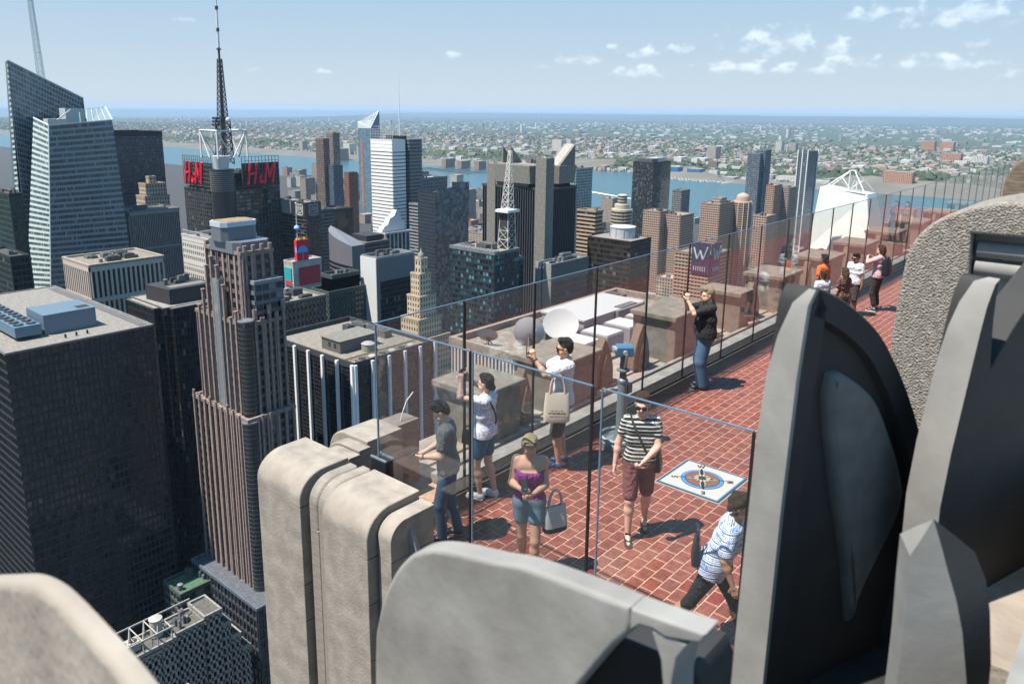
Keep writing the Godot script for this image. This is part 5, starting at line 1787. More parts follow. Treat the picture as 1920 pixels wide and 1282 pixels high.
func sign_tower() -> void:
	var t := thing("sign_tower", "dark glass tower with big red lettered signs, rounded corner drum and tall antenna", "building", Vector3(372.0, GROUND, -662.8))
	var dk := style({"bay": 3.6, "flr": 3.8, "pw": 0.25, "pd": 0.2, "sh": 1.3, "sd": 0.15, "pier": Color(0.1, 0.11, 0.115), "span": Color(0.028, 0.03, 0.033), "g0": Color(0.006, 0.008, 0.01), "g1": Color(0.03, 0.035, 0.04), "roof": Color(0.05, 0.05, 0.05), "blind": 0.04, "tilt": 0.06})
	block(t, Vector3(0, 0, -4), Vector3(52, 180, 70), dk)
	block(t, Vector3(46, 0, 0), Vector3(14, 189, 40), dk)
	block(t, Vector3(2, 180.2, -10), Vector3(46, 16, 56), style({"bay": 4, "flr": 3.6, "pd": 0.2, "pier": Color(0.03, 0.032, 0.035), "roof": Color(0.05, 0.05, 0.05), "rim": 0.0}))
	var m := MB.new()
	m.col = Color(0.025, 0.026, 0.028)
	m.cyl(Vector3(5, 0, -9), Vector3(5, 201, -9), 11.0, 11.0, 30)
	part(t, "corner_drum", m.mesh(30), mats["satin"])
	m = MB.new()
	m.col = Color(0.16, 0.17, 0.17)
	for k in 10:
		m.cyl(Vector3(5, 181 + k * 1.9, -9), Vector3(5, 181.6 + k * 1.9, -9), 11.25, 11.25, 30)
	part(t, "drum_louvre", m.mesh(30), mats["satin"])
	m = MB.new()
	m.col = Color(0.55, 0.56, 0.55)
	m.cyl(Vector3(5, 201, -9), Vector3(5, 213, -9), 6.0, 8.0, 20)
	part(t, "drum_cap", m.mesh(30), mats["plain"])
	# sign frames and letters
	for side in 2:
		m = MB.new()
		m.col = Color(0.09, 0.09, 0.09)
		var o := Vector3(-2.5, 184, -68) if side == 0 else Vector3(19, 184, 2.5)
		var ux := Vector3(0, 0, 1) if side == 0 else Vector3(1, 0, 0)
		var w := 54.0 if side == 0 else 40.0
		for i in int(w / 3.6) + 1:
			m.beam(o + ux * i * 3.6, o + ux * i * 3.6 + Vector3(0, 28, 0), 0.4)
		for k in 8:
			m.beam(o + Vector3(0, k * 4.0, 0), o + ux * w + Vector3(0, k * 4.0, 0), 0.35)
		part(t, "sign_frame", m.mesh(), mats["plain"])
		m = MB.new()
		m.col = Color(0.016, 0.016, 0.018)
		var b := o + (Vector3(1.2, 0, 0) if side == 0 else Vector3(0, 0, -1.2))
		m.slab(b, b + ux * w, b + ux * w + Vector3(0, 22, 0), b + Vector3(0, 22, 0), Vector3(-0.2, 0, 0) if side == 0 else Vector3(0, 0, 0.2))
		part(t, "sign_board", m.mesh(), mats["plain"])
		var s := o + ux * (4.0 if side == 0 else 5.0) + (Vector3(-0.6, 1.0, 0) if side == 0 else Vector3(0, 1.0, 0.6))
		var k := (34.0 if side == 0 else 30.0) / 30.0
		var strokes := [[[0, 1, 3.5, 21], [6.5, 1, 10.5, 21], [1, 10, 9, 12]], [[14.4, 2, 12.6, 6.5], [12.6, 6.5, 15.2, 9.5], [15.2, 9.5, 12.0, 5.0], [11.6, 3.5, 14.4, 1.5], [14.0, 1.6, 16.0, 4.6]], [[17.5, 1, 21, 21], [21, 21, 23.0, 7], [23.0, 7, 29, 21], [26.5, 1, 29.5, 21]]]
		for letter in strokes:
			m = MB.new()
			m.col = Color(0.72, 0.015, 0.045)
			for l in letter:
				var p: Vector3 = s + ux * l[0] * k + Vector3(0, l[1], 0)
				var r: Vector3 = s + ux * l[2] * k + Vector3(0, l[3], 0)
				m.beam(p, r, 1.7)
			part(t, "letter", m.mesh(), mats["satin"])
	# white truss frame round the foot of the antenna
	m = MB.new()
	m.col = Color(0.62, 0.62, 0.62)
	var c := Vector3(11.6, 0, -14.0)
	var r := 15.0
	var cs := [Vector3(-r, 0, r), Vector3(r, 0, r), Vector3(r, 0, -r), Vector3(-r, 0, -r)]
	for i in 4:
		var a: Vector3 = c + cs[i]
		var b: Vector3 = c + cs[(i + 1) % 4]
		m.beam(a + Vector3(0, 211, 0), a + Vector3(0, 236, 0), 1.3)
		m.beam(a + Vector3(0, 236, 0), b + Vector3(0, 236, 0), 1.3)
		m.beam(a + Vector3(0, 236, 0), a.lerp(b, 0.5) + Vector3(0, 211, 0), 0.8)
		m.beam(b + Vector3(0, 236, 0), a.lerp(b, 0.5) + Vector3(0, 211, 0), 0.8)
	part(t, "truss", m.mesh(), mats["plain"])
	m = MB.new()
	m.col = Color(0.05, 0.05, 0.055)
	lattice(m, c + Vector3(0, 205, 0), c + Vector3(0.6, 246, 0), 12.0, 9.0, 0.8, 6)
	lattice(m, c + Vector3(0.6, 246, 0), c + Vector3(1.5, 300, 0), 7.0, 3.0, 0.6, 12)
	m.cyl(c + Vector3(0, 205, 0), c + Vector3(1.5, 310, 0), 1.3, 1.0, 8)
	for k in 9:
		m.box(c + Vector3(-7, 240 + (k % 3) * 3, -7 + k), c + Vector3(-5 + k, 242 + (k % 3) * 3, -5))
	part(t, "antenna_base", m.mesh(), mats["plain"])
	m = MB.new()
	m.col = Color(0.6, 0.62, 0.64)
	m.cyl(c + Vector3(1.5, 310, 0), c + Vector3(2.0, 345, 0), 1.1, 0.9, 10)
	m.cyl(c + Vector3(2.0, 345, 0), c + Vector3(2.4, 420, 0), 0.7, 0.3, 8)
	m.col = Color(0.05, 0.05, 0.05)
	m.cyl(c + Vector3(1.5, 308, 0), c + Vector3(1.5, 309, 0), 2.4, 2.4, 10)
	m.cyl(c + Vector3(1.8, 324, 0), c + Vector3(1.8, 327, 0), 1.4, 1.4, 10)
	m.cyl(c + Vector3(2.0, 343, 0), c + Vector3(2.0, 346, 0), 1.5, 1.5, 10)
	part(t, "antenna", m.mesh(40), mats["satin"])
	m = MB.new()
	m.col = Color(0.6, 0.6, 0.6)
	m.lathe(c + Vector3(3, 243, 5), [0.2, 0, 2.0, 1.0, 2.6, 2.6, 2.0, 4.2, 0.2, 5.2], 12)
	part(t, "radome", m.mesh(40), mats["plain"])
	clutter(t, Vector3(14, 196, -14), 32, 44, 9, 101)

func far_towers() -> void:
	var t: Node3D
	var m: MB
	# the wedge-topped glass tower
	t = thing("glass_tower", "tall blue glass tower with white wedge-shaped lattice crown", "building", Vector3(1211.6, GROUND, -1463.6))
	block(t, Vector3.ZERO, Vector3(28, 214, 48), style({"bay": 3.0, "flr": 4, "pw": 0.2, "pd": 0.1, "sh": 0.6, "pier": Color(0.2, 0.28, 0.35), "g0": Color(0.05, 0.1, 0.15), "g1": Color(0.14, 0.22, 0.3), "rim": 0.0, "blind": 0.0}))
	m = MB.new()
	m.col = Color(0.1, 0.18, 0.26)
	m.tri(Vector3(0, 214, 0), Vector3(28, 214, 0), Vector3(28, 256, 0))
	m.quad(Vector3(28, 214, 0), Vector3(28, 214, -48), Vector3(28, 240, -48), Vector3(28, 256, 0))
	m.col = Color(0.5, 0.54, 0.56)
	m.quad(Vector3(0, 214, 0), Vector3(28, 256, 0), Vector3(28, 240, -48), Vector3(0, 228, -48))
	m.quad(Vector3(0, 214, -48), Vector3(0, 214, 0), Vector3(0, 214, 0), Vector3(0, 228, -48))
	part(t, "crown", m.mesh(), mats["satin"])
	m = MB.new()
	m.col = Color(0.2, 0.24, 0.28)
	for i in 7:
		m.beam(Vector3(0, 214.5 + i * 2.0, -i * 7.5), Vector3(28, 256 - i * 2.2, -i * 7.5), 0.8)
		m.beam(Vector3(28.0 * i / 7, 214.5 + 42.0 * i / 7, 0), Vector3(28.0 * (i + 1) / 7, 230 + i * 1.5, -48), 0.8)
	part(t, "crown_lattice", m.mesh(), mats["satin"])
	m = MB.new()
	m.col = Color(0.45, 0.2, 0.07)
	for k in 46:
		m.box(Vector3(-0.2, 20 + k * 3.6, -30), Vector3(-0.9, 22 + k * 3.6, -38))
	part(t, "hoist_stripe", m.mesh(), mats["plain"], true)
	tower("slab_tower", "brown and grey slim slab tower, left of a taller pair", 887.2, -1209.5, 13, 24, -49.2, {"bay": 2.4, "flr": 3.3, "pw": 0.6, "pd": 0.2, "sh": 0.8, "pier": Color(0.22, 0.15, 0.11), "g1": Color(0.06, 0.06, 0.07), "rim": 3, "roof": Color(0.2, 0.15, 0.12)}, 2)
	tower("slab_tower", "pinkish slim tower, right of a brown and grey pair", 931.6, -1238.8, 16, 20.3, -39.8, {"bay": 2.4, "flr": 3.3, "pw": 0.7, "pd": 0.2, "sh": 0.7, "pier": Color(0.3, 0.22, 0.2), "g1": Color(0.07, 0.08, 0.1), "rim": 3}, 2)
	tower("slab_tower", "blue glass slab in front of the slim brown and pink pair", 893.0, -1190.0, 22, 14, -96, {"bay": 2.4, "flr": 3.3, "pw": 0.2, "pd": 0.2, "sh": 0.8, "pier": Color(0.1, 0.14, 0.19), "g0": Color(0.02, 0.03, 0.05), "g1": Color(0.06, 0.09, 0.13)}, 2)
	tower("brick_block", "dark red brick block by the river behind the slim pair", 861.4, -1103.7, 20, 13.7, -102.8, {"bay": 2.6, "flr": 3.4, "pw": 1.3, "pd": 0.2, "sh": 1.4, "pier": Color(0.2, 0.09, 0.06)}, 3)
	t = tower("glass_tower", "tall black glass tower standing alone against the river", 1170.4, -672.8, 58.3, 40.7, -78.1, {"bay": 2.4, "flr": 3.6, "pw": 0.2, "pd": 0.15, "sh": 0.7, "pier": Color(0.02, 0.022, 0.026), "g0": Color(0.006, 0.008, 0.012), "g1": Color(0.04, 0.05, 0.06), "bc": Color(0.12, 0.14, 0.16), "blind": 0.12, "roof": Color(0.15, 0.15, 0.15), "rim": 2}, 0)
	m = MB.new()
	m.col = Color(0.35, 0.36, 0.36)
	m.box(Vector3(24, 172, -8), Vector3(50, 180, -30))
	m.col = Color(0.06, 0.065, 0.07)
	m.box(Vector3(4, 172, -6), Vector3(23, 179, -32))
	part(t, "penthouse", m.mesh(), mats["plain"])
	var br := {"bay": 3.0, "flr": 3.0, "pw": 1.4, "pd": 0.5, "sh": 1.2, "sd": 0.8, "pier": Color(0.31, 0.19, 0.14), "span": Color(0.4, 0.3, 0.24), "g0": Color(0.02, 0.018, 0.018), "g1": Color(0.06, 0.055, 0.05), "roof": Color(0.24, 0.21, 0.18), "rim": 1.0}
	tower("brick_tower", "brick apartment tower with balconies, left of two just above the fence", 872.5, -488.6, 24.5, 24, -117.2, br, 4)
	tower("brick_tower", "brick apartment tower, right of two just above the fence", 884.0, -466.0, 34.7, 26, -121.4, br, 4)
	tower("grey_tower", "slim grey apartment tower with small block on top, beside the black glass tower", 1017.0, -536.9, 24.9, 14.6, -104.5, {"bay": 2.6, "flr": 3.1, "pw": 0.9, "pd": 0.3, "sh": 1.3, "pier": Color(0.19, 0.18, 0.17), "roof": Color(0.1, 0.1, 0.1)}, 0)
	t = tower("brick_tower", "stepped brick apartment tower with white roof box", 950.7, -445.7, 49.8, 26.5, -110.6, br, 5)
	block(t, Vector3(14, 139, -5), Vector3(14, 7, 12), style(br.merged({"pier": Color(0.3, 0.29, 0.27)}, true)))
	t = thing("round_tower", "tan round-cornered apartment tower with domed cap", "building", Vector3(990.6, GROUND, -430.2))
	m = MB.new()
	m.col = Color(0.36, 0.26, 0.2)
	m.lathe(Vector3(13, 0, -8), [13, 0, 13, 139, 12, 141, 9, 141, 8.5, 147, 6, 150, 0.2, 152], 20)
	part(t, "wall", m.mesh(35), mats["plain"])
	m = MB.new()
	for k in 40:
		m.col = Color(0.03, 0.03, 0.03)
		m.cyl(Vector3(13, 20.0 + k * 3.0, -8), Vector3(13, 21.4 + k * 3.0, -8), 13.12, 13.12, 20)
	part(t, "window", m.mesh(35), mats["panes"], true)
	m = MB.new()
	m.col = Color(0.42, 0.33, 0.26)
	for k in 12:
		var a := TAU * k / 12
		m.box(Vector3(12.4 + cos(a) * 13.1, 0, -8 + sin(a) * 13.1 + 0.6), Vector3(13.6 + cos(a) * 13.1, 139, -8 + sin(a) * 13.1 - 0.6))
	part(t, "pier", m.mesh(), mats["plain"], true)
	t = thing("glass_tower", "dark blue glass apartment tower, left of the tall riverside pair", "building", Vector3(1337.8, GROUND, -559.2))
	var sil := style({"bay": 2.2, "flr": 3.1, "pw": 0.35, "pd": 0.25, "sh": 0.8, "pier": Color(0.2, 0.24, 0.28), "g0": Color(0.015, 0.025, 0.04), "g1": Color(0.07, 0.1, 0.14), "blind": 0.12, "rim": 2})
	block(t, Vector3.ZERO, Vector3(22, 186, 22.4), sil)
	block(t, Vector3(10, 0, 5), Vector3(26, 192, 16), sil)
	t = tower("glass_tower", "pale striped glass tower, right of the tall riverside pair", 1412.8, -504.0, 50.5, 16.1, -62.0, {"bay": 3.0, "flr": 3.3, "pw": 0.4, "pd": 0.2, "sh": 1.0, "sd": 0.4, "pier": Color(0.14, 0.17, 0.2), "g0": Color(0.02, 0.03, 0.045), "g1": Color(0.06, 0.08, 0.11), "blind": 0.02, "roof": Color(0.2, 0.2, 0.2), "rim": 3}, 2)
	m = MB.new()
	m.col = Color(0.6, 0.62, 0.63)
	for p in [[-0.6, 0.9], [-0.6, -16.6], [-0.6, -8.5], [50.6, 0.9]]:
		m.box(Vector3(p[0] - 0.9, 0, p[1] + 0.8), Vector3(p[0] + 0.9, 194, p[1] - 0.8))
	part(t, "edge_fin", m.mesh(), mats["plain"])
	t = tower("brick_tower", "red-topped brick tower behind the domed round tower", 1209.1, -477.5, 30, 12.9, -105.1, br.merged({"pier": Color(0.3, 0.13, 0.09)}, true), 3)
	tower("brick_tower", "grey brick tower with pale stripes before the striped glass tower", 1240.0, -466.0, 34, 14, -110, br.merged({"pier": Color(0.24, 0.2, 0.18), "pw": 1.0}, true), 3)
	tower("brick_tower", "low pink brick tower seen at the fence top", 927.9, -372.9, 26, 16.3, -117.6, br.merged({"pier": Color(0.38, 0.22, 0.17)}, true), 3)
	t = tower("office_block", "tan block with shadowed wedge roof left of the round banded tower", 580.7, -390.8, 12, 20, -82.3, {"bay": 3, "flr": 3.6, "pw": 0.0, "sh": 1.6, "pier": Color(0.42, 0.3, 0.2), "g1": Color(0.05, 0.045, 0.04), "roof": Color(0.2, 0.16, 0.13)}, 2)
	t = thing("banded_tower", "cream and brown banded tower with stacked round top tiers", "building", Vector3(679.0, GROUND, -423.1))
	m = MB.new()
	m.col = Color(0.42, 0.36, 0.28)
	m.lathe(Vector3(9, 0, -7), [11, 0, 11, 158, 8, 158.1, 8, 163, 5, 163.1, 5, 172, 4, 173], 16)
	part(t, "wall", m.mesh(30), mats["plain"])
	m = MB.new()
	m.col = Color(0.05, 0.04, 0.035)
	for k in 14:
		m.cyl(Vector3(9, 110 + k * 3.4, -7), Vector3(9, 111.7 + k * 3.4, -7), 11.15, 11.15, 16)
	for k in 3:
		m.cyl(Vector3(9, 164.5 + k * 3, -7), Vector3(9, 165.8 + k * 3, -7), 5.12, 5.12, 16)
	part(t, "window", m.mesh(30), mats["panes"], true)
	tower("office_tower", "dark green glass tower cut off by the left edge", 170.4, -575.3, 8, 46, -51.3, {"bay": 2.4, "flr": 3.8, "pw": 0.3, "pd": 0.2, "sh": 1.2, "pier": Color(0.01, 0.035, 0.03), "g0": Color(0.004, 0.014, 0.013), "g1": Color(0.012, 0.05, 0.045), "roof": Color(0.1, 0.05, 0.04), "blind": 0.03, "bc": Color(0.02, 0.1, 0.1)}, 5)
	tower("office_tower", "lower black-green tower beneath the green glass one at the left edge", 148.0, -512.0, 10, 40, -82, {"bay": 2.4, "flr": 3.8, "pw": 0.3, "pd": 0.2, "sh": 1.2, "pier": Color(0.01, 0.022, 0.02), "g1": Color(0.012, 0.03, 0.028), "roof": Color(0.06, 0.05, 0.045), "blind": 0.03}, 3)
	# billboard building behind the glass
	t = tower("billboard_building", "brick building carrying a big purple billboard with a white winged W", 559.4, -267.4, 36, 30, -104.0, br.merged({"pier": Color(0.28, 0.17, 0.13)}, true), 4)
	m = MB.new()
	m.col = Color(0.03, 0.03, 0.09)
	m.box(Vector3(-1.0, 131, 0.6), Vector3(-1.6, 156, -15))
	m.box(Vector3(-0.9, 131, 1.0), Vector3(15, 156, 1.6))
	part(t, "billboard", m.mesh(), mats["satin"])
	m = MB.new()
	m.col = Color(0.5, 0.52, 0.56)
	for side in 2:
		var o := Vector3(-1.9, 0, -14) if side == 0 else Vector3(1, 0, 1.9)
		var ux := Vector3(0, 0, 1) if side == 0 else Vector3(1, 0, 0)
		for l in [[1, 152, 4, 143], [4, 143, 6.5, 150], [6.5, 150, 9, 143], [9, 143, 12.5, 153]]:
			m.beam(o + ux * l[0] + Vector3(0, l[1], 0), o + ux * l[2] + Vector3(0, l[3], 0), 1.1)
		for i in 6:
			m.beam(o + ux * (1.5 + i * 1.9) + Vector3(0, 133.5, 0), o + ux * (1.5 + i * 1.9) + Vector3(0, 137, 0), 0.6)
	part(t, "lettering", m.mesh(), mats["plain"])
	# white sloping pyramid with lattice
	t = thing("pyramid_building", "white sloping pyramid-like riverside building topped by an open white frame", "building", Vector3(1560.0, GROUND, -500.0))
	m = MB.new()
	m.col = Color(0.55, 0.6, 0.57)
	var foot := [Vector3(-30, 0, -28), Vector3(-55, 0, 95), Vector3(60, 0, 95), Vector3(60, 0, -28)]
	var head := [Vector3(0, 118, -26), Vector3(6, 108, 60), Vector3(60, 108, 60), Vector3(60, 118, -26)]
	m.quad(foot[0], foot[1], head[1], head[0])
	m.quad(foot[1], foot[2], head[2], head[1])
	m.quad(foot[2], foot[3], head[3], head[2])
	m.col = Color(0.03, 0.035, 0.04)
	m.quad(foot[3], foot[0], head[0], head[3])
	m.col = Color(0.4, 0.42, 0.4)
	m.quad(head[0], head[1], head[2], head[3])
	part(t, "wall", m.mesh(), mats["plain"])
	m = MB.new()
	m.col = Color(0.62, 0.63, 0.62)
	var apex := Vector3(34, 150, 22)
	for a in [Vector3(2, 116, -20), Vector3(4, 110, 56), Vector3(58, 112, 56), Vector3(58, 117, -22), Vector3(28, 113, 18), Vector3(40, 113, 30)]:
		m.beam(a, apex + Vector3(signf(a.x - 34) * 4, 0, signf(a.z - 22) * 4), 1.6)
		m.beam(a.lerp(apex, 0.5), Vector3(34, 114, 20), 1.0)
	m.beam(apex + Vector3(-5, 0, -5), apex + Vector3(5, 0, 5), 1.6)
	m.beam(apex + Vector3(-5, 0, 5), apex + Vector3(5, 0, -5), 1.6)
	m.beam(Vector3(2, 116, -20), Vector3(4, 110, 56), 1.2)
	part(t, "frame", m.mesh(), mats["plain"])

func low_city() -> void:
	# many small buildings between the towers and the river: one thing each, six kinds
	var r := RandomNumberGenerator.new()
	r.seed = 77
	var busy: Array[Rect2] = []
	for o in get_children():
		if o.get_meta("category", "") == "building":
			busy.append(Rect2(o.position.x - 14, o.position.z - 62, 76, 84))
	var kinds := []
	var cols := [Color(0.3, 0.17, 0.13), Color(0.36, 0.3, 0.25), Color(0.24, 0.23, 0.22), Color(0.4, 0.38, 0.35), Color(0.16, 0.12, 0.11), Color(0.3, 0.24, 0.2)]
	var names := ["red brick", "tan stone", "grey concrete", "pale", "dark brown", "buff brick"]
	var count := 0
	for ring in 2:
		for i in 900:
			if count >= 290:
				break
			var x := r.randf_range(330, 1780)
			var z := r.randf_range(-2900, 120)
			if ring == 0:
				x = r.randf_range(600, 1780)
				z = -x * r.randf_range(0.2, 1.5)
			if absf(z) > x * 2.2 and x > 400:
				continue
			x = roundf(x / 42.0) * 42.0 + r.randf_range(-3, 3)
			z = roundf(z / 50.0) * 50.0 + r.randf_range(-3, 3)
			if z > -x * 0.12 or (x < 420 and z > -250):
				continue
			var hit := false
			for b in busy:
				if b.intersects(Rect2(x, z - 36, 34, 36)):
					hit = true
					break
			if hit:
				continue
			busy.append(Rect2(x - 2, z - 40, 38, 44))
			var k := r.randi() % 6
			var tall := r.randf() < 0.12
			var h := r.randf_range(16, 48) if not tall else r.randf_range(60, 105)
			h *= clampf(1.25 - x / 3200.0, 0.6, 1.1)
			var o := tower("city_building", "%s building in the dense low blocks between the towers and the river" % names[k], x, z, r.randf_range(20, 34), r.randf_range(20, 36), GROUND + h, {"bay": 3.4, "flr": 3.5, "pw": 1.6, "pd": 0.25, "sh": 1.7, "sd": 0.2, "pier": cols[k] * r.randf_range(0.8, 1.15), "roof": Color(0.2, 0.19, 0.18) * r.randf_range(0.5, 1.9), "blind": 0.08, "tilt": 0.0}, r.randi() % 4, "low %s city buildings" % names[k])
			count += 1

func far_shore() -> void:
	# the opposite bank: houses and trees too many and too far to count
	var r := RandomNumberGenerator.new()
	r.seed = 5
	var hm := MB.new()
	hm.box(Vector3(-0.5, 0, -0.5), Vector3(0.5, 1, 0.5))
	var tm := MB.new()
	tm.lathe(Vector3.ZERO, [0.35, 0.0, 0.5, 0.4, 0.36, 0.8, 0.08, 1.0], 6)
	var spots := []
	var cols := []
	for i in 26000:
		var u := r.randf()
		var x := 3150.0 + 3900.0 * u * u
		if r.randf() < 0.06:
			x = r.randf_range(2930, 3130)
		var z := -x * (r.randf_range(-0.02, 2.1) if r.randf() < 0.85 else r.randf_range(2.1, 5.0))
		if x > 2930 and r.randf() < 0.0:
			continue
		var big := r.randf()
		var s := Vector3(r.randf_range(8, 16), r.randf_range(6, 12), r.randf_range(8, 18))
		if big < 0.05:
			s = Vector3(r.randf_range(20, 60), r.randf_range(8, 22), r.randf_range(20, 50))
		spots.append(Transform3D(Basis(Vector3.UP, 0.1 * r.randf()).scaled_local(s), Vector3(x, land_height(x, z) - 1.0, z)))
		var g := r.randf_range(0.14, 0.5)
		var q := r.randf()
		cols.append(Color(g, g * 0.97, g * 0.93) if q < 0.7 else Color(g * 0.9, g * 0.62, g * 0.52))
	scatter("far_houses", hm, spots, cols)
	spots = []
	cols = []
	for i in 30000:
		var x := 3060.0 + 4200.0 * pow(r.randf(), 1.6)
		if i < 9000:
			x = r.randf_range(3020, 3190)
		var z := -x * (r.randf_range(-0.02, 2.1) if r.randf() < 0.85 else r.randf_range(2.1, 5.0))
		var s := r.randf_range(9, 19)
		spots.append(Transform3D(Basis.IDENTITY.scaled(Vector3(s * 1.3, s * 0.8, s * 1.3)), Vector3(x, land_height(x, z) - 2.0, z)))
		var g := r.randf_range(0.5, 1.2)
		cols.append(Color(0.035 * g, 0.062 * g, 0.022 * g))
	scatter("far_trees", tm, spots, cols)
	spots = []
	cols = []
	for i in 5200:
		var x := 7400.0 + 16000.0 * pow(r.randf(), 0.8)
		var z := -x * (r.randf_range(0.0, 2.0) if r.randf() < 0.75 else r.randf_range(2.0, 5.0))
		if Vector2(x, z).length() > 21000.0:
			continue
		var s := Vector3(r.randf_range(20, 120), r.randf_range(8, 22), r.randf_range(20, 90))
		if r.randf() < 0.03:
			s = Vector3(25, r.randf_range(40, 110), 25)
		spots.append(Transform3D(Basis.IDENTITY.scaled(s), Vector3(x, land_height(x, z) - 1.0, z)))
		var g := r.randf_range(0.1, 0.5)
		cols.append(Color(g, g, g * 0.96))
	scatter("distant_town", hm, spots, cols)
	# bank-side blocks that can be told apart
	var bl := [[2560, -2560, 60, 26, 40, 0], [2570, -2470, 60, 30, 34, 0], [2590, -2380, 50, 28, 36, 0], [2600, -2300, 50, 30, 30, 0], [2620, -2210, 55, 26, 34, 0], [2640, -2120, 50, 30, 30, 0], [3260, -2420, 40, 60, 70, 1], [3300, -2390, 40, 30, 72, 1], [3330, -1600, 50, 40, 62, 2], [2960, -1585, 40, 60, 34, 3], [2970, -1490, 46, 60, 30, 3], [3000, -1430, 30, 40, 26, 4], [2980, -1190, 60, 110, 22, 2], [2990, -1060, 60, 120, 20, 4], [2990, -760, 40, 34, 62, 5], [2990, -700, 40, 60, 60, 5], [4350, -1700, 40, 34, 60, 1], [4400, -1640, 40, 34, 50, 2], [5200, -1120, 50, 70, 60, 5], [5250, -1030, 50, 70, 56, 5], [4050, -760, 50, 80, 40, 5], [4020, -650, 40, 60, 34, 4], [2520, -3300, 60, 40, 60, 0], [2500, -3420, 50, 34, 50, 4], [3000, -4100, 50, 50, 70, 1], [2990, -4300, 40, 40, 60, 2], [2900, -3700, 50, 60, 62, 4], [2880, -3560, 60, 50, 56, 2]]
	var nm := ["red-brown waterfront apartment block on the far bank", "pale apartment tower on the cliff across the river", "tan apartment slab across the river", "blue glass office block on the far waterfront", "white low block on the far bank", "orange brick apartment slab across the river"]
	var cc := [Color(0.3, 0.2, 0.18), Color(0.5, 0.48, 0.45), Color(0.36, 0.32, 0.28), Color(0.03, 0.14, 0.36), Color(0.55, 0.53, 0.5), Color(0.42, 0.23, 0.15)]
	for b in bl:
		var o := thing("waterfront_block", nm[b[5]], "building", Vector3(b[0], land_height(b[0], b[1]), b[1]), "far-bank blocks: " + nm[b[5]])
		block(o, Vector3.ZERO, Vector3(b[2], b[4], b[3]), style({"bay": 6.0, "flr": 5.0, "pw": 3.0, "pd": 0.4, "sh": 2.4, "pier": cc[b[5]], "rim": 0.0, "tilt": 0.0, "roof": Color(0.25, 0.24, 0.22)}))
	# piers, marina boats, the boat wake
	for i in 7:
		var m := MB.new()
		m.col = Color(0.14, 0.12, 0.1)
		m.box(Vector3(0, -1, 5), Vector3(-120 - i * 6, 1.5, -5))
		var o := thing("timber_pier", "old timber pier reaching into the river from the far bank", "pier", Vector3(2530, GROUND + 0.6, -2620 + i * 60), "old piers on the far bank")
		part(o, "deck", m.mesh(), mats["plain"])
	for i in 60:
		var m := MB.new()
		m.col = Color(0.7, 0.7, 0.68)
		m.hexa([Vector3(-5, 0, 1.4), Vector3(5, 0, 0.6), Vector3(5, 0, -0.6), Vector3(-5, 0, -1.4), Vector3(-5, 1.6, 1.8), Vector3(7, 1.9, 0.2), Vector3(7, 1.9, -0.2), Vector3(-5, 1.6, -1.8)])
		m.box(Vector3(-3, 1.6, 1.1), Vector3(2, 3.2, -1.1))
		var o := thing("moored_boat", "small white boat moored in the far-bank marina", "boat", Vector3(2760 + (i % 6) * 24, GROUND + 0.7, -1560 + (i / 6) * 30), "boats in the far-bank marina")
		o.rotation.y = r.randf() * 6.0
		part(o, "hull", m.mesh(), mats["plain"])
	var wk := MB.new()
	wk.col = Color(0.75, 0.78, 0.78)
	wk.quad(Vector3(2040, GROUND + 0.7, -1250), Vector3(2052, GROUND + 0.7, -1250), Vector3(2186, GROUND + 0.7, -1560), Vector3(2160, GROUND + 0.7, -1560))
	ground("boat_wake", wk.mesh(), mats["plain"])

func land_height(x: float, z: float) -> float:
	var cliff := smoothstep(3060.0, 3180.0, x + 40.0 * sin(z * 0.006))
	var back := 1.0 - smoothstep(5200.0, 6800.0, x)
	return GROUND + 2.0 + 46.0 * cliff * back

func scatter(called: String, m: MB, spots: Array, cols: Array) -> void:
	var mm := MultiMesh.new()
	mm.transform_format = MultiMesh.TRANSFORM_3D
	mm.use_colors = true
	mm.mesh = m.mesh()
	mm.instance_count = spots.size()
	for i in spots.size():
		mm.set_instance_transform(i, spots[i])
		mm.set_instance_color(i, cols[i])
	var o := MultiMeshInstance3D.new()
	o.name = called
	o.multimesh = mm
	o.material_override = mats["plain"]
	o.set_meta("kind", "stuff")
	o.set_meta("label", {"far_houses": "pale roofs and houses covering the far bank", "far_trees": "dark green tree cover on the far bank", "distant_town": "specks of distant towns on the hazy plain"}[called])
	o.set_meta("category", {"far_houses": "houses", "far_trees": "trees", "distant_town": "buildings"}[called])
	add_child(o)

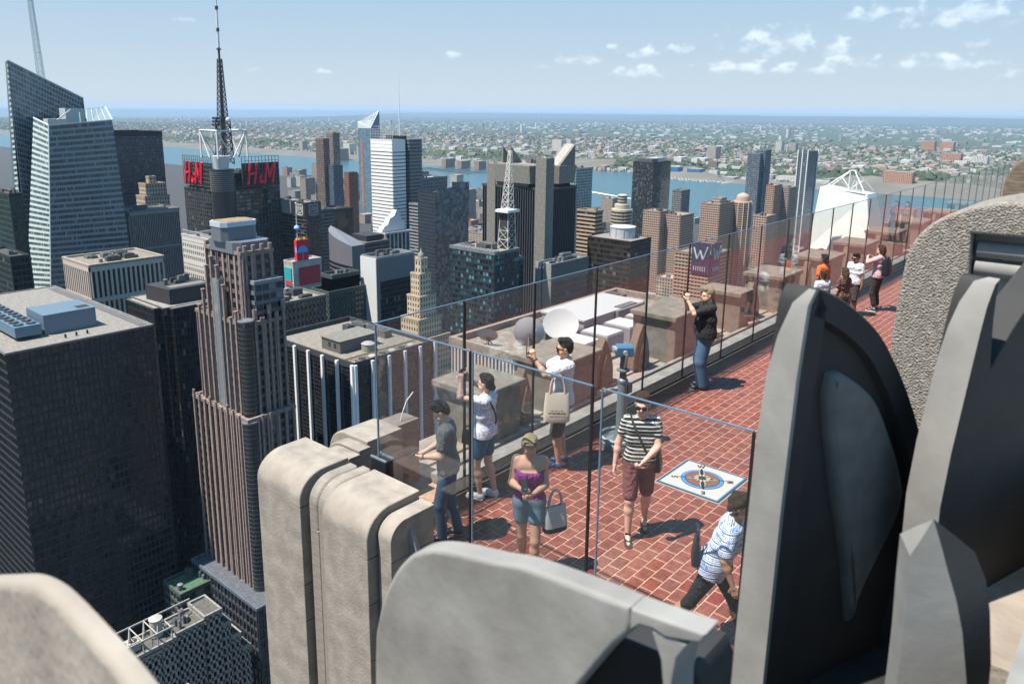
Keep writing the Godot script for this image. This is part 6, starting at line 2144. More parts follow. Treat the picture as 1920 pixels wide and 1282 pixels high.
func setting() -> void:
	var m := MB.new()
	m.col = Color(0.05, 0.05, 0.05)
	m.quad(Vector3(-1500, GROUND, 3000), Vector3(1700, GROUND, 3000), Vector3(1700, GROUND, -9000), Vector3(-1500, GROUND, -9000))
	ground("street_ground", m.mesh(), mats["street"])
	m = MB.new()
	m.box(Vector3(1690, GROUND - 3, 3000), Vector3(1760, GROUND + 0.9, -9000))
	for z in range(-2600, -300, 180):
		m.box(Vector3(1760.5, GROUND - 3, z), Vector3(1860, GROUND + 1.0, z - 40))
	ground("river_bank", m.mesh(), mats["street"])
	m = MB.new()
	m.quad(Vector3(1745, GROUND - 0.3, 9000), Vector3(4000, GROUND - 0.3, 9000), Vector3(4000, GROUND - 0.3, -20000), Vector3(1745, GROUND - 0.3, -20000))
	var river := m.mesh()
	ground("river", river, mats["water"])
	# the far land: one strip mesh from the shore to beyond the horizon, with its low ridge
	m = MB.new()
	var xs := [2560.0, 2600.0, 2900.0, 3050.0, 3100.0, 3150.0, 3200.0, 3300.0, 4000.0, 5200.0, 5800.0, 6400.0, 7000.0, 12000.0, 20000.0, 26000.0, 29000.0, 31000.0, 33000.0, 36000.0, 60000.0]
	var zs := [2.0, 1.0, 0.4, 0.1, 0.0, -0.1, -0.2, -0.3, -0.4, -0.5, -0.6, -0.75, -0.9, -1.1, -1.4, -1.8, -2.3, -3.0, -3.7, -4.6, -6.0, -9.0]
	var at := func(i: int, k: int) -> Vector3:
		var x: float = xs[i]
		var z: float = x * zs[k]
		if i < 8:
			x += 210.0 * smoothstep(-2300.0, -1200.0, z) + 500.0 * exp(-pow((z + 2000.0) / 320.0, 2.0)) * (1.0 if i < 3 else 0.0)
		var y := land_height(x, z)
		if i == 0:
			y = GROUND - 4.0
		if i > 14 and i < 20:
			var a: float = zs[k]
			var ridge := smoothstep(-1.55, -0.85, a) * (1.0 - 0.45 * smoothstep(-0.25, 0.1, a))
			y += [0.0, 40.0, 150.0, 190.0, 200.0][i - 15] * ridge * (0.92 + 0.08 * sin(a * 21.0))
		if i > 7:
			var far := lerpf(23500.0, 60000.0, smoothstep(-1.5, -1.0, zs[k])) + i * 20.0
			var dist := Vector2(x, z).length()
			if dist > far:
				x *= far / dist
				z *= far / dist
		return Vector3(x, y, z)
	for i in xs.size() - 1:
		for k in zs.size() - 1:
			var x: float = xs[i]
			m.col = Color(0.05, 0.065, 0.04)
			if x >= 3050.0 and x < 3190.0:
				m.col = Color(0.035, 0.055, 0.022)
			elif x >= 5800.0 and x < 12000.0:
				m.col = Color(0.05, 0.075, 0.045)
			elif x < 3000.0:
				m.col = Color(0.16, 0.15, 0.13)
			elif x >= 20000.0:
				m.col = Color(0.03, 0.045, 0.025)
			m.quad(at.call(i, k), at.call(i + 1, k), at.call(i + 1, k + 1), at.call(i, k + 1))
	ground("far_land", m.mesh(), mats["land"])

# ---- people --------------------------------------------------------------

class Field:
	# rounded cones joined smoothly on a grid, meshed as surface nets
	var caps := []
	var cuts := []
	var cell := 0.012
	var blend := 0.03

	func cap(a: Vector3, b: Vector3, ra: float, rb: float, col := Color.WHITE) -> void:
		caps.append([a, b, ra, rb, col])

	func add_to(m: MB, nrm: PackedVector3Array) -> void:
		var lo := Vector3(1e9, 1e9, 1e9)
		var hi := -lo
		for c in caps:
			var r: float = maxf(c[2], c[3]) + cell * 2.0
			lo = lo.min(c[0] - Vector3(r, r, r)).min(c[1] - Vector3(r, r, r))
			hi = hi.max(c[0] + Vector3(r, r, r)).max(c[1] + Vector3(r, r, r))
		var nx := int((hi.x - lo.x) / cell) + 2
		var ny := int((hi.y - lo.y) / cell) + 2
		var nz := int((hi.z - lo.z) / cell) + 2
		var sy := nx
		var sz := nx * ny
		var val := PackedFloat32Array()
		val.resize(nx * ny * nz)
		val.fill(1.0)
		var best := PackedFloat32Array()
		best.resize(nx * ny * nz)
		best.fill(1.0)
		var who := PackedByteArray()
		who.resize(nx * ny * nz)
		for ci in caps.size():
			var c: Array = caps[ci]
			var a: Vector3 = c[0]
			var ra: float = c[2]
			var rb: float = c[3]
			var ba: Vector3 = c[1] - a
			var inv := 1.0 / maxf(ba.length_squared(), 1e-9)
			var pad := maxf(ra, rb) + blend + cell
			var pv3 := Vector3(pad, pad, pad)
			var l: Vector3 = (a.min(c[1]) - pv3 - lo) / cell
			var h: Vector3 = (a.max(c[1]) + pv3 - lo) / cell
			for z in range(maxi(0, int(l.z)), mini(nz - 1, int(h.z) + 1) + 1):
				for y in range(maxi(0, int(l.y)), mini(ny - 1, int(h.y) + 1) + 1):
					var row := z * sz + y * sy
					for x in range(maxi(0, int(l.x)), mini(nx - 1, int(h.x) + 1) + 1):
						var pa := lo + Vector3(x, y, z) * cell - a
						var t := clampf(pa.dot(ba) * inv, 0.0, 1.0)
						var d := (pa - ba * t).length() - ra - (rb - ra) * t
						if d > pad:
							continue
						var i := row + x
						if d < best[i]:
							best[i] = d
							who[i] = ci
						var o := val[i]
						var k := blend - absf(o - d)
						if k > 0.0:
							val[i] = minf(o, d) - k * k / blend * 0.25
						elif d < o:
							val[i] = d
		for pl in cuts:   # plane: keep where n.p <= d
			var n: Vector3 = pl[0]
			var dd: float = pl[1]
			for z in nz:
				for y in ny:
					var row := z * sz + y * sy
					for x in nx:
						if val[row + x] < 0.5:
							val[row + x] = maxf(val[row + x], (lo + Vector3(x, y, z) * cell).dot(n) - dd)
		var verts := {}
		var offs := [0, 1, sy, 1 + sy, sz, 1 + sz, sy + sz, 1 + sy + sz]
		var edges := [[0, 1], [2, 3], [4, 5], [6, 7], [0, 2], [1, 3], [4, 6], [5, 7], [0, 4], [1, 5], [2, 6], [3, 7]]
		var cr := [Vector3(0, 0, 0), Vector3(1, 0, 0), Vector3(0, 1, 0), Vector3(1, 1, 0), Vector3(0, 0, 1), Vector3(1, 0, 1), Vector3(0, 1, 1), Vector3(1, 1, 1)]
		var step := [1, sy, sz]
		for z in range(1, nz - 1):
			for y in range(1, ny - 1):
				var row := z * sz + y * sy
				for x in range(1, nx - 1):
					var i := row + x
					if val[i] >= 0.0:
						continue
					for ax in 3:
						for sgn in 2:
							var j: int = i + (step[ax] if sgn else -step[ax])
							if val[j] < 0.0:
								continue
							var e: int = i if sgn else j
							var u: int = step[(ax + 1) % 3]
							var w: int = step[(ax + 2) % 3]
							var q := [e - u - w, e - w, e, e - u]
							for k in 4:
								var cellid: int = q[k]
								if not verts.has(cellid):
									var s := Vector3.ZERO
									var cnt := 0
									for ed in edges:
										var v0 := val[cellid + offs[ed[0]]]
										var v1 := val[cellid + offs[ed[1]]]
										if (v0 < 0.0) != (v1 < 0.0):
											var p0: Vector3 = cr[ed[0]]
											s += p0.lerp(cr[ed[1]], v0 / (v0 - v1))
											cnt += 1
									var cz := cellid / sz
									var cy := (cellid - cz * sz) / sy
									var cx := cellid - cz * sz - cy * sy
									var g := Vector3(val[cellid + 1] - val[cellid] + val[cellid + 1 + sy + sz] - val[cellid + sy + sz], val[cellid + sy] - val[cellid] + val[cellid + 1 + sy + sz] - val[cellid + 1 + sz], val[cellid + sz] - val[cellid] + val[cellid + 1 + sy + sz] - val[cellid + 1 + sy])
									verts[cellid] = [lo + (Vector3(cx, cy, cz) + s / maxi(cnt, 1)) * cell, g.normalized(), caps[who[e]][4]]
								q[k] = verts[cellid]
							var order := [0, 1, 2, 0, 2, 3] if sgn == 0 else [0, 2, 1, 0, 3, 2]
							for k in order:
								m.v.append(q[k][0])
								m.c.append(q[k][2])
								nrm.append(q[k][1])

	func mesh() -> ArrayMesh:
		var m := MB.new()
		var n := PackedVector3Array()
		add_to(m, n)
		return Field.wrap(m, n)

	static func wrap(m: MB, n: PackedVector3Array) -> ArrayMesh:
		var a := []
		a.resize(Mesh.ARRAY_MAX)
		a[Mesh.ARRAY_VERTEX] = m.v
		a[Mesh.ARRAY_COLOR] = m.c
		a[Mesh.ARRAY_NORMAL] = n
		var r := ArrayMesh.new()
		if m.v.size():
			r.add_surface_from_arrays(Mesh.PRIMITIVE_TRIANGLES, a)
		return r

func bend(a: Vector3, t: Vector3, l0: float, l1: float, pole: Vector3) -> Array:
	# middle joint and end of a two-bone limb from a towards t
	var d := t - a
	var L := clampf(d.length(), 0.05, l0 + l1 - 0.004)
	var u := d.normalized()
	var x := (l0 * l0 - l1 * l1 + L * L) / (2.0 * L)
	var h := sqrt(maxf(0.0, l0 * l0 - x * x))
	var n := (pole - u * pole.dot(u)).normalized()
	return [a + u * x + n * h, a + u * L]

func cloth_image(kind: String) -> ImageTexture:
	var im := Image.create_empty(128, 128, false, Image.FORMAT_RGB8)
	var r := RandomNumberGenerator.new()
	r.seed = 8
	match kind:
		"stripes":
			im.fill(Color(0.045, 0.047, 0.055))
			im.fill_rect(Rect2i(0, 20, 128, 20), Color(0.86, 0.86, 0.84))
			im.fill_rect(Rect2i(0, 84, 128, 20), Color(0.86, 0.86, 0.84))
		"speckle":
			im.fill(Color(0.84, 0.84, 0.88))
			for i in 150:
				var p := Vector2i(r.randi() % 120, r.randi() % 120)
				im.fill_rect(Rect2i(p, Vector2i(r.randi_range(2, 9), r.randi_range(2, 7))), [Color(0.38, 0.38, 0.5), Color(0.55, 0.55, 0.66), Color(0.3, 0.28, 0.36)][i % 3])
		"blue":
			im.fill(Color(0.86, 0.89, 0.92))
			for k in 4:
				im.fill_rect(Rect2i(0, k * 32, 128, 5), Color(0.05, 0.13, 0.3))
				for i in 16:
					im.fill_rect(Rect2i(i * 8, k * 32 + 10, 4, 4), Color(0.05, 0.12, 0.28))
					im.fill_rect(Rect2i(i * 8 + 4, k * 32 + 16, 4, 4), Color(0.05, 0.12, 0.28))
				im.fill_rect(Rect2i(0, k * 32 + 24, 128, 3), Color(0.2, 0.45, 0.75))
			for i in 14:
				im.fill_rect(Rect2i(r.randi() % 110, r.randi() % 110, r.randi_range(6, 16), r.randi_range(6, 14)), Color(0.25, 0.5, 0.8))
		"floral":
			im.fill(Color(0.12, 0.08, 0.08))
			for i in 120:
				im.fill_rect(Rect2i(r.randi() % 120, r.randi() % 120, r.randi_range(3, 10), r.randi_range(3, 9)), [Color(0.75, 0.45, 0.4), Color(0.5, 0.25, 0.2), Color(0.8, 0.7, 0.6), Color(0.2, 0.12, 0.1)][i % 4])
		"denim":
			for y in 128:
				for x in 128:
					var g := 0.8 + 0.25 * r.randf()
					im.set_pixel(x, y, Color(g, g, g))
	return ImageTexture.create_from_image(im)

func cloth(called: String, c: Color, kind := "", scale := 6.0) -> StandardMaterial3D:
	if mats.has(called):
		return mats[called]
	var m := mat(called, c, 0.85)
	m.rim_enabled = true
	m.rim = 0.2
	if not mats.has("folds"):
		mats["folds"] = noise(0.02, Color(0, 0, 0), Color(1, 1, 1), 3, 31, 256)
	m.heightmap_enabled = true
	m.heightmap_texture = mats["folds"]
	m.heightmap_scale = 2.2
	m.uv1_triplanar = true
	m.uv1_scale = Vector3(3.5, 2.2, 3.5)
	if kind:
		m.albedo_texture = cloth_image(kind)
		m.uv1_scale = Vector3(scale, scale, scale)
		m.heightmap_scale = 0.3
	return m

func person(d: Dictionary) -> Node3D:
	var o := thing("person", d.label, "person", d.at)
	var f: Vector2 = d.face
	o.rotation.y = atan2(f.x, f.y)
	var s: float = d.h / 1.75
	o.scale = Vector3(s, s, s)
	var fem: bool = d.get("fem", false)
	var fat: float = d.get("fat", 1.0)
	var skin_: Color = d.get("skin", Color(0.55, 0.33, 0.25))
	var fine: float = d.get("cell", 0.013)
	var lean: float = d.get("lean", 0.0)
	var hip_y: float = d.get("hip", 0.952)
	var hips := Vector3(0, hip_y, d.get("hip_z", 0.0))
	var spine := Basis.from_euler(Vector3(lean, d.get("twist", 0.0), 0))
	var at := func(x: float, y: float, z: float) -> Vector3:
		return hips + spine * Vector3(x, y - 0.92, z)
	var sw := 0.16 if fem else 0.176
	var hw := 0.088
	# legs
	var feet: Array = d.get("feet", [Vector3(0.1, 0, 0.0), Vector3(-0.1, 0, 0.0)])
	var legs := []
	for k in 2:
		var sg := 1.0 if k == 0 else -1.0
		var hj := hips + Vector3(hw * sg, -0.02, 0)
		var ft: Vector3 = feet[k]
		var r := bend(hj, ft + Vector3(0, 0.085, -0.03), 0.44, 0.42, Vector3(0.12 * sg, 0, 1))
		legs.append([hj, r[0], r[1], ft])
	# arms
	var hands: Array = d.get("hands", [Vector3(0.27, 0.85, 0.03), Vector3(-0.27, 0.85, 0.03)])
	var poles: Array = d.get("poles", [Vector3(0.5, -0.5, -0.6), Vector3(-0.5, -0.5, -0.6)])
	var arms := []
	for k in 2:
		var sg := 1.0 if k == 0 else -1.0
		var sj: Vector3 = at.call(sw * sg, 1.435, -0.01)
		var r := bend(sj, hands[k], 0.29, 0.26, poles[k])
		arms.append([sj, r[0], r[1]])
	var neck: Vector3 = at.call(0, 1.5, -0.005)
	var look := Basis.from_euler(Vector3(d.get("nod", 0.0), d.get("turn", 0.0), d.get("tilt", 0.0)))
	var hd: Vector3 = neck + spine * Vector3(0, 0.045, 0.01)
	var hp := func(x: float, y: float, z: float) -> Vector3:
		return hd + look * Vector3(x, y, z)
	# the body: one skin
	var B := Field.new()
	B.cell = fine
	var torso := func(F: Field, g: float, low: float) -> void:
		var wd := 0.085 if fem else 0.1
		F.cap(at.call(wd, 1.36, -0.005), at.call(-wd, 1.36, -0.005), 0.098 + g, 0.098 + g)
		F.cap(at.call(wd * 0.9, 1.22, 0.0), at.call(-wd * 0.9, 1.22, 0.0), 0.1 * fat + g, 0.1 * fat + g)
		F.cap(at.call(0.06 * fat, 1.09, 0.005), at.call(-0.06 * fat, 1.09, 0.005), 0.098 * fat + g, 0.098 * fat + g)
		if low < 1.05:
			F.cap(at.call(0.075, 0.96, -0.01), at.call(-0.075, 0.96, -0.01), 0.108 * lerpf(1.0, fat, 0.7) + g, 0.108 * lerpf(1.0, fat, 0.7) + g)
		F.cap(at.call(sw - 0.03, 1.425, -0.012), at.call(-sw + 0.03, 1.425, -0.012), 0.058 + g, 0.058 + g)
		F.cap(at.call(0.0, 1.42, -0.02), at.call(0.0, 1.48, -0.015), 0.068 + g * 0.5, 0.058 + g * 0.2)
		if fem:
			F.cap(at.call(0.07, 1.275, 0.075), at.call(-0.07, 1.275, 0.075), 0.062 + g, 0.062 + g)
		if fat > 1.15:
			F.cap(at.call(0, 1.1, 0.07), at.call(0, 1.14, 0.07), 0.12 + g, 0.11 + g)
	torso.call(B, 0.0, 0.0)
	for c in B.caps:
		c[4] = skin_
	B.cap(at.call(0, 1.47, -0.012), hp.call(0, 0.03, -0.005), 0.056, 0.052, skin_)
	for a in arms:
		B.cap(a[0], a[1], 0.05, 0.038, skin_)
		B.cap(a[1], a[1].lerp(a[2], 0.3), 0.037, 0.04, skin_)
		B.cap(a[1].lerp(a[2], 0.3), a[2], 0.039, 0.026, skin_)
	for l in legs:
		B.cap(l[0], l[1], 0.088, 0.056, skin_)
		B.cap(l[1], l[1].lerp(l[2], 0.3) + Vector3(0, 0, -0.012), 0.052, 0.057, skin_)
		B.cap(l[1].lerp(l[2], 0.3) + Vector3(0, 0, -0.012), l[2], 0.056, 0.034, skin_)
		B.cap(l[2] + Vector3(0, -0.03, 0), l[3] + Vector3(0, 0.03, 0.13), 0.036, 0.022, skin_)
	var m := MB.new()
	var nr := PackedVector3Array()
	B.add_to(m, nr)
	# head
	var H := Field.new()
	H.cell = maxf(0.006, fine * 0.5)
	H.blend = 0.022
	var lip: Color = skin_ * Color(0.9, 0.55, 0.55)
	H.cap(hp.call(0, 0.135, -0.015), hp.call(0, 0.15, -0.02), 0.082, 0.08, skin_)
	H.cap(hp.call(0, 0.1, -0.03), hp.call(0, 0.13, -0.035), 0.076, 0.08, skin_)
	H.cap(hp.call(0, 0.09, 0.02), hp.call(0, 0.03, 0.035), 0.064, 0.046, skin_)
	H.cap(hp.call(0.03, 0.035, 0.03), hp.call(-0.03, 0.035, 0.03), 0.038, 0.038, skin_)
	H.cap(hp.call(0, 0.012, 0.06), hp.call(0, 0.018, 0.062), 0.022, 0.02, skin_)
	H.cap(hp.call(0, 0.098, 0.08), hp.call(0, 0.062, 0.1), 0.009, 0.013, skin_)
	H.cap(hp.call(0.028, 0.112, 0.068), hp.call(-0.028, 0.112, 0.068), 0.015, 0.015, skin_)
	H.cap(hp.call(0.016, 0.034, 0.083), hp.call(-0.016, 0.034, 0.083), 0.007, 0.007, lip)
	H.cap(hp.call(0, 0.02, -0.02), at.call(0, 1.48, -0.01), 0.052, 0.056, skin_)
	for sg in [-1.0, 1.0]:
		H.cap(hp.call(0.079 * sg, 0.1, -0.015), hp.call(0.075 * sg, 0.065, -0.008), 0.014, 0.01, skin_)
	if d.has("beard"):
		H.cap(hp.call(0.035, 0.02, 0.04), hp.call(-0.035, 0.02, 0.04), 0.045, 0.045, d.beard)
		H.cap(hp.call(0, 0.0, 0.06), hp.call(0, -0.02, 0.055), 0.03, 0.022, d.beard)
	H.add_to(m, nr)
	# hands
	var grips: Array = d.get("grip", [0.5, 0.5])
	var palms: Array = d.get("palm", [Vector3(-1, 0, 0), Vector3(1, 0, 0)])
	for k in 2:
		var a: Array = arms[k]
		var sg := 1.0 if k == 0 else -1.0
		var dir: Vector3 = (a[2] - a[1]).normalized()
		if d.has("hand_dir"):
			dir = (d.hand_dir[k] as Vector3).normalized()
		var pn: Vector3 = palms[k]
		pn = (pn - dir * pn.dot(dir)).normalized()   # the way the palm faces
		var side := dir.cross(pn) * sg   # towards the thumb
		var G := Field.new()
		G.cell = maxf(0.0045, fine * 0.36)
		G.blend = 0.01
		var w: Vector3 = a[2]
		G.cap(w - dir * 0.03, w + dir * 0.02, 0.026, 0.024, skin_)
		for q in 4:
			var off: Vector3 = side * (0.027 - q * 0.018)
			G.cap(w + dir * 0.015 + off * 0.6, w + dir * 0.085 + off, 0.015, 0.0125, skin_)
		var g: float = grips[k]
		for q in 4:
			var ln: float = [0.072, 0.08, 0.074, 0.058][q]
			var p: Vector3 = w + dir * 0.088 + side * (0.028 - q * 0.0185)
			var ang := g * 0.9
			for seg in 3:
				var v := dir * cos(ang) + pn * sin(ang)
				var e: Vector3 = p + v * ln * [0.45, 0.32, 0.26][seg]
				G.cap(p, e, 0.0098 - seg * 0.0008, 0.0092 - seg * 0.001, skin_)
				p = e
				ang += g * 1.0
		var tb: Vector3 = w + dir * 0.025 + side * 0.025
		var t1: Vector3 = tb + (side * 0.7 + dir * 0.7 + pn * 0.35).normalized() * 0.045
		var t2: Vector3 = t1 + (dir * 0.8 + pn * (0.3 + 0.5 * g) + side * 0.15).normalized() * 0.032
		G.cap(tb, t1, 0.014, 0.011, skin_)
		G.cap(t1, t2, 0.011, 0.009, skin_)
		G.add_to(m, nr)
	var body := part(o, "body", Field.wrap(m, nr), mats["skin"])
	# eyes, brows
	var eb := MB.new()
	for sg in [-1.0, 1.0]:
		eb.col = Color(0.5, 0.48, 0.46)
		eb.lathe(hp.call(0.031 * sg, 0.087, 0.072), [0.001, -0.006, 0.007, -0.004, 0.01, 0.0, 0.007, 0.004, 0.001, 0.006], 8)
		eb.col = Color(0.02, 0.015, 0.012)
		eb.lathe(hp.call(0.031 * sg, 0.087, 0.0795), [0.001, -0.005, 0.005, 0.0, 0.001, 0.005], 8)
		eb.col = d.get("hair_col", Color(0.03, 0.02, 0.015)) * 0.8
		eb.bar(Transform3D(look, hp.call(0.031 * sg, 0.112, 0.083)), Vector3(0.034, 0.006, 0.006))
	part(o, "eye", eb.mesh(), mats["plain"])
	if d.get("shades", false):
		var g := MB.new()
		g.col = Color(0.008, 0.008, 0.009)
		for sg in [-1.0, 1.0]:
			g.bar(Transform3D(look, hp.call(0.033 * sg, 0.088, 0.094)), Vector3(0.055, 0.038, 0.012))
			g.bar(Transform3D(look, hp.call(0.078 * sg, 0.098, 0.045)), Vector3(0.006, 0.009, 0.1))
		g.bar(Transform3D(look, hp.call(0, 0.096, 0.095)), Vector3(0.03, 0.008, 0.008))
		part(o, "sunglasses", g.mesh(), mats["satin"])
	# hair
	var hc: Color = d.get("hair_col", Color(0.02, 0.014, 0.011))
	var hr := Field.new()
	hr.cell = maxf(0.008, fine * 0.6)
	hr.blend = 0.025
	var hs: String = d.get("hair", "short")
	hr.cap(hp.call(0, 0.15, -0.025), hp.call(0, 0.165, -0.03), 0.09, 0.084)
	hr.cap(hp.call(0, 0.11, -0.045), hp.call(0, 0.14, -0.04), 0.08, 0.087)
	hr.cap(hp.call(0.03, 0.205, 0.045), hp.call(-0.035, 0.2, 0.045), 0.034, 0.034)
	match hs:
		"short":
			hr.cap(hp.call(0, 0.06, -0.07), hp.call(0, 0.1, -0.06), 0.045, 0.06)
			for i in 9:
				var q := TAU * i / 9.0
				hr.cap(hp.call(cos(q) * 0.05, 0.2, sin(q) * 0.05 - 0.01), hp.call(cos(q) * 0.07, 0.215, sin(q) * 0.07 + 0.0), 0.026, 0.016)
		"bob":
			for sg in [-1.0, 1.0]:
				hr.cap(hp.call(0.068 * sg, 0.13, -0.01), hp.call(0.07 * sg, 0.02, -0.015), 0.036, 0.028)
			hr.cap(hp.call(0, 0.08, -0.075), hp.call(0, -0.0, -0.07), 0.07, 0.055)
		"bun":
			hr.cap(hp.call(0, 0.06, -0.08), hp.call(0, 0.07, -0.07), 0.05, 0.06)
			hr.cap(hp.call(0, 0.05, -0.115), hp.call(0, 0.06, -0.12), 0.038, 0.038)
		"long":
			for sg in [-1.0, 1.0]:
				hr.cap(hp.call(0.066 * sg, 0.13, -0.02), hp.call(0.08 * sg, -0.16, -0.05), 0.038, 0.03)
			hr.cap(hp.call(0, 0.08, -0.08), hp.call(0, -0.24, -0.1), 0.075, 0.05)
		"ponytail":
			hr.cap(hp.call(0, 0.06, -0.075), hp.call(0, 0.09, -0.07), 0.045, 0.06)
			hr.cap(hp.call(0, 0.05, -0.11), hp.call(0, -0.08, -0.14), 0.028, 0.03)
			hr.cap(hp.call(0, -0.08, -0.14), hp.call(0.02, -0.2, -0.13), 0.03, 0.012)
		"curly":
			for i in 26:
				var q := i * 2.4
				var hh := 0.02 + 0.2 * float(i) / 25.0
				var rr := 0.085 * sqrt(maxf(0.15, 1.0 - pow((hh - 0.1) / 0.14, 2.0)))
				var pz := sin(q) * rr
				if pz > 0.03 and hh < 0.15:
					continue
				hr.cap(hp.call(cos(q) * rr, hh, pz - 0.025), hp.call(cos(q) * rr * 1.08, hh + 0.01, pz * 1.08 - 0.025), 0.032, 0.026)
	hr.cuts = [[look * Vector3(0, -0.62, 0.78), (hd + look * Vector3(0, 0.128, 0.055)).dot(look * Vector3(0, -0.62, 0.78))]] if hs != "long" or true else []
	for c in hr.caps:
		c[4] = hc
	part(o, "hair", hr.mesh(), mats["hair"])
	if d.has("hairband"):
		var hb := MB.new()
		hb.col = Color(0.01, 0.01, 0.011)
		for sg in [-1.0, 1.0]:
			hb.bar(Transform3D(look * Basis(Vector3(1, 0, 0), -0.7), hp.call(0.034 * sg, 0.222, 0.055)), Vector3(0.058, 0.04, 0.014))
			hb.bar(Transform3D(look, hp.call(0.082 * sg, 0.16, 0.01)), Vector3(0.008, 0.01, 0.11))
		part(o, "sunglasses", hb.mesh(), mats["satin"])
	# top
	var T := Field.new()
	T.cell = fine
	T.blend = 0.035
	var g: float = d.get("loose", 0.014)
	var hem: float = d.get("hem", 0.9)
	torso.call(T, g, hem)
	if hem < 0.97:
		T.cap(at.call(0.08 * fat, 1.0, 0.0), at.call(-0.08 * fat, 1.0, 0.0), 0.105 * lerpf(1.0, fat, 0.8) + g, 0.105 * lerpf(1.0, fat, 0.8) + g)
		T.cap(at.call(0.085 * fat, hem, -0.005), at.call(-0.085 * fat, hem, -0.005), 0.104 * lerpf(1.0, fat, 0.6) + g, 0.104 * lerpf(1.0, fat, 0.6) + g)
	var sl: float = d.get("sleeve", 0.62)
	var cuts := []
	cuts.append([spine * Vector3(0, -1, 0), -(at.call(0, hem, 0) as Vector3).dot(spine * Vector3(0, 1, 0))])
	var topneck: float = d.get("neck", 1.495)
	var nd := spine * Vector3(0, 0.93, 0.36).normalized()
	cuts.append([nd, (at.call(0, topneck, 0.02) as Vector3).dot(nd)])
	T.cuts = cuts
	if sl > 0.0 and not d.get("raised", false):
		for a in arms:
			T.cap(a[0], a[0].lerp(a[1], sl), 0.056 + g * 0.6, 0.05 + g * 0.8)
	part(o, d.get("top_name", "shirt"), T.mesh(), d.top)
	if sl > 0.0 and d.get("raised", false):
		var S := Field.new()
		S.cell = fine
		for a in arms:
			var sd: Vector3 = (a[1] - a[0]).normalized()
			S.cap(a[0] - sd * 0.05, a[0].lerp(a[1], sl + 0.1), 0.06 + g * 0.6, 0.057 + g * 0.7)
			S.cuts = []
		part(o, "sleeve", S.mesh(), d.top)
	# trousers, shorts
	var P := Field.new()
	P.cell = fine
	P.blend = 0.03
	var ll: float = d.get("legs", 1.0)   # share of the leg that is covered
	var pg: float = d.get("leg_loose", 0.016)
	P.cap(hips + Vector3(0.075, 0.03, -0.01), hips + Vector3(-0.075, 0.03, -0.01), 0.112 * lerpf(1.0, fat, 0.7) + 0.01, 0.112 * lerpf(1.0, fat, 0.7) + 0.01)
	for l in legs:
		if ll <= 0.5:
			P.cap(l[0], l[0].lerp(l[1], ll * 2.0), 0.1 + pg * 0.4, lerpf(0.092, 0.06, ll * 2.0) + pg)
		else:
			P.cap(l[0], l[1], 0.1 + pg * 0.4, 0.06 + pg)
			P.cap(l[1], l[1].lerp(l[2], (ll - 0.5) * 2.0) + Vector3(0, -0.0, 0), 0.06 + pg, 0.048 + pg)
	P.cuts = [[Vector3(0, 1, 0), hips.y + 0.1]]
	part(o, "trousers" if ll > 0.8 else "shorts", P.mesh(), d.bottom)
	# shoes
	for k in 2:
		var l: Array = legs[k]
		var S := MB.new()
		var ft: Vector3 = l[3]
		if d.get("sandals", false):
			S.col = Color(0.02, 0.018, 0.016)
			S.plate(pv([-0.04, -0.07, 0.04, -0.07, 0.045, 0.05, 0.045, 0.14, 0.02, 0.18, -0.02, 0.18, -0.045, 0.14, -0.045, 0.05]), ft + Vector3(0, 0.02, 0.0), Vector3(-1, 0, 0), Vector3(0, 0, 1), 0.02)
			S.beam(ft + Vector3(-0.04, 0.05, 0.05), ft + Vector3(0.0, 0.055, 0.12), 0.016)
			S.beam(ft + Vector3(0.04, 0.05, 0.05), ft + Vector3(0.0, 0.055, 0.12), 0.016)
			S.beam(ft + Vector3(-0.035, 0.095, 0.0), ft + Vector3(0.035, 0.095, 0.01), 0.02)
			part(o, "sandal", S.mesh(), mats["satin"])
			continue
		var Q := Field.new()
		Q.cell = maxf(0.008, fine * 0.7)
		Q.blend = 0.03
		var an: Vector3 = l[2]
		Q.cap(ft + Vector3(0, 0.04, -0.04), ft + Vector3(0, 0.035, 0.14), 0.046, 0.036)
		Q.cap(ft + Vector3(0.012, 0.035, 0.1), ft + Vector3(-0.012, 0.035, 0.1), 0.04, 0.04)
		Q.cap(ft + Vector3(0, 0.05, -0.035), an.lerp(ft, 0.25), 0.046, 0.043)
		Q.cuts = [[Vector3(0, -1, 0), -(ft.y + 0.012)]]
		for c in Q.caps:
			c[4] = d.get("shoe_col", Color(0.03, 0.03, 0.03))
		part(o, "shoe", Q.mesh(), mats["satin"])
		S.col = d.get("sole_col", Color(0.6, 0.6, 0.6))
		S.plate(pv([-0.042, -0.085, 0.042, -0.085, 0.05, 0.05, 0.048, 0.14, 0.02, 0.182, -0.02, 0.182, -0.048, 0.14, -0.05, 0.05]), ft + Vector3(0, 0.022, 0.0), Vector3(-1, 0, 0), Vector3(0, 0, 1), 0.022)
		part(o, "sole", S.mesh(), mats["plain"])
	if d.has("strap"):
		var st := MB.new()
		st.col = Color(0.02, 0.016, 0.016)
		var sg: float = d.strap
		var loop := []
		for i in 21:
			var q := TAU * i / 20.0
			var c0: Vector3 = at.call(sg * 0.13 * cos(q * 1.0), 1.22 + 0.27 * cos(q), 0.0)
			var rr := 0.135 * fat + g
			loop.append(c0 + spine * Vector3(0, 0, sin(q) * rr))
		for i in 20:
			st.beam(loop[i], loop[i + 1], 0.022)
		part(o, "strap", st.mesh(), mats["plain"])
	if d.has("watch"):
		var wt := MB.new()
		wt.col = Color(0.1, 0.1, 0.11)
		var a: Array = arms[d.watch]
		var v: Vector3 = (a[2] - a[1]).normalized()
		wt.cyl(a[2] - v * 0.035, a[2] - v * 0.012, 0.033, 0.033, 14)
		part(o, "watch", wt.mesh(35), mats["metal"])
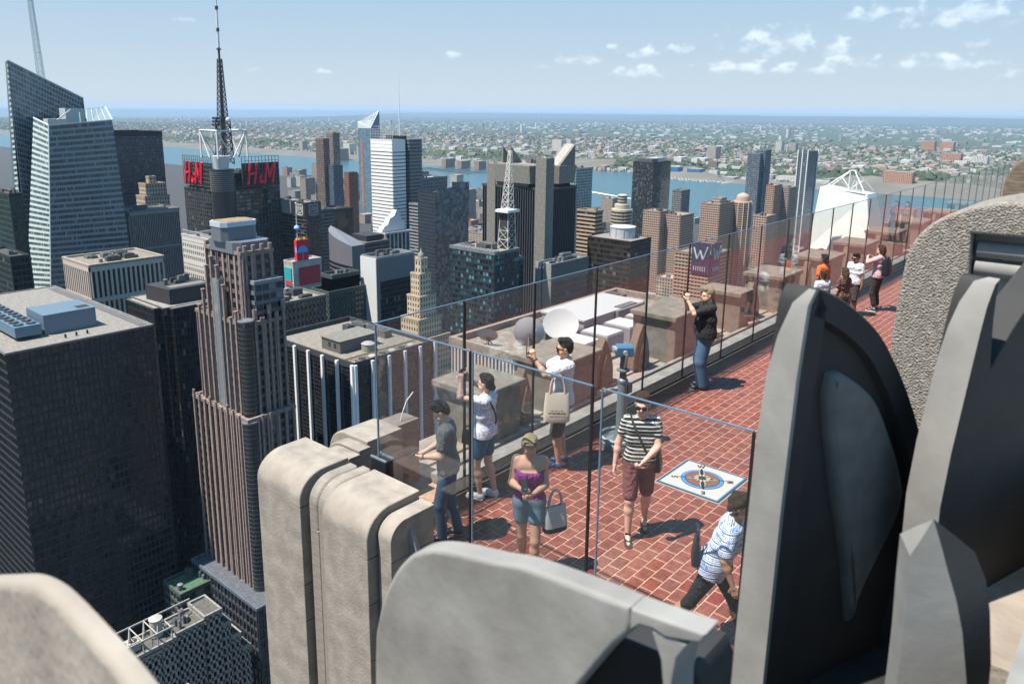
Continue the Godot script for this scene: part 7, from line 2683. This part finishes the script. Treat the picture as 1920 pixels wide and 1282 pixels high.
	return o

func held(o: Node3D, called: String, label: String, cat: String, at: Vector3, m: Mesh, mt: Material, turn := Basis.IDENTITY) -> Node3D:
	# something carried: its own thing, placed in the carrier's axes
	var t := thing(called, label, cat)
	t.transform = o.transform * Transform3D(turn, at)
	part(t, "body", m, mt)
	return t

func phone_mesh() -> ArrayMesh:
	var m := MB.new()
	m.col = Color(0.015, 0.015, 0.017)
	m.plate(pv([-0.033, -0.068, 0.033, -0.068, 0.036, -0.065, 0.036, 0.065, 0.033, 0.068, -0.033, 0.068, -0.036, 0.065, -0.036, -0.065]), Vector3(0, 0, 0.004), Vector3(1, 0, 0), Vector3(0, 1, 0), 0.008, 0.002)
	return m.mesh(30)

func bag_mesh(w: float, h: float, dp: float, c0: Color, c1: Color, strap: float) -> ArrayMesh:
	# a soft bag: rows from the base up, darker foot, with two loops
	var m := MB.new()
	var rows := []
	for r in [[0.82, 0.0, 0.8], [0.98, 0.05, 1.0], [1.0, 0.22, 1.0], [1.0, 0.24, 0.98], [0.97, 0.6, 0.8], [0.9, 0.9, 0.45], [0.88, 1.0, 0.3]]:
		var row := []
		for i in 24:
			var q := -TAU * i / 24.0
			var cx := signf(cos(q)) * pow(absf(cos(q)), 0.45)
			var cz := signf(sin(q)) * pow(absf(sin(q)), 0.6)
			row.append(Vector3(cx * w * 0.5 * r[0], r[1] * h, cz * dp * 0.5 * r[2]))
		rows.append(row)
	for i in rows.size() - 1:
		m.col = c1 if i < 2 else c0
		m.rings([rows[i], rows[i + 1]])
	m.col = c0 * 0.5
	m.fan(rows[0], true)
	m.fan(rows[-1])
	m.col = c0
	for z in [-1.0, 1.0]:
		var p := []
		for i in 9:
			var q := PI * i / 8.0
			p.append(Vector3(cos(q) * w * 0.28, h + sin(q) * strap, z * dp * 0.12 * (1.0 - sin(q) * 0.7)))
		m.tube(p, 0.011, 5)
	return m.mesh(40)

func people() -> void:
	mat("skin", Color.WHITE, 0.55, 0.0, true)
	mats["skin"].subsurf_scatter_enabled = true
	mats["skin"].subsurf_scatter_strength = 0.08
	var hm := mat("hair", Color.WHITE, 0.5, 0.0, true)
	hm.heightmap_enabled = true
	hm.heightmap_texture = noise(0.05, Color(0, 0, 0), Color(1, 1, 1), 3, 44, 256)
	hm.heightmap_scale = 1.5
	hm.uv1_triplanar = true
	hm.uv1_scale = Vector3(14, 3, 14)
	hm.albedo_texture = noise(0.04, Color(0.55, 0.55, 0.55), Color(1, 1, 1), 3, 45, 256)
	var left := Vector2(-0.66, -0.75)
	var denim := cloth("denim", lin(0.055, 0.11, 0.19), "denim", 9.0)
	var p: Node3D
	p = person({"label": "young man in grey tee and jeans looking at his phone by the corner", "at": Vector3(5.93, 0, -5.92), "face": left, "h": 1.7, "hair_col": Color(0.012, 0.01, 0.01), "nod": 0.55, "lean": 0.06,
		"feet": [Vector3(0.09, 0, 0.1), Vector3(-0.1, 0, -0.08)], "hands": [Vector3(0.09, 1.12, 0.3), Vector3(-0.07, 1.1, 0.31)], "palm": [Vector3(-1, 0.3, 0), Vector3(1, 0.3, 0)], "grip": [0.7, 0.7], "hem": 0.9, "loose": 0.022,
		"top": cloth("grey_tee", lin(0.085, 0.095, 0.1)), "bottom": denim, "shoe_col": Color(0.015, 0.015, 0.018), "sole_col": Color(0.2, 0.2, 0.2), "watch": 0})
	held(p, "phone", "dark phone held by the man in the grey tee", "phone", Vector3(0.01, 1.13, 0.42), phone_mesh(), mats["satin"], Basis.from_euler(Vector3(-0.9, 0, 1.4)))
	p = person({"label": "woman in white patterned top and denim shorts photographing with both arms raised", "at": Vector3(6.98, 0, -6.29), "face": Vector2(-0.3, -0.95), "h": 1.66, "fem": true, "hair": "bun", "hair_col": Color(0.018, 0.01, 0.008), "nod": -0.05,
		"feet": [Vector3(0.09, 0, 0.06), Vector3(-0.09, 0, -0.08)], "hands": [Vector3(0.08, 1.66, 0.33), Vector3(-0.12, 1.66, 0.33)], "poles": [Vector3(1, -0.4, 0.1), Vector3(-1, -0.5, 0.1)], "hand_dir": [Vector3(-0.2, 1, 0.1), Vector3(0.2, 1, 0.1)], "palm": [Vector3(-1, 0, 0.3), Vector3(1, 0, 0.3)], "grip": [0.8, 0.8], "hem": 0.9, "loose": 0.022, "sleeve": 0.2, "raised": true,
		"top": cloth("speckled_top", Color.WHITE, "speckle", 3.2), "bottom": cloth("denim_short", lin(0.03, 0.12, 0.22), "denim", 9.0), "legs": 0.3, "shoe_col": Color(0.6, 0.6, 0.62), "strap": 1.0, "watch": 1})
	held(p, "phone", "dark phone raised by the woman in the patterned top", "phone", Vector3(-0.02, 1.78, 0.37), phone_mesh(), mats["satin"], Basis.from_euler(Vector3(0, 0, PI / 2)))
	held(p, "handbag", "small black handbag at the hip of the woman in the patterned top", "bag", Vector3(0.1, 0.8, 0.2), bag_mesh(0.2, 0.2, 0.09, Color(0.015, 0.014, 0.016), Color(0.015, 0.014, 0.016), 0.06), mats["satin"], Basis(Vector3.UP, PI / 2))
	p = person({"label": "tall man in white tee, dark shorts and sunglasses photographing over the glass", "at": Vector3(8.42, 0, -6.1), "face": left, "h": 1.85, "hair_col": Color(0.03, 0.02, 0.014), "shades": true, "skin": Color(0.42, 0.24, 0.16),
		"feet": [Vector3(0.1, 0, 0.08), Vector3(-0.1, 0, -0.02)], "hands": [Vector3(0.1, 1.56, 0.4), Vector3(-0.06, 1.5, 0.42)], "poles": [Vector3(0.5, -1, 0.2), Vector3(-0.4, -1, 0.2)], "hand_dir": [Vector3(-0.1, 0.9, 0.3), Vector3(0.1, 0.9, 0.3)], "grip": [0.8, 0.8], "hem": 0.9, "loose": 0.026, "sleeve": 0.6, "raised": true,
		"top": cloth("white_tee", lin(0.55, 0.55, 0.58)), "bottom": cloth("dark_short", lin(0.045, 0.035, 0.035)), "legs": 0.46, "leg_loose": 0.03, "shoe_col": Color(0.03, 0.06, 0.15), "sole_col": Color(0.5, 0.12, 0.12), "watch": 0})
	held(p, "phone", "black phone held upright by the man in the white tee", "phone", Vector3(0.02, 1.64, 0.5), phone_mesh(), mats["satin"], Basis.IDENTITY)
	var tote := held(p, "tote_bag", "cream canvas tote bag hanging from the shoulder of the man in the white tee", "bag", Vector3(0.25, 0.74, 0.1), bag_mesh(0.35, 0.4, 0.12, Color(0.5, 0.44, 0.36), Color(0.5, 0.44, 0.36), 0.26), mats["plain"], Basis(Vector3.UP, -PI / 2))
	var pr := MB.new()
	pr.col = Color(0.03, 0.03, 0.03)
	for i in 12:
		pr.box(Vector3(-0.12 + i * 0.02, 0.13, -0.0665), Vector3(-0.107 + i * 0.02, 0.13 + 0.016 + 0.004 * (i % 3), -0.068))
	for i in 7:
		pr.box(Vector3(-0.09 + i * 0.025, 0.165, -0.063), Vector3(-0.075 + i * 0.025, 0.17 + 0.012 * sin(i * 1.3) * sin(i * 1.3), -0.0655))
	part(tote, "print", pr.mesh(), mats["plain"])
	p = person({"label": "blond woman in a purple top and denim shorts looking down at her phone", "at": Vector3(5.98, 0, -4.74), "face": Vector2(-0.8, 0.6), "h": 1.64, "fem": true, "hair": "bob", "hair_col": Color(0.62, 0.46, 0.27), "nod": 0.6, "hairband": true, "skin": Color(0.5, 0.29, 0.2),
		"feet": [Vector3(0.06, 0, 0.14), Vector3(-0.07, 0, -0.12)], "hands": [Vector3(0.05, 1.17, 0.25), Vector3(-0.09, 1.22, 0.24)], "palm": [Vector3(-1, 0.3, 0), Vector3(1, 0.3, 0)], "poles": [Vector3(0.35, -1, -0.3), Vector3(-0.35, -1, -0.3)], "grip": [0.7, 0.8], "hem": 0.98, "sleeve": 0.0, "neck": 1.36, "loose": 0.012, "top_name": "camisole",
		"top": cloth("purple_top", lin(0.2, 0.025, 0.17)), "bottom": cloth("light_denim", lin(0.15, 0.25, 0.31), "denim", 9.0), "legs": 0.2, "shoe_col": Color(0.2, 0.12, 0.08)})
	held(p, "phone", "pale phone in the hands of the woman in the purple top", "phone", Vector3(-0.05, 1.3, 0.31), phone_mesh(), mats["satin"], Basis.from_euler(Vector3(-0.6, 0, 0.1)))
	held(p, "shoulder_bag", "white and grey shoulder bag with black base hanging beside the woman in the purple top", "bag", Vector3(0.3, 0.58, -0.02), bag_mesh(0.3, 0.32, 0.14, Color(0.42, 0.43, 0.42), Color(0.015, 0.015, 0.018), 0.2), mats["plain"], Basis(Vector3.UP, 0.5))
	p = person({"label": "man in black and white striped tee and maroon shorts walking towards the glass", "at": Vector3(7.5, 0, -4.29), "face": Vector2(-0.8, 0.6), "h": 1.76, "hair_col": Color(0.1, 0.04, 0.02), "shades": true, "turn": -0.25, "nod": 0.12, "skin": Color(0.6, 0.36, 0.28),
		"feet": [Vector3(0.12, 0.0, -0.22), Vector3(-0.11, 0, 0.14)], "hands": [Vector3(0.02, 1.07, 0.24), Vector3(-0.31, 0.86, 0.06)], "poles": [Vector3(0.9, -0.5, -0.3), Vector3(-0.5, 0.2, -0.8)], "grip": [1.1, 0.45], "hem": 0.88, "loose": 0.008, "sleeve": 0.55,
		"top": cloth("striped_tee", Color.WHITE, "stripes", 11.0), "bottom": cloth("maroon", lin(0.15, 0.05, 0.055)), "legs": 0.42, "leg_loose": 0.022, "sandals": true, "strap": -1.0})
	held(p, "shoulder_bag", "black cross-body bag at the hip of the man in the striped tee", "bag", Vector3(0.22, 0.84, -0.05), bag_mesh(0.24, 0.22, 0.1, Color(0.012, 0.012, 0.014), Color(0.012, 0.012, 0.014), 0.05), mats["satin"], Basis(Vector3.UP, 1.3))
	p = person({"label": "woman with curly brown hair and blue patterned top striding past, half behind the stone leaf", "at": Vector3(6.27, 0, -2.74), "face": Vector2(0.3, 0.95), "h": 1.64, "fem": true, "fat": 1.08, "hair": "curly", "hair_col": Color(0.07, 0.04, 0.02), "lean": 0.33, "nod": 0.1, "skin": Color(0.4, 0.22, 0.14), "hip": 0.9,
		"feet": [Vector3(0.08, 0, 0.38), Vector3(-0.08, 0.06, -0.42)], "hands": [Vector3(0.26, 0.86, 0.12), Vector3(-0.27, 0.88, 0.22)], "hem": 0.86, "loose": 0.03, "sleeve": 0.75,
		"top": cloth("blue_top", Color.WHITE, "blue", 3.4), "bottom": cloth("navy_leggings", lin(0.012, 0.013, 0.02)), "legs": 0.97, "leg_loose": 0.004})
	held(p, "handbag", "dark handbag slung behind the woman in the blue patterned top", "bag", Vector3(-0.05, 0.92, -0.17), bag_mesh(0.28, 0.28, 0.1, Color(0.02, 0.03, 0.045), Color(0.02, 0.03, 0.045), 0.12), mats["satin"], Basis(Vector3.UP, 0.2))
	p = person({"label": "heavy man in black tee and jeans with long fair ponytail raising a camera", "at": Vector3(12.82, 0, -6.12), "face": left, "h": 1.85, "fat": 1.48, "hair": "ponytail", "hair_col": Color(0.5, 0.37, 0.22), "beard": Color(0.3, 0.17, 0.1), "turn": 0.15,
		"feet": [Vector3(0.11, 0, 0.05), Vector3(-0.11, 0, -0.03)], "hands": [Vector3(0.1, 1.6, 0.36), Vector3(-0.1, 1.58, 0.36)], "poles": [Vector3(0.6, -1, 0), Vector3(-0.6, -1, 0)], "hand_dir": [Vector3(-0.1, 1, 0.1), Vector3(0.1, 1, 0.1)], "grip": [0.9, 0.9], "hem": 0.92, "loose": 0.02, "sleeve": 0.65, "raised": true,
		"top": cloth("black_tee", lin(0.008, 0.008, 0.009)), "bottom": denim, "leg_loose": 0.05, "sole_col": Color(0.25, 0.25, 0.25)})
	held(p, "phone", "camera phone held up by the man in the black tee", "phone", Vector3(0, 1.7, 0.4), phone_mesh(), mats["satin"], Basis.from_euler(Vector3(0, 0, PI / 2)))
	# the group beyond the leaf
	person({"label": "child in a white tee seen from behind, nearest of the group beyond the leaf", "at": Vector3(18.4, 0, -5.93), "face": Vector2(0.6, -0.8), "h": 1.36, "cell": 0.018, "top": cloth("white_tee", Color.WHITE), "bottom": cloth("dark_short", Color.BLACK), "legs": 0.5, "loose": 0.03, "skin": Color(0.2, 0.1, 0.06)})
	person({"label": "dark-haired woman in an orange and yellow top at the back of the group", "at": Vector3(19.2, 0, -6.2), "face": Vector2(0.3, -0.95), "h": 1.62, "cell": 0.018, "fem": true, "hair": "bun", "top": cloth("orange_top", lin(0.6, 0.13, 0.03)), "bottom": cloth("dark_short", Color.BLACK), "legs": 1.0, "loose": 0.02, "skin": Color(0.2, 0.1, 0.06)})
	person({"label": "girl with long brown hair and flowered top seen from behind in the group", "at": Vector3(18.55, 0, -5.5), "face": Vector2(0.5, -0.85), "h": 1.48, "cell": 0.018, "fem": true, "hair": "long", "hair_col": Color(0.09, 0.045, 0.02), "top": cloth("flower_top", Color.WHITE, "floral", 4.0), "bottom": cloth("dark_short", Color.BLACK), "legs": 0.6, "skin": Color(0.4, 0.22, 0.15)})
	person({"label": "boy in a white polo shirt turning his head, right of the group", "at": Vector3(20.3, 0, -5.78), "face": Vector2(-0.7, -0.2), "h": 1.56, "cell": 0.016, "turn": -0.2, "nod": 0.15, "shades": true, "top": cloth("white_tee", Color.WHITE), "bottom": cloth("dark_short", Color.BLACK), "legs": 0.52, "loose": 0.022, "skin": Color(0.22, 0.11, 0.07)})
	p = person({"label": "woman in pale pink tee and dark cropped trousers seen from behind, photographing", "at": Vector3(21.25, 0, -5.48), "face": Vector2(0.1, -0.99), "h": 1.68, "cell": 0.016, "fem": true, "hair": "bob", "hair_col": Color(0.09, 0.025, 0.012), "hands": [Vector3(0.12, 1.45, 0.28), Vector3(-0.12, 1.45, 0.28)], "poles": [Vector3(1, -0.5, 0), Vector3(-1, -0.5, 0)], "top": cloth("pink_tee", lin(0.5, 0.3, 0.32)), "bottom": cloth("brown_crop", lin(0.03, 0.022, 0.02)), "legs": 0.86, "leg_loose": 0.02, "loose": 0.02, "raised": true, "shoe_col": Color(0.05, 0.05, 0.06)})
	held(p, "backpack", "black backpack on the woman in the pale pink tee", "backpack", Vector3(0, 1.0, -0.2), bag_mesh(0.32, 0.46, 0.2, Color(0.015, 0.016, 0.024), Color(0.015, 0.016, 0.024), 0.05), mats["satin"])
	person({"label": "woman in sunglasses at the far end, left of two heads above the stone pier", "at": Vector3(33.6, 0, -5.35), "face": Vector2(-0.95, 0.3), "h": 1.62, "cell": 0.022, "fem": true, "hair": "long", "hair_col": Color(0.1, 0.03, 0.02), "shades": true, "top": cloth("red_top", lin(0.2, 0.03, 0.03)), "bottom": cloth("dark_short", Color.BLACK)})
	person({"label": "woman in sunglasses at the far end, right of two heads above the stone pier", "at": Vector3(33.6, 0, -4.95), "face": Vector2(-0.95, 0.3), "h": 1.62, "cell": 0.022, "fem": true, "hair": "long", "hair_col": Color(0.12, 0.04, 0.025), "shades": true, "top": cloth("red_top", Color.RED), "bottom": cloth("dark_short", Color.BLACK)})
